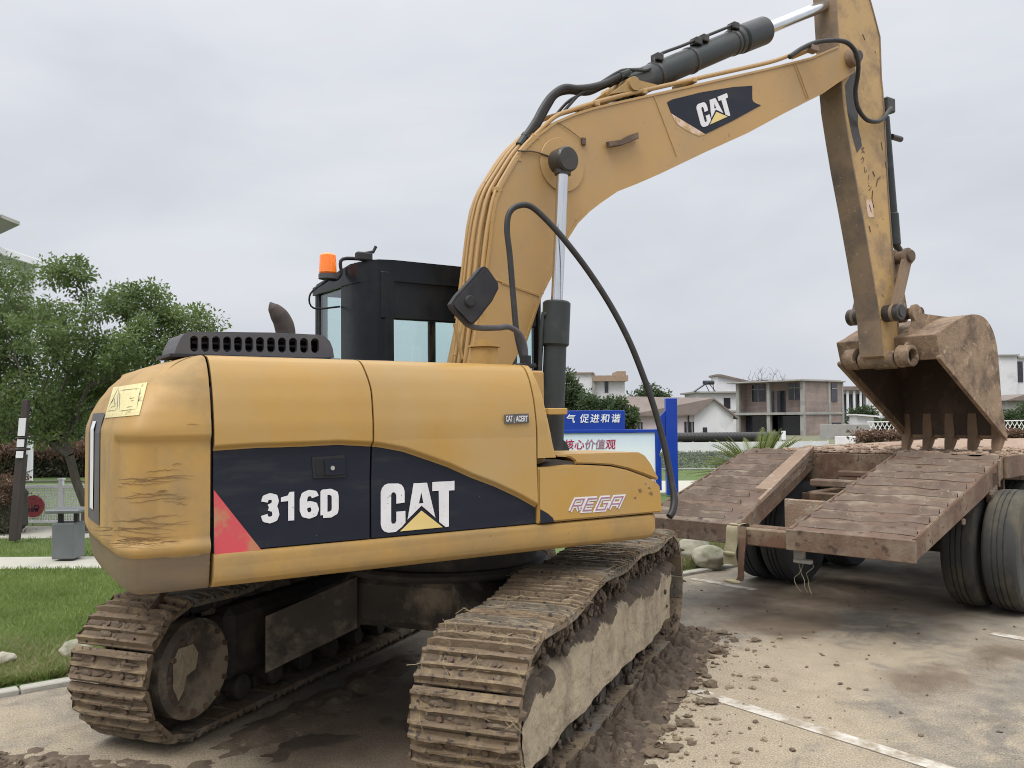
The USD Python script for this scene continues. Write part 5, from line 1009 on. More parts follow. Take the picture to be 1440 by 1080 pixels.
for a in np.linspace(2.3, 8.6, nx):
    g.append([(a, b, DECK + .004 + .045 * max(0, meshkit.fbm(np.array([a * 1.6, b * 1.8, 3.0]), 4, 8) - .40) * (1 if .05 < b < RW - .05 else 0)) for b in np.linspace(0.01, RW - .01, ny)])
dk = put('deck', B().box(2.31, 8.62, 0, RW, DECK - .06, DECK - .002, .006), M['rust'], tr)
put('clay_layer', grid(np.array(g)), M['clay'], dk, smooth=50, label='pale reddish clay spread over the deck')
lm = B()
for _ in range(240):
    a, b = 2.33 + 2.2 * rt.random() ** 1.6, rt.uniform(.05, RW - .05); lm.add(*blob((a, b, DECK + .015), rt.uniform(.012, .045), rt.integers(0, 999), 1, .5, (1.2, 1, .55)))
put('clay_lumps', lm, M['clay'], dk, kind='stuff')
put('side_rail', B().box(2.2, 8.62, -.03, -.002, DECK - .20, DECK + .01, .006), M['rust'], tr)
put('side_rail', B().box(2.2, 8.62, RW + .002, RW + .03, DECK - .20, DECK + .01, .006), M['rust'], tr)
for a, z in ((1.0, .87), (1.75, 1.06)): put('side_cleat', B().box(a, a + .05, -.022, -.001, z, z + .05, .006), M['rust_ramp'], tr)
put('side_batten', B().box(2.02, 2.06, -.012, -.001, 1.12, 1.36, .003), M['rust_ramp'], tr)
put('wheel_guard', B().box(1.86, 2.02, .0, .06, .98, 1.26, .01), M['rust_ramp'], tr)
R_ = .555
prof = [(.18, -.105), (.30, -.115), (.40, -.135), (.47, -.145), (.515, -.138), (.535, -.118), (.545, -.085), (.545, -.052), (.532, -.049), (.532, -.041), (.546, -.038), (.547, -.004), (.533, -.001), (.533, .007), (.547, .010), (.546, .040), (.532, .043), (.532, .051), (.545, .054), (.545, .085), (.535, .118), (.515, .138), (.47, .145), (.40, .135), (.30, .115), (.18, .105)]
def tyre(bc_, a0, mt):
    w = sub('wheel', tr); n = 64; ang = np.arange(n + 1) * 2 * np.pi / n
    G = np.array([[(a0 + r * math.cos(t), bc_ + y, R_ + r * math.sin(t)) for r, y in prof] for t in ang])
    put('tyre', grid(G), M[mt], w, smooth=25)
    put('rim', B().cyl((a0, bc_ - .07, R_), (a0, bc_ + .07, R_), .29, 30).cyl((a0, bc_ - .11, R_), (a0, bc_ + .11, R_), .16, 24, bev=.01), M['rust'], w, smooth=40)
for a0 in (2.06, 3.36):
    for i, bc_ in enumerate((-.12, .22, 2.02, 2.36)): tyre(bc_, a0, 'tyre' if i < 2 else 'tyre_dark')
    put('axle', B().cyl((a0, .5, R_), (a0, 2.0, R_), .085, 18).cyl((a0, 1.1, R_), (a0, 1.42, R_), .18, 20, bev=.03), M['dark_iron'], tr, smooth=40)
    put('leaf_spring', B().box(a0 - .6, a0 + .6, .80, .88, R_ + .08, R_ + .15, .01).box(a0 - .6, a0 + .6, 1.64, 1.72, R_ + .08, R_ + .15, .01), M['dark_iron'], tr)
put('tail_lamp', B().box(.05, .10, .93, 1.02, .585, .68, .008).box(.04, .09, .86, 1.02, .565, .60, .008), M['concrete'], tr)
for k in range(3):
    c = rt.uniform(-.04, .04, (6, 2)); pts = [(.06 + c[i][0], .95 + .05 * k - .06 + c[i][1], .60 - .055 * i) for i in range(6)]; put('dangling_wire', B().tube(smooth_pts(pts, 4), .002, 5), M['cloth'], tr)
# canvas strap hung over the rear beam: a thing of its own
sb = 1.50
strap = thing('canvas_strap', 'dirty canvas strap looped over the rear beam of the flatbed truck', 'strap', TO + RT @ np.array([0, sb, 0]), TA)
def ribbon(pts, w, wob, seed):
    p = smooth_pts(pts, 6); r = np.random.default_rng(seed); G = []
    for i, q in enumerate(p):
        ww = w * (1 - .25 * math.sin(i / len(p) * 3.0)); G.append([(q[0] + wob * math.sin(i * .35 + k) * .4, q[1] + ww * (k / 4 - .5), q[2]) for k in range(5)])
    G = np.array(G); bck = G + [.008, 0, 0]; return B().add(*grid(G)).add(*grid(bck[:, ::-1]))
put('strap_band', ribbon([(.14, .03, .70), (.12, .03, .83), (.04, .02, .853), (-.062, .02, .83), (-.066, .03, .70), (-.07, .05, .60), (-.05, .05, .50)], .15, .01, 1), M['cloth'], strap, smooth=60)
put('strap_band', ribbon([(-.062, -.07, .84), (-.075, -.075, .70), (-.08, -.065, .52), (-.06, -.04, .38), (-.06, .06, .355)], .08, .012, 2), M['rust'], strap, smooth=60)
put('strap_knot', B().add(*blob((-.065, .05, .60), .045, 4, 2, .3, (.6, 1.5, .5))), M['cloth'], strap, smooth=50)
put('strap_fold', B().add(*blob((-.06, .03, .36), .03, 9, 2, .3, (.7, 2.6, .6))), M['cloth'], strap, smooth=50)
# ------------------------------------------------------------------ ground
KD = np.array([.79, .613]); PD = np.array([.613, -.79])               # along the kerb, and across it towards the car park
def kp(k, p, z=0.0): q = KD * k + PD * p; return np.array([q[0], q[1], z])
PK = -6.60
def sheet(name, poly, z, mt, label=None, cat=None, kind='structure', h=None):
    q = trimesh.creation.extrude_polygon(shp(poly), h or .002, engine='earcut'); v = np.array(q.vertices); v[:, 2] += z - (h or .002)
    p = put(name, (v, np.array(q.faces)), M[mt]); return tag(p, label, cat, None, kind)
# car park: fine near the camera, with a gentle roughness
def fine_sheet(x0, x1, y0, y1, nx, ny, fz):
    X, Y = np.meshgrid(np.linspace(x0, x1, nx), np.linspace(y0, y1, ny), indexing='ij'); return grid(np.stack([X, Y, fz(X, Y)], -1))
put('ground', B().box(-400, 400, -60, 900, -.3, -.06), M['farground'], kind='structure')
lot = Polygon([kp(-60, PK)[:2], kp(60, PK)[:2], kp(60, 60)[:2], kp(-60, 60)[:2]])
sheet('parking_lot', lot, 0.0, 'asphalt', h=.05)
for k, a, b in ((4.47, -6.35, 8.0), (7.50, -6.45, -5.62), (7.50, -3.30, 8.0)):
    sheet('parking_line', Polygon([kp(k - .055, a)[:2], kp(k + .055, a)[:2], kp(k + .055, b)[:2], kp(k - .055, b)[:2]]), .005, 'line')
# soil: dry spread, damp film, and broken mud by the tracks
TF = RU @ rotz(math.radians(68.195 - 33.434))
def tw(x, y, z=0.0): return CU + TF @ np.array([x, y, z])
def wobbly(c, rx, ry, ang, seed, n=70, w=.35):
    t = np.linspace(0, 2 * np.pi, n, endpoint=False); k = 1 + w * (meshkit.fbm(np.stack([np.cos(t) * 1.5, np.sin(t) * 1.5, np.full(n, seed * 3.3)], 1), 4, seed) - .5) * 2
    p = np.stack([np.cos(t) * rx * k, np.sin(t) * ry * k], 1) @ rotz(ang)[:2, :2].T + np.array(c)[:2]; return p
def mound(name, poly, z, mt, hgt, fr, seed, res=.035, kind='structure'):
    pg = Polygon(poly).buffer(0); x0, y0, x1, y1 = pg.bounds; nx, ny = int((x1 - x0) / res) + 2, int((y1 - y0) / res) + 2
    X, Y = np.meshgrid(np.linspace(x0, x1, nx), np.linspace(y0, y1, ny), indexing='ij')
    from shapely import points as spts, distance, boundary, contains
    pp = spts(X.ravel(), Y.ravel()); ins = contains(pg, pp).reshape(X.shape); dd = distance(pg.boundary, pp).reshape(X.shape) * np.where(ins, 1, -1)
    n_ = meshkit.fbm(np.stack([X * fr, Y * fr, np.full_like(X, seed)], -1), 5, seed)
    Z = z - .014 + hgt * np.clip(.12 + dd / .25, -.4, 1) * np.clip(1.7 * n_ - .35, 0, 1.2) - np.where(dd < 0, .012, 0)
    v, f = grid(np.stack([X, Y, Z], -1)); keep = (dd.ravel()[f] > -.03).any(1); f = f[keep]
    put(name, (v, f), M[mt], smooth=True, kind=kind)
mound('damp_mud', wobbly(tw(-.9, .0), 1.9, .72, math.radians(68), 8, w=.5), .006, 'wetmud', .012, 4, 6, .04)
mound('broken_mud', wobbly(tw(.10, -1.33), 2.05, .25, math.radians(68.2), 11, n=160, w=.75), .004, 'mud_dark', .15, 21, 8, .014)
mound('broken_mud', wobbly(tw(-1.95, .95), .72, .24, math.radians(-20), 14, n=120, w=.7), .004, 'clod', .045, 16, 9, .016)
mound('broken_mud', wobbly(tw(-.6, .55), 1.5, .22, math.radians(68), 17, n=90, w=.5), .006, 'clod', .08, 8, 10, .03)
rc = np.random.default_rng(77)
def clods(name, label, n, fn, rmin, rmax, mt, sub_=1):
    b = B()
    for _ in range(n):
        x, y = fn(); r = rmin + (rmax - rmin) * rc.random() ** 3; b.add(*blob((x, y, r * .35), r, rc.integers(0, 9999), sub_, .95, (rc.uniform(.7, 1.6), rc.uniform(.7, 1.2), rc.uniform(.4, .9))))
    tag(put(name, b, M[mt]), label, 'soil', None, 'stuff')
def along(k0, k1, p0, s):
    def f():
        q = tw(rc.uniform(k0, k1), p0 - abs(rc.normal(0, s))); return q[0], q[1]
    return f
clods('mud_clods', 'dark brown broken mud lumps along the near track', 2600, along(-2.1, 2.0, -1.22, .17), .006, .045, 'clod', 1)
clods('pale_clods', 'pale dry crumbs scattered beside the near track', 420, along(-2.1, 2.1, -1.35, .40), .004, .022, 'clod_pale', 1)
def behind():
    q = tw(-1.95 - abs(rc.normal(0, .28)), 1.0 + rc.normal(0, .42)); return q[0], q[1]
clods('soil_crumbs', 'earth crumbs behind the far track', 900, behind, .005, .035, 'clod', 1)
def anywhere():
    q = onz(rc.uniform(900, 1440), rc.uniform(830, 1075)); return q[0], q[1]
clods('grit', 'small grit and crumbs over the car park', 170, anywhere, .003, .017, 'clod', 1)
# kerb, lawn, path
kb = B()
k = -14.0
kerb_root = tag(sub('kerb', None), 'pale concrete kerb between the car park and the lawn', 'kerb')
while k < 14:
    q = B().box(k + .006, k + .994, -.05, .05, -.04, .035, .008); v, f = q.get(); R2 = np.array([[KD[0], PD[0], 0], [KD[1], PD[1], 0], [0, 0, 1.0]])
    v = v @ R2.T + kp(0, PK - .06); put('kerb_stone', (v, f[:, ::-1]), M['kerb'], kerb_root); k += 1.0
lawn_p = Polygon([kp(-60, PK - .113)[:2], kp(60, PK - .113)[:2], kp(60, -60)[:2], kp(-60, -60)[:2]]).intersection(sbox(-100, 0, 100, 41))
sheet('lawn', lawn_p, .03, 'lawn', h=.1)
def ribbonY(x0, x1, y0, y1): return Polygon([(x0, y0), (x1, y0), (x1, y1), (x0, y1)])
sheet('footpath', Polygon([(-16, 10.5), (-4.6, 10.5), (-4.6, 11.4), (-16, 11.4)]), 0.036, 'paving', h=.004)
sheet('footpath', Polygon([(-18, 13.2), (-5, 13.2), (-5, 14.7), (-18, 14.7)]), 0.036, 'paving', h=.004)
sheet('footpath', Polygon([(2.5, 20), (8, 20), (8, 23.6), (2.5, 23.6)]), 0.036, 'paving', h=.004)
sheet('lane', Polygon([(6, 44.5), (60, 44.5), (60, 52), (6, 52)]), -.02, 'sand', h=.05)
# grass blades
def blades(name, label, pts, hmin, hmax, mt, seed, lean=.5, w=.004):
    r = np.random.default_rng(seed); n = len(pts); p = np.asarray(pts, float); a = r.uniform(0, 2 * np.pi, n); h = r.uniform(hmin, hmax, n); w_ = w * r.uniform(.7, 1.5, n)
    dx = np.stack([np.cos(a), np.sin(a), 0 * a], 1) * w_[:, None]; ln = r.normal(0, lean, (n, 2)) * h[:, None]
    mid = p + np.stack([ln[:, 0] * .35, ln[:, 1] * .35, h * .6], 1); top = p + np.stack([ln[:, 0], ln[:, 1], h], 1)
    v = np.stack([p - dx, p + dx, mid - dx * .7, mid + dx * .7, top], 1).reshape(-1, 3); i = np.arange(n) * 5
    f = np.concatenate([np.stack([i, i + 1, i + 3], 1), np.stack([i, i + 3, i + 2], 1), np.stack([i + 2, i + 3, i + 4], 1)])
    return tag(put(name, (v, f), M[mt]), label, 'grass', None, 'stuff')
def scatter(px0, px1, py0, py1, n, seed, ok=lambda x, y: True, z=.03):
    r = np.random.default_rng(seed); out = []
    while len(out) < n:
        # even over the ground: sample the area, keep what the photograph shows
        q = onz(r.uniform(px0, px1), py0 + (py1 - py0) * r.random() ** .6, z)
        if (q[0] * PD[0] + q[1] * PD[1]) < PK - .15 and ok(q[0], q[1]): out.append(q)
    return out
notpath = lambda x, y: not (10.45 < y < 11.45 or 13.15 < y < 14.75)
blades('lawn_grass', 'short green lawn left of the excavator', scatter(-60, 420, 745, 975, 95000, 5, notpath), .025, .075, 'grass', 1)
blades('rough_grass', 'rough yellowish grass along the kerb behind the strap', scatter(880, 1150, 755, 830, 9000, 6), .04, .16, 'grass_dry', 2, .6)
blades('kerb_grass', 'longer dry grass tufts along the left kerb', scatter(-40, 300, 900, 968, 5000, 8), .03, .10, 'grass_dry', 3, .7)
# ------------------------------------------------------------------ plants
def leaves(centres, radii, n, size, seed, flat_=.7, aspect=.45):
    """Leaf-sized pointed faces around many centres."""
    r = np.random.default_rng(seed); k = r.integers(0, len(centres), n); c = np.asarray(centres)[k]; R = np.asarray(radii)[k]
    d = r.normal(0, 1, (n, 3)); d /= np.linalg.norm(d, axis=1, keepdims=True); d *= (r.random(n) ** .45)[:, None]; p = c + d * R[:, None] * [1, 1, flat_]
    a = d + r.normal(0, .5, (n, 3)) + [0, 0, -.25]; a /= np.linalg.norm(a, axis=1, keepdims=True); u = np.cross(a, r.normal(0, 1, (n, 3))); u /= np.linalg.norm(u, axis=1, keepdims=True)
    s = size * r.uniform(.6, 1.35, n)[:, None]
    v = np.stack([p, p + a * s * .5 + u * s * aspect * .5, p + a * s, p + a * s * .5 - u * s * aspect * .5], 1).reshape(-1, 3); i = np.arange(n) * 4
    return v, np.concatenate([np.stack([i, i + 1, i + 2], 1), np.stack([i, i + 2, i + 3], 1)])
def branches(base, centres, r0, seed, lean=(0, 0, 1), direct=.32):
    """Limbs that grow from the base to every crown centre, each joining the nearest limb already there."""
    r = np.random.default_rng(seed); base = np.asarray(base, float); nodes = [base]; par = [-1]; trunk_h = .12 * np.linalg.norm(np.mean(centres, 0) - base)
    nodes.append(base + np.asarray(lean) * trunk_h); par.append(0)
    cs = sorted(map(np.asarray, centres), key=lambda c: np.linalg.norm(c - base)); tips = []
    for c in cs:
        N = np.array(nodes[1:]); dv = c - N; dist = np.linalg.norm(dv, axis=1); dn = np.linalg.norm(N - base, axis=1)
        cost = dist + direct * dn + 1.5 * np.maximum(0, -dv[:, 2]); j = int(np.argmin(cost)) + 1; steps = max(2, int(np.linalg.norm(c - nodes[j]) / .35)); prev, p0 = j, nodes[j]
        for s in range(1, steps + 1):
            t = s / steps; q = p0 + (c - p0) * t + r.normal(0, .03, 3) * (t < 1) + np.array([0, 0, .12]) * math.sin(math.pi * t) * np.linalg.norm(c - p0) * .5
            nodes.append(q); par.append(prev); prev = len(nodes) - 1
        tips.append(prev)
    cnt = np.zeros(len(nodes))
    for t in tips:
        while t >= 0: cnt[t] += 1; t = par[t]
    rad = r0 * np.sqrt(np.maximum(cnt, .5) / cnt[0]); b = B()
    for i in range(1, len(nodes)):
        a, c = nodes[par[i]], nodes[i]
        if np.linalg.norm(c - a) > 1e-4: b.add(*tube([a, c], [max(rad[par[i]] if par[i] > 0 else rad[i] * 1.25, .004), max(rad[i], .004)] if rad[par[i]] < rad[i] * 2.2 else [rad[i] * 1.3, max(rad[i], .004)], 6, False))
    return b
def tree(name, label, base, lobes, n_c, n_l, size, r0, seed, mt='leaf', cr=.42, cat='tree', group=None, direct=.32):
    """lobes: (centre, radii) ellipsoids in metres, relative to the world."""
    r = np.random.default_rng(seed); cs = []; vol = np.array([np.prod(b) for _, b in lobes]) ** .8; vol = vol / vol.sum()
    for _ in range(n_c):
        c, R = lobes[r.choice(len(lobes), p=vol)]; d = r.normal(0, 1, 3); d /= np.linalg.norm(d); cs.append(np.asarray(c) + d * r.random() ** .42 * np.asarray(R))
    t = thing(name, label, cat, base, group=group); cs = np.array(cs) - base
    put('trunk', branches((0, 0, 0), cs, r0, seed, direct=direct), M['bark'], t)
    v, f = leaves(cs, r.uniform(.55, 1.15, n_c) * cr, n_l, size, seed + 1); put('crown', (v, f), M[mt], t)
    return t
# the tree on the lawn behind the counterweight: its crown is laid out lobe by lobe at its distance
TY = 14.0
def lobe(px, py, rpx, rpy, Y, dep=1.0): k = Y / F; return (at(px, py, Y), (rpx * k, rpx * k * dep, rpy * k))
big = [lobe(30, 400, 62, 42, TY), lobe(118, 392, 42, 34, TY + .3), lobe(180, 420, 40, 34, TY), lobe(238, 440, 45, 30, TY + .2), lobe(272, 465, 40, 26, TY), lobe(10, 470, 70, 60, TY + .5), lobe(100, 470, 75, 50, TY - .6), lobe(190, 490, 70, 42, TY - .4), lobe(60, 550, 80, 50, TY), lobe(0, 580, 60, 40, TY + .5), lobe(150, 540, 60, 40, TY + .8), lobe(200, 520, 50, 30, TY + .5), lobe(-60, 500, 70, 90, TY + .5), lobe(60, 600, 50, 28, TY - .2), lobe(296, 462, 22, 14, TY)]
tb_ = onz(121, 747, .06)
tree('broadleaf_tree', 'bushy green tree with many slender stems on the lawn behind the counterweight', tb_, big, 420, 64000, .064, .075, 41, 'leaf', .28, direct=.62)
# far greenery on the left: hedge, bushes and a belt of trees
def hedge(name, label, x0, x1, y0, y1, z0, z1, n, size, seed, mts, cat='hedge', jag=.12):
    t = thing(name, label, cat, ((x0 + x1) / 2, (y0 + y1) / 2, z0)); r = np.random.default_rng(seed); cx, cy = (x0 + x1) / 2, (y0 + y1) / 2
    w, d, h = (x1 - x0) / 2, (y1 - y0) / 2, z1 - z0
    put('core', B().box(-w * .97, w * .97, -d * .8, d * .8, 0, h * .85, min(.1, d * .3)), M['hole' if False else 'bark'], t)
    for k, mt in enumerate(mts):
        m_ = n // len(mts); p = np.stack([r.uniform(-w, w, m_), r.uniform(-d, d, m_), h * r.random(m_) ** .7], 1)
        if len(mts) > 1: p[:, 2] = h * (.55 + .5 * r.random(m_)) if k == 1 else h * .7 * r.random(m_)
        side = r.random(m_) < .6; p[side, 1] = -d + r.normal(0, .05, side.sum()); top = ~side; p[top, 2] = h * (1 + jag * r.normal(0, .5, top.sum())) if k == len(mts) - 1 else p[top, 2]
        v, f = leaves(p, np.full(m_, .10), m_ * 3, size, seed + k); put('foliage', (v, f), M[mt], t)
    return t
hedge('clipped_hedge', 'brownish clipped hedge behind the lattice fence on the left', -17.5, -8.5, 27.2, 28.4, .05, 1.02, 5000, .12, 3, ('leaf_hedge', 'leaf_red'))
hedge('low_hedge', 'dark low hedge left of the brown pole', -8.9, -7.75, 13.6, 14.2, .06, .88, 2200, .05, 5, ('leaf_hedge', 'leaf_red'))
for i, (x0, x1, Y, h, lab) in enumerate(((-19, -14.5, 31, 1.9, 'green rounded shrub mass above the far hedge, at the frame edge'), (-14.6, -9.5, 33, 1.5, 'bright green low shrubs above the far hedge, right of the white post'))):
    r = np.random.default_rng(60 + i); t = thing('shrub', lab, 'shrub', ((x0 + x1) / 2, Y, .05)); cs = np.stack([r.uniform(-(x1 - x0) / 2, (x1 - x0) / 2, 60), r.uniform(-.8, .8, 60), r.uniform(.2, h, 60)], 1)
    v, f = leaves(cs, r.uniform(.3, .6, 60), 7000, .13, 61 + i); put('foliage', (v, f), M['leaf_bush' if i else 'leaf_far'], t)
    put('stems', B().add(*tube([(0, 0, 0), (.1, 0, h * .6)], .05, 6)).add(*tube([(.6, 0, 0), (.8, .1, h * .5)], .04, 6)), M['bark'], t)
for i, (px, Y, rw, zt, lab) in enumerate(((-30, 38, 3.4, 4.6, 'dark rounded tree at the left frame edge, beyond the shrubs'), (45, 42, 3.2, 3.6, 'dark tree beyond the far hedge, behind the brown pole'), (130, 44, 3.6, 3.3, 'dark tree beyond the far hedge, behind the lawn tree trunk'), (205, 40, 2.6, 4.0, 'dark tree beyond the hedge, beside the counterweight'))):
    c = at(px, 600, Y); base = np.array([c[0], Y, 0.0]); lo = [((c[0], Y, zt * .55), (rw, rw * .7, zt * .45)), ((c[0] + rw * .4, Y, zt * .4), (rw * .7, rw * .6, zt * .35)), ((c[0] - rw * .5, Y, zt * .45), (rw * .7, rw * .6, zt * .4))]
    tree('background_tree', lab, base, lo, 60, 6500, .26, .16, 80 + i, 'leaf_far', .8)
# right-hand background greenery
def px_tree(name, lab, px0, px1, pt, Y, seed, n=5000, size=.3, mt='leaf_far', zlow=0.0, group=None):
    k = Y / F; cx = (px0 + px1) / 2; c = at(cx, pt, Y); w = (px1 - px0) / 2 * k; zt = c[2]; base = np.array([c[0], Y, 0.0]); r = np.random.default_rng(seed)
    lo = [((c[0], Y, zlow + (zt - zlow) * .52), (w * .75, w * .6, (zt - zlow) * .45))] + [((c[0] + w * s * .55, Y + r.uniform(-.5, .5), zlow + (zt - zlow) * r.uniform(.35, .55)), (w * .45, w * .5, (zt - zlow) * r.uniform(.28, .4))) for s in (-1, 1)]
    return tree(name, lab, base, lo, 70, n, size, .14, seed, mt, w * .26 + .2)
px_tree('background_tree', 'tall dark shrubby tree right beside the boom cylinder, behind the blue sign', 770, 826, 520, 70, 101, 8000, .28)
px_tree('background_tree', 'green tree behind the blue header board of the sign', 812, 876, 543, 62, 102, 9000, .26)
px_tree('background_tree', 'leafy green tree at the right end of the blue header board', 852, 896, 556, 52, 103, 6500, .22)
px_tree('background_tree', 'round dark tree on the skyline behind the white gabled house', 880, 946, 540, 95, 104, 10000, .36)
px_tree('background_tree', 'dark bush between the brick house and the bucket', 1196, 1232, 568, 72, 105, 4000, .28)
px_tree('background_tree', 'low dark bush behind the bucket teeth', 1236, 1290, 580, 70, 106, 4500, .28)
px_tree('background_tree', 'dark green tree below the white house at the right frame edge', 1408, 1470, 566, 66, 107, 6000, .26)
# leafless tree over the brick house
bt_ = at(1078, 560, 92); bb = np.array([bt_[0], 92, 0.0]); r = np.random.default_rng(9)
tt = thing('bare_tree', 'leafless tree with fine twigs behind the brick house roof', 'tree', bb)
cs = [np.array([r.uniform(-2.8, 2.8), r.uniform(-1, 1), 0]) for _ in range(120)]
for c in cs: c[2] = 3.2 + (7.0 - 3.2) * math.sqrt(max(0, 1 - (c[0] / 3.0) ** 2)) * r.uniform(.55, 1)
put('trunk', branches((0, 0, 0), cs, .11, 4), M['twig'], tt)
# cycad behind the far ramp
cy = thing('cycad', 'spiky yellow-green cycad behind the far ramp of the truck', 'plant', (*at(1066, 700, 17.0)[:2], .03))
r = np.random.default_rng(14); put('stem', B().cyl((0, 0, 0), (0, 0, .62), .22, 14, .18), M['bark'], cy)
for k in range(96):
    a = k * 2.39996; el = r.uniform(.12, 1.15); L_ = r.uniform(1.0, 1.30); n = 9; t = np.linspace(0, 1, n)
    rr = L_ * t * math.cos(el) * (1 + .15 * t); z = .52 + L_ * (t * math.sin(el) - .42 * t ** 2 * math.cos(el) * .8)
    c = np.stack([rr * math.cos(a), rr * math.sin(a), z], 1); tdir = np.gradient(c, axis=0); tdir /= np.linalg.norm(tdir, axis=1, keepdims=True); sd_ = np.cross(tdir, [0, 0, 1.0]); sd_ /= np.linalg.norm(sd_, axis=1, keepdims=True) + 1e-9
    b = B().tube(c, .008, 3, False)
    for j in np.linspace(.12, .99, 24):
        q = np.array([np.interp(j, t, c[:, i]) for i in range(3)]); u = np.array([np.interp(j, t, tdir[:, i]) for i in range(3)]); s2 = np.array([np.interp(j, t, sd_[:, i]) for i in range(3)]); ll = .17 * math.sin(math.pi * min(1, .12 + j * .86)) + .02
        for sg in (-1, 1):
            tipp = q + (s2 * sg * .8 + u * .55 + np.array([0, 0, .28])) * ll; b.add(np.array([q - u * .016, q + u * .018, tipp]), np.array([[0, 1, 2]]))
    put('frond', b, M['frond'], cy)
# shrub slope seen below the white fence
r = np.random.default_rng(33); pts = []
while len(pts) < 1500:
    q = (r.uniform(2.4, 16), r.uniform(27.5, 40), r.uniform(.03, .10)); pts.append(q)
v, f = leaves(pts, np.full(len(pts), .22), 30000, .10, 34, .4); tag(put('ground_shrubs', (v, f), M['ivy']), 'grey-green low shrubs on the bank below the white fence', 'shrubs', None, 'stuff')
hedge('clipped_hedge', 'long red-topped hedge across the road behind the bucket teeth', 14.5, 30, 36.6, 37.8, .05, .98, 7000, .14, 21, ('leaf_hedge', 'leaf_red'))
for px, py, Y, s, lab in ((998, 775, 0, .17, 'pale round boulder beside the canvas strap'), (975, 768, 0, .2, 'pale boulder half hidden by the track end'), (107, 905, 0, .095, 'pale mossy boulder behind the far track'), (4, 916, 0, .07, 'small pale boulder at the left frame edge')):
    q = onz(px, py + 20, .05); t = put('boulder', blob((0, 0, 0), s, int(px), 3, .25, (1.2, 1, .85)), M['stone'], smooth=True); UsdGeom.Xformable(t).AddTranslateOp().Set(Gf.Vec3d(q[0], q[1], q[2] + s * .55)); tag(t, lab, 'boulder')
# ------------------------------------------------------------------ street furniture and fences on the left
ptop, pbot = at(30, 588, 12.7), onz(20.5, 760, .06)
ln = np.array([(ptop[0] - pbot[0]), 0, ptop[2] - pbot[2]]); pl = thing('lamp_post', 'dark brown square post with pale plates near its top, left of the lattice fence', 'post', pbot)
e = ln / ln[2]
def post(b, z0, z1, w): 
    v, f = rbox(-w, w, -w, w, z0, z1, .008); v = v.copy(); v[:, 0] += v[:, 2] * e[0]; b.add(v, f)
b = B(); post(b, 0, 1.25, .060); post(b, 1.25, 2.05, .042); put('post', b, M['polebrown'], pl)
for z0, z1 in ((1.20, 1.30), (1.36, 1.47), (1.52, 1.78)):
    b = B().box(-.05, .055, -.075 - .012, -.075 - .002, z0, z1, .003); v, f = b.get(); v[:, 0] += v[:, 2] * e[0] + .01; put('plate', (v, f), M['whitewall'], pl)
b = B(); post(b, 1.31, 1.34, .082); post(b, 1.485, 1.505, .082); put('collar', b, M['polebrown'], pl)
# white lattice fence with a red disc
fY = 14.75; fx0, fx1 = at(-60, 700, fY)[0], at(150, 700, fY)[0]
fn = thing('lattice_fence', 'low white lattice fence behind the lawn on the left', 'fence', (0, fY, .06))
hz = lambda py: at(60, py, fY)[2] - .06
put('top_rail', B().box(fx0, fx1, -.03, .03, .60, .66, .008), M['whitefence'], fn); put('bottom_rail', B().box(fx0, fx1, -.025, .025, .02, .06, .006), M['whitefence'], fn)
for px in (-40, 15, 86, 140): x = at(px, 700, fY)[0]; put('fence_post', B().box(x - .035, x + .035, -.035, .035, 0, .74, .006).box(x - .05, x + .05, -.05, .05, .74, .77, .006), M['whitefence'], fn)
b = B(); x = fx0
while x < fx1: b.box(x - .007, x + .007, -.006, .006, .06, .60); x += .046
for z in np.arange(.10, .6, .046): b.box(fx0, fx1, .007, .013, z - .007, z + .007)
put('lattice', b, M['whitefence'], fn, kind='stuff')
dc = at(46.5, 712, fY - .05); ds = thing('red_disc_sign', 'faded red round sign fixed on the white lattice fence', 'sign', (dc[0], fY - .045, dc[2]))
put('disc', B().cyl((0, -.008, 0), (0, .008, 0), .185, 40, bev=.003), M['redsign'], ds)
b = B()
for i in range(3): b.box(-.10 + i * .07, -.055 + i * .07, -.0125, -.009, -.09, -.03)
b.add(*prism(Point(.06, -.02).buffer(.045).difference(Point(.06, -.02).buffer(.03)), -.0125, -.009)); put('faded_marks', b, M['signblack'], ds)
# litter bin with a flat roof
bb = onz(95, 784, .06); bn = thing('litter_bin', 'grey metal litter bin with a raised flat roof beside the counterweight', 'bin', (bb[0], bb[1], .06))
put('bin_body', B().box(-.13, .15, -.15, .15, 0, .45, .012), M['bingrey'], bn)
for x in (-.09, .11): put('roof_post', B().box(x - .025, x + .025, -.03, .03, .44, .58, .004), M['polebrown'], bn)
put('roof', B().box(-.20, .24, -.20, .20, .575, .625, .015), M['bingrey'], bn)
for i, (px, y0, y1, Y) in enumerate(((80, 606, 636, 30), (106, 632, 660, 29))):
    a, c = at(px, y0, Y), at(px, y1, Y); t = thing('white_marker_post', ('thin white post standing above the far hedge, left of the tree stems', 'short pale post beside the slanting tree stem')[i], 'post', (c[0], Y, .05)); put('post', B().cyl((0, 0, 0), (0, 0, a[2] - .05), .06, 10, bev=.01), M['whitefence'], t)
rl = thing('garden_rail', 'thin dark rail above the lawn behind the lattice fence', 'rail', (-12, 20.5, .05)); put('rail', B().tube([(-5, 0, .32), (8, 0, .32)], .02, 8), M['polebrown'], rl)
for x in (-5, -1.5, 2, 5.5): put('rail_post', B().box(x - .02, x + .02, -.02, .02, 0, .32), M['polebrown'], rl)
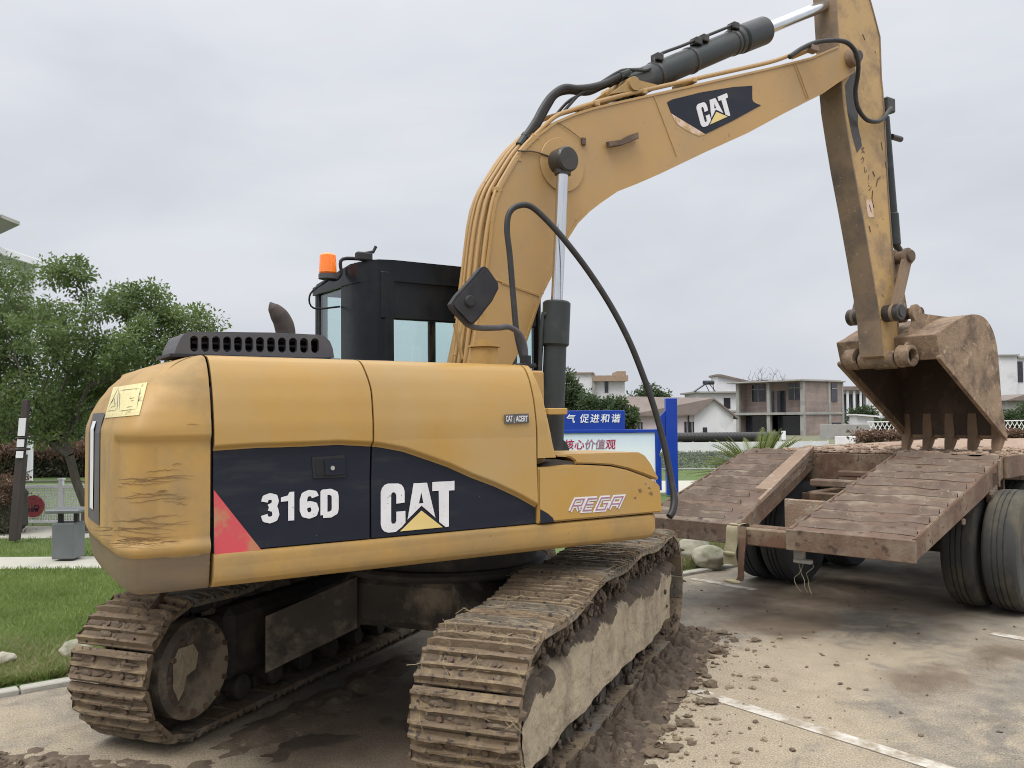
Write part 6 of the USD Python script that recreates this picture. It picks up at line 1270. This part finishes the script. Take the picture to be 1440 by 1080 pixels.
# unidentified pale structure at the top left, behind the tree, given the shape of eaves
pY = 24.0; pv = at(0, 345, pY); pav = thing('pale_structure', 'unidentified pale structure shaped as upturned eaves behind the tree at the left frame edge', 'building', (pv[0] - 1.35, pY, 0.05))
zt = pv[2]
def eave(z, w, up):
    rf = [(-w, z - .05), (w * .55, z - .05), (w + .05, z + up), (w + .05, z + up - .09), (w * .5, z - .22), (-w, z - .22)]
    return prism(rf, -1.6, -.7, .02)
put('roof', eave(zt + .02, 2.25, .42), M['concrete'], pav); put('roof', eave(zt - 1.35, 2.05, .30), M['concrete'], pav)
for y in (-1.5, -.9):
    put('rafter', B().tube([(1.45, y, zt - .30), (2.15, y, zt - 1.0)], .06, 6), M['signwhite'], pav); put('rafter', B().tube([(1.75, y, zt - 1.25), (2.15, y, zt - 1.7)], .06, 6), M['signwhite'], pav)
for sx in (-1, 1):
    for sy in (-1, 1): put('column', B().cyl((sx * 1.5, sy * 1.2, 0), (sx * 1.5, sy * 1.2, zt - .4), .16, 14), M['whitewall'], pav)
put('upper_wall', B().box(-1.45, 1.45, -1.15, 1.15, zt - 1.2, zt - .22).box(-1.9, 1.8, -1.45, 1.45, zt - .45, zt - .23, .02), M['whitewall'], pav)
for k in range(5): put('bracket', B().box(-1.5 + k * .7, -1.3 + k * .7, -1.75, -1.16, zt - .60, zt - .40, .02), M['concrete'], pav)
# ------------------------------------------------------------------ blue notice board
sY = 19.2; k = sY / F
P_ = at(945, 690, sY); sg = thing('notice_board', 'blue notice board with red characters on a pale poster and a tall blue pillar', 'sign', (P_[0], sY, .06))
def sx(px): return at(px, 620, sY)[0] - P_[0]
def szz(py, px=860): return at(px, py, sY)[2] - .06
pil = lambda c: B().box(c - .125, c + .125, -.10, .10, 0, szz(560, 945), .012)
put('pillar', pil(0), M['blue'], sg); put('pillar', pil(-5.05), M['blue'], sg)
zt_, zf = szz(604), szz(700); x0, x1 = -4.72, sx(926)
put('board_frame', B().box(x0, x1, -.06, .06, zt_ - .075, zt_, .008).box(x0, x0 + .08, -.06, .06, .25, zt_ - .078, .008).box(x1 - .08, x1, -.06, .06, .25, zt_ - .078, .008).box(x0, x1, -.06, .06, .17, .247, .008), M['blue'], sg)
po = put('poster', B().box(x0 + .082, x1 - .082, -.03, .03, .25, zt_ - .078), M['board'], sg, label='pale blue poster with crimson and dark characters')
put('header_board', B().box(-4.4, sx(879), -.045, .045, szz(606) + .002, szz(577), .01), M['blue'], sg, label='blue header board with white characters')
for s, c in ((1, 0), (-1, -5.05)):
    br = [(c - s * .125, szz(578)), (c - s * .30, szz(590)), (c - s * .30, szz(604)), (x1 if s > 0 else x0, szz(604)), (x1 if s > 0 else x0, szz(640)), (c - s * .20, szz(628)), (c - s * .125, szz(612))]
    put('side_bracket', prism(Polygon(br).buffer(0), -.05, .05, .008), M['blue'], sg)
    lo_ = [(x1 if s > 0 else x0, szz(640)), ((x1 if s > 0 else x0), szz(690)), ((x1 if s > 0 else x0) + s * .05, szz(690)), ((x1 if s > 0 else x0) + s * .05, szz(645))]
    put('side_bracket', prism(Polygon(lo_).buffer(0), -.05, .05), M['blue'], sg)
def letters(parent, txt, y, face, mts, name, label=None):
    for ch, px, py, s, mt in txt:
        h = s * k; q = affinity.scale(glyph(ch), h / 80, h / 80, origin=(0, 0)); q = affinity.translate(q, sx(px) - h / 2, szz(py) - h * .44); put(name, B().prism(affinity.skew(q, xs=8), face - .006, face), M[mt], parent)
hd = [(c, 797 + (i - 3) * 17.5 if i < 4 else 822 + (i - 4) * 14.7, 588.5, 13, 'signwhite') for i, c in enumerate('弘扬正气促进和谐')]
hd = [(c, x + 6 if i < 4 else x, y, s, m_) for i, (c, x, y, s, m_) in enumerate(hd)]
hb_ = stage.GetPrimAtPath(str(sg.GetPath()) + '/header_board')
letters(hb_, hd, 0, -.047, None, 'character')
ps = [(c, 800 + (i - 4) * 14.6 + (0), 625, 14.5, 'signred' if i in (5, 6, 7) else 'signblack') for i, c in enumerate('社会主义核心价值观')]
ps = [(c, x, y, s, 'signred' if c in '核心观' else ('purple' if c in '价值' else m_)) for c, x, y, s, m_ in ps]
letters(po, ps, 0, -.032, None, 'character')
# ------------------------------------------------------------------ fences, pipe and houses on the right
fY2 = 40.5; wf = thing('white_panel_fence', 'long low white panel fence in front of the houses', 'fence', (0, fY2, .05)); xa, xb = at(880, 630, fY2)[0], at(1175, 630, fY2)[0]
zt_ = at(1000, 622, fY2)[2]; n = int((xb - xa) / .78)
for i in range(n): x = xa + i * .78; put('fence_panel', B().box(x + .03, x + .75, -.02, .02, .03, zt_ - .05, .004), M['whitefence'], wf)
for i in range(n + 1): x = xa + i * .78; put('fence_post', B().box(x - .028, x + .028, -.03, .03, 0, zt_ - .02, .004), M['whitefence'], wf)
for yf, x0_, x1_, lab in ((50, 1225, 1300, 'green and white lattice fence behind the bucket teeth'), (50, 1395, 1450, 'green and white lattice fence at the right frame edge')):
    lf_ = thing('lattice_fence', lab, 'fence', (0, yf, .05)); xa, xb = at(x0_, 600, yf)[0], at(x1_, 600, yf)[0]; z0, z1 = at(1260, 612, yf)[2], at(1260, 594, yf)[2]; z0 = max(z0, .3)
    b = B(); x = xa
    while x < xb: 
        for s in (-1, 1): b.tube([(x - s * .22, 0, z0 + .02), (x + s * .22, .0 + .02 * s, z1)], .022, 4)
        x += .26
    put('lattice', b, M['whitefence'], lf_, kind='stuff'); put('rail', B().box(xa - .2, xb + .2, -.03, .03, z1 - .03, z1 + .03).box(xa - .2, xb + .2, -.03, .03, z0 - .03, z0 + .03), M['whitefence'], lf_); put('base_wall', B().box(xa - .2, xb + .2, -.12, .12, -.05, z0 - .04), M['whitewall'], lf_)
    if x0_ < 1300: put('dark_post', B().box(at(1259, 600, yf)[0] - .1, at(1259, 600, yf)[0] + .1, -.4, -.3, 0, at(1259, 610, yf)[2]), M['polebrown'], lf_)
lw = thing('low_white_wall', 'low white wall across the lane behind the bucket teeth', 'wall', (0, 46, .05)); put('wall', B().box(at(1175, 620, 46)[0], at(1460, 620, 46)[0], -.12, .12, -.1, at(1300, 614, 46)[2], .02), M['whitewall'], lw)
gr = thing('walkway_rail', 'thin grey handrail crossing the shrubs behind the blue pillar', 'rail', (0, 26.8, .05)); put('rail', B().tube([(at(900, 665, 26.8)[0], 0, .10), (at(1010, 666, 26.8)[0], 0, .10)], .022, 8), M['concrete'], gr)
for px in (905, 950, 1000): x = at(px, 665, 26.8)[0]; put('rail_post', B().box(x - .02, x + .02, -.02, .02, -.1, .12), M['concrete'], gr)
pY_ = 60; pp = thing('black_pipe', 'long black drain pipe lying behind the white fence', 'pipe', (at(1020, 614, pY_)[0], pY_, .05)); xa, xb = at(935, 614, pY_)[0] - at(1020, 614, pY_)[0], at(1094, 614, pY_)[0] - at(1020, 614, pY_)[0]
b = B(); zc = at(1020, 614.5, pY_)[2] - .05; nn = 60
b.tube([(xa + (xb - xa) * i / nn, 0, zc) for i in range(nn + 1)], .32 * (1 + .05 * (np.arange(nn + 1) % 2)), 20); put('pipe', b, M['hose'], pp)
for x in (xa + 1, (xa + xb) / 2, xb - 1): put('pipe_cradle', B().box(x - .15, x + .15, -.3, .3, -.1, zc - .30), M['concrete'], pp)
def house(name, label, corner_px, Y, yaw, cat='house'):
    c = at(corner_px, 600, Y); return thing(name, label, cat, (c[0], Y, 0.0), yaw)
def zY(py, Y): return at(1100, py, Y)[2]
# two-storey brick house: origin at the near corner; x runs back along the right flank, y to the left along the front
hY = 75.0; z2, zm, z1_ = zY(534, hY), zY(580, hY), zY(620, hY)
bh = house('brick_house', 'unfinished two-storey pink brick house with dark openings and grey floor slabs', 1130, hY, 38)
LF, LS = 7.1, 6.3            # length of front and flank
def slab(z0, z1, o, mt, name='floor_slab'): put(name, B().box(-o, LS + o * .3, -o * .3, LF + o, z0, z1, .02), M[mt], bh)
slab(z2 - .12, z2, .55, 'concrete', 'roof'); slab(zm - .22, zm, .12, 'concrete')
put('ridge_cap', B().box(.2, LS, .2, LF - .2, z2 + .002, z2 + .06), M['rooftile'], bh)
w = B(); w.box(.35, LS - .05, .05, .25, -.2, zm - .22).box(.35, LS - .05, .05, .25, zm, z2 - .12).box(1.2, 1.4, .3, LF - .1, zm, z2 - .12).box(LS - .25, LS - .05, .3, LF - .1, -.2, z2 - .12).box(.3, LS - .3, LF - .3, LF - .1, -.2, z2 - .12)
put('brick_wall', w, M['brick'], bh)
for x, y in ((0.0, 0.0), (0.0, LF * .48), (0.0, LF - .35), (LS * .62, 0.0), (LS - .3, 0.0)): 
    put('concrete_column', B().box(x, x + .32, y - .02, y + .34, -.2, zm - .22, .02), M['concrete'], bh); put('concrete_column', B().box(x if x else .9 if False else x, x + .28, y - .02, y + .30, zm, z2 - .12, .02), M['concrete'], bh)
put('garage_opening', B().box(1.0, 1.1, .40, LF * .46, -.1, zm - .30), M['window'], bh); put('garage_opening', B().box(1.0, 1.1, LF * .54, LF - .4, -.1, zm - .30), M['window'], bh)
for y0, y1, a, c in ((.9, 2.2, .42, .95), (LF * .53, LF * .53 + .75, .0, .72), (LF * .36, LF * .36 + .85, .0, .72), (LF - 2.4, LF - 1.0, .38, .95)):
    h0 = zm + (z2 - .12 - zm) * a; h1 = zm + (z2 - .12 - zm) * c; wn = put('window', B().box(1.14, 1.19, y0, y1, h0, h1), M['window'], bh)
    if a > 0: put('frame', B().box(1.10, 1.135, y0, y1, h0 + (h1 - h0) * .7, h0 + (h1 - h0) * .75).box(1.10, 1.135, (y0 + y1) / 2 - .03, (y0 + y1) / 2 + .03, h0, h1), M['concrete'], wn)
wn = put('window', B().box(LS * .70, LS * .84, -.012, .04, zm + .95, z2 - .25), M['window'], bh); put('frame', B().box(LS * .70, LS * .84, -.03, -.015, z2 - .75, z2 - .68), M['concrete'], wn)
put('lower_opening', B().box(LS * .70, LS * .92, -.012, .04, .3, 1.0), M['window'], bh)
# white house with a gable
gY = 66.0; gh = house('gabled_house', 'white single-storey house with a brown tiled gable roof', 976, gY, 0); ze, zp = zY(580, gY), zY(559, gY); xr0, xl = 0.0, at(884, 590, gY)[0] - at(976, 590, gY)[0]; gw = at(1031, 590, gY)[0] - at(976, 590, gY)[0]
put('front_wall', B().box(xl, xr0 + .02, 0, .2, -.2, ze), M['pinkwall'], gh); put('gable_wall', prism([(0, -.2), (gw, -.2), (gw, ze - .15), (gw * .50, zp - .08), (0, ze)], -.05, .15), M['whitewall'], gh)
put('back_wall', B().box(xl, gw, 5, 5.2, -.2, ze), M['whitewall'], gh); put('end_wall', B().box(xl, xl + .2, .2, 5, -.2, ze), M['whitewall'], gh)
rf = B()
rf.add(np.array([(xl - .2, -.45, ze - .12), (xr0 + .02, -.45, ze - .05), (gw * .5, -.35, zp), (xl - .2, 2.6, zp + .25), (xl - .2, -.45, ze - .22), (xr0 + .02, -.45, ze - .15), (gw * .5, -.35, zp - .10), (xl - .2, 2.6, zp + .15)]), np.array([[0, 1, 2], [0, 2, 3], [4, 6, 5], [4, 7, 6], [0, 4, 5], [0, 5, 1], [1, 5, 6], [1, 6, 2]]))
rf.add(np.array([(gw * .5, -.35, zp), (gw + .35, -.35, ze - .35), (gw + .35, 5.4, ze - .35), (xl - .2, 2.6, zp + .25), (gw * .5, -.35, zp - .14), (gw + .35, -.35, ze - .49), (gw + .35, 5.4, ze - .49), (xl - .2, 2.6, zp + .1)]), np.array([[0, 1, 2], [0, 2, 3], [4, 6, 5], [4, 7, 6], [0, 4, 5], [0, 5, 1], [1, 5, 6], [1, 6, 2]]))
put('roof', rf, M['rooftile'], gh)
for px, y0, y1 in ((900, 592, 602), (966, 592, 608), (973, 592, 608)): 
    x = at(px, 600, gY)[0] - at(976, 600, gY)[0]; wn = put('window', B().box(x - .20, x + .20, -.03, .02, zY(y1, gY), zY(y0, gY)), M['window'], gh); put('frame', B().box(x - .015, x + .015, -.05, -.032, zY(y1, gY), zY(y0, gY)), M['whitewall'], wn)
x = at(991, 604, gY)[0] - at(976, 604, gY)[0]; put('window', B().box(x - .16, x + .16, -.08, -.04, zY(608, gY), zY(600, gY)), M['window'], gh)
x = at(968, 580, gY)[0] - at(976, 580, gY)[0]; put('power_meter', B().box(x - .2, x + .2, -.3, -.03, zY(583, gY), zY(576, gY)).cyl((x, -.1, 0), (x, -.1, zY(583, gY)), .05, 8), M['polebrown'], gh)
# flat-roofed white house behind, with solar water heater
wY = 88.0; wh = house('flat_roofed_house', 'white flat-roofed house between the gabled house and the brick house', 978, wY, 0); wd = at(1062, 560, wY)[0] - at(978, 560, wY)[0]; zr = zY(550, wY)
put('wall', B().box(.15, wd, 0, 6, -.2, zr - .15), M['whitewall'], wh); put('roof', B().box(-.3, wd + .2, -.4, 6.3, zr - .15, zr + .03, .02), M['concrete'], wh)
x = at(1023, 566, wY)[0] - at(978, 566, wY)[0]; put('window', B().box(x - .33, x + .33, -.03, .02, zY(574, wY), zY(559, wY)), M['window'], wh)
put('window_ledge', B().box(x - .2, x + 2.0, -.15, .0, zY(579, wY), zY(576.5, wY)), M['concrete'], wh)
sx0 = at(1014, 540, wY)[0] - at(978, 540, wY)[0]; zp = zY(525.5, wY)
put('stair_house', prism([(sx0, zr), (sx0 + 3.2, zr), (sx0 + 3.2, zY(535, wY)), (sx0 - .02, zp)], 1.0, 4.0), M['whitewall'], wh); put('stair_roof', prism([(sx0 - .2, zp + .04), (sx0 + .3, zp + .02), (sx0 + 3.5, zY(536, wY)), (sx0 + 3.5, zY(538, wY)), (sx0 - .2, zp - .14)], .7, 4.3), M['rooftile'], wh)
shp_ = thing('solar_water_heater', 'dark solar water heater on the flat white house roof', 'water heater', (at(992, 540, wY)[0], wY, zr + .02)); h = zY(536, wY) - zr
put('tank', B().cyl((-.2, 0, h * .9), (.9, .3, h * .9), .22, 16, bev=.03), M['steelgrey'], shp_); put('collector', B().add(m3.Manifold.hull_points(np.array([(-1.2, -.5, .05), (-1.2, .5, .05), (.2, -.5, h), (.2, .5, h), (-1.1, -.5, .0), (-1.1, .5, .0), (.3, -.5, h - .08), (.3, .5, h - .08)]))), M['window'], shp_); put('stand', B().tube([(.2, 0, h), (1.0, 0, 0)], .04, 6).tube([(.8, .3, h), (.9, .2, 0)], .04, 6).tube([(-.2, -.3, h), (.3, -.3, 0)], .04, 6), M['steelgrey'], shp_)
# pale house on the left above the trees
lY = 105.0; lh = house('pale_house', 'pale upper-storey house above the trees beside the boom cylinder', 836, lY, 0); xl = at(796, 540, lY)[0] - at(836, 540, lY)[0]; xr_ = at(880, 540, lY)[0] - at(836, 540, lY)[0]; zr = zY(523, lY)
put('wall', B().box(xl, 0, 0, 7, 0, zr).box(0.01, xr_, .4, 7, 0, zr - .5), M['whitewall'], lh); put('roof', B().box(xl - .2, 0, -.3, 7.2, zr, zr + .15).box(-.1, xr_ + .3, -.4, 7.2, zY(534, lY), zY(526, lY)).box(xr_ - 1.0, xr_ + .1, .0, 5, zY(526, lY), zY(520, lY)), M['clay'], lh)
x = at(809, 540, lY)[0] - at(836, 540, lY)[0]; put('window', B().box(x - .45, x + .45, -.04, .02, zY(546, lY), zY(532, lY)), M['window'], lh); x = at(854, 540, lY)[0] - at(836, 540, lY)[0]; put('window', B().box(x - .22, x + .22, .35, .42, zY(550, lY), zY(534, lY)), M['window'], lh)
put('corner_column', B().box(-.25, .15, -.12, .25, 0, zr - .01), M['concrete'], lh)
# small house behind the bucket and the white house at the right edge
mY = 90.0; mh = house('small_house', 'small pale house with a porch seen between the brick house and the bucket', 1192, mY, 0); wd = at(1262, 560, mY)[0] - at(1192, 560, mY)[0]; zr = zY(544, mY)
put('wall', B().box(0, wd * .45, 1.2, 6, -.1, zr - .3).box(wd * .45, wd, .3, 6, -.1, zr - .25), M['whitewall'], mh); put('roof', B().box(-.3, wd * .48, -.2, 6.2, zr - .45, zr, .03).box(wd * .45, wd + .2, .0, 6.2, zr - .2, zr + .02, .03), M['rooftile'], mh)
for i in range(4): x = .1 + i * wd * .13; put('porch_column', B().box(x - .1, x + .1, 0, .2, -.1, zr - .46), M['whitewall'], mh)
for i in range(3): x = .1 + (i + .5) * wd * .13; put('window', B().box(x - .3, x + .3, 1.14, 1.19, .8, zr - .8), M['window'], mh)
x = at(1243, 566, mY)[0] - at(1192, 566, mY)[0]; put('window', B().box(x - .2, x + .2, .24, .29, zY(573, mY), zY(560, mY)), M['window'], mh)
rY = 85.0; rh = house('tall_white_house', 'tall white house at the right frame edge beside the bucket', 1409, rY, 0); zr = zY(503, rY); wd = at(1433, 540, rY)[0] - at(1409, 540, rY)[0]
put('wall', B().box(0, wd, 0, 7, -.1, zr), M['whitewall'], rh); put('side_wall', prism([(wd + .01, -.1), (wd + 4, -.1), (wd + 4, zr - .5), (wd + .01, zr)], .2, 7), M['whitewall'], rh); put('roof', B().box(-.2, wd + .15, -.25, 7.2, zr, zr + .12).box(wd + .1, wd + 4.2, 0, 7.2, zr - .25, zr - .05), M['concrete'], rh)
put('window', B().box(wd + .12, wd + .62, .13, .19, zY(540, rY), zY(511, rY)), M['window'], rh)
ao = thing('tiled_shed', 'low brown tiled shed roof below the tall white house', 'shed', (at(1415, 565, 76)[0], 76, 0)); put('wall', B().box(0, 4, 0, 3, -.1, zY(566, 76)), M['concrete'], ao); put('roof', prism([(-.3, zY(566, 76)), (1.6, zY(557, 76)), (4.4, zY(557, 76)), (4.4, zY(566, 76))], -.4, 3.2), M['rooftile'], ao)
cw_ = thing('concrete_wall', 'bare grey concrete yard wall right of the brick house', 'wall', (at(1154, 610, 64)[0], 64, 0)); put('wall', B().box(0, at(1231, 610, 64)[0] - at(1154, 610, 64)[0], 0, .25, -.1, zY(597.5, 64), .02), M['concrete'], cw_)
wb = thing('white_shed', 'small white shed with a slanting roof behind the concrete yard wall', 'shed', (at(1205, 600, 68)[0], 68, 0)); wd = at(1229, 590, 68)[0] - at(1205, 590, 68)[0]; put('wall', B().box(0, wd, 0, 1.5, -.1, zY(586, 68)), M['whitewall'], wb); put('roof', prism([(-.15, zY(583, 68)), (wd + .4, zY(586, 68)), (wd + .4, zY(588, 68)), (-.15, zY(585, 68))], -.3, 1.7), M['whitefence'], wb)
wp = thing('white_signboard', 'small white upright board in front of the brick house garage', 'sign', (at(1102, 615, 58)[0], 58, 0)); put('board', B().box(-.14, .14, -.03, .03, .1, zY(606, 58), .01), M['signwhite'], wp); put('stand', B().box(-.1, -.06, -.02, .02, 0, .12).box(.06, .1, -.02, .02, 0, .12), M['polebrown'], wp)
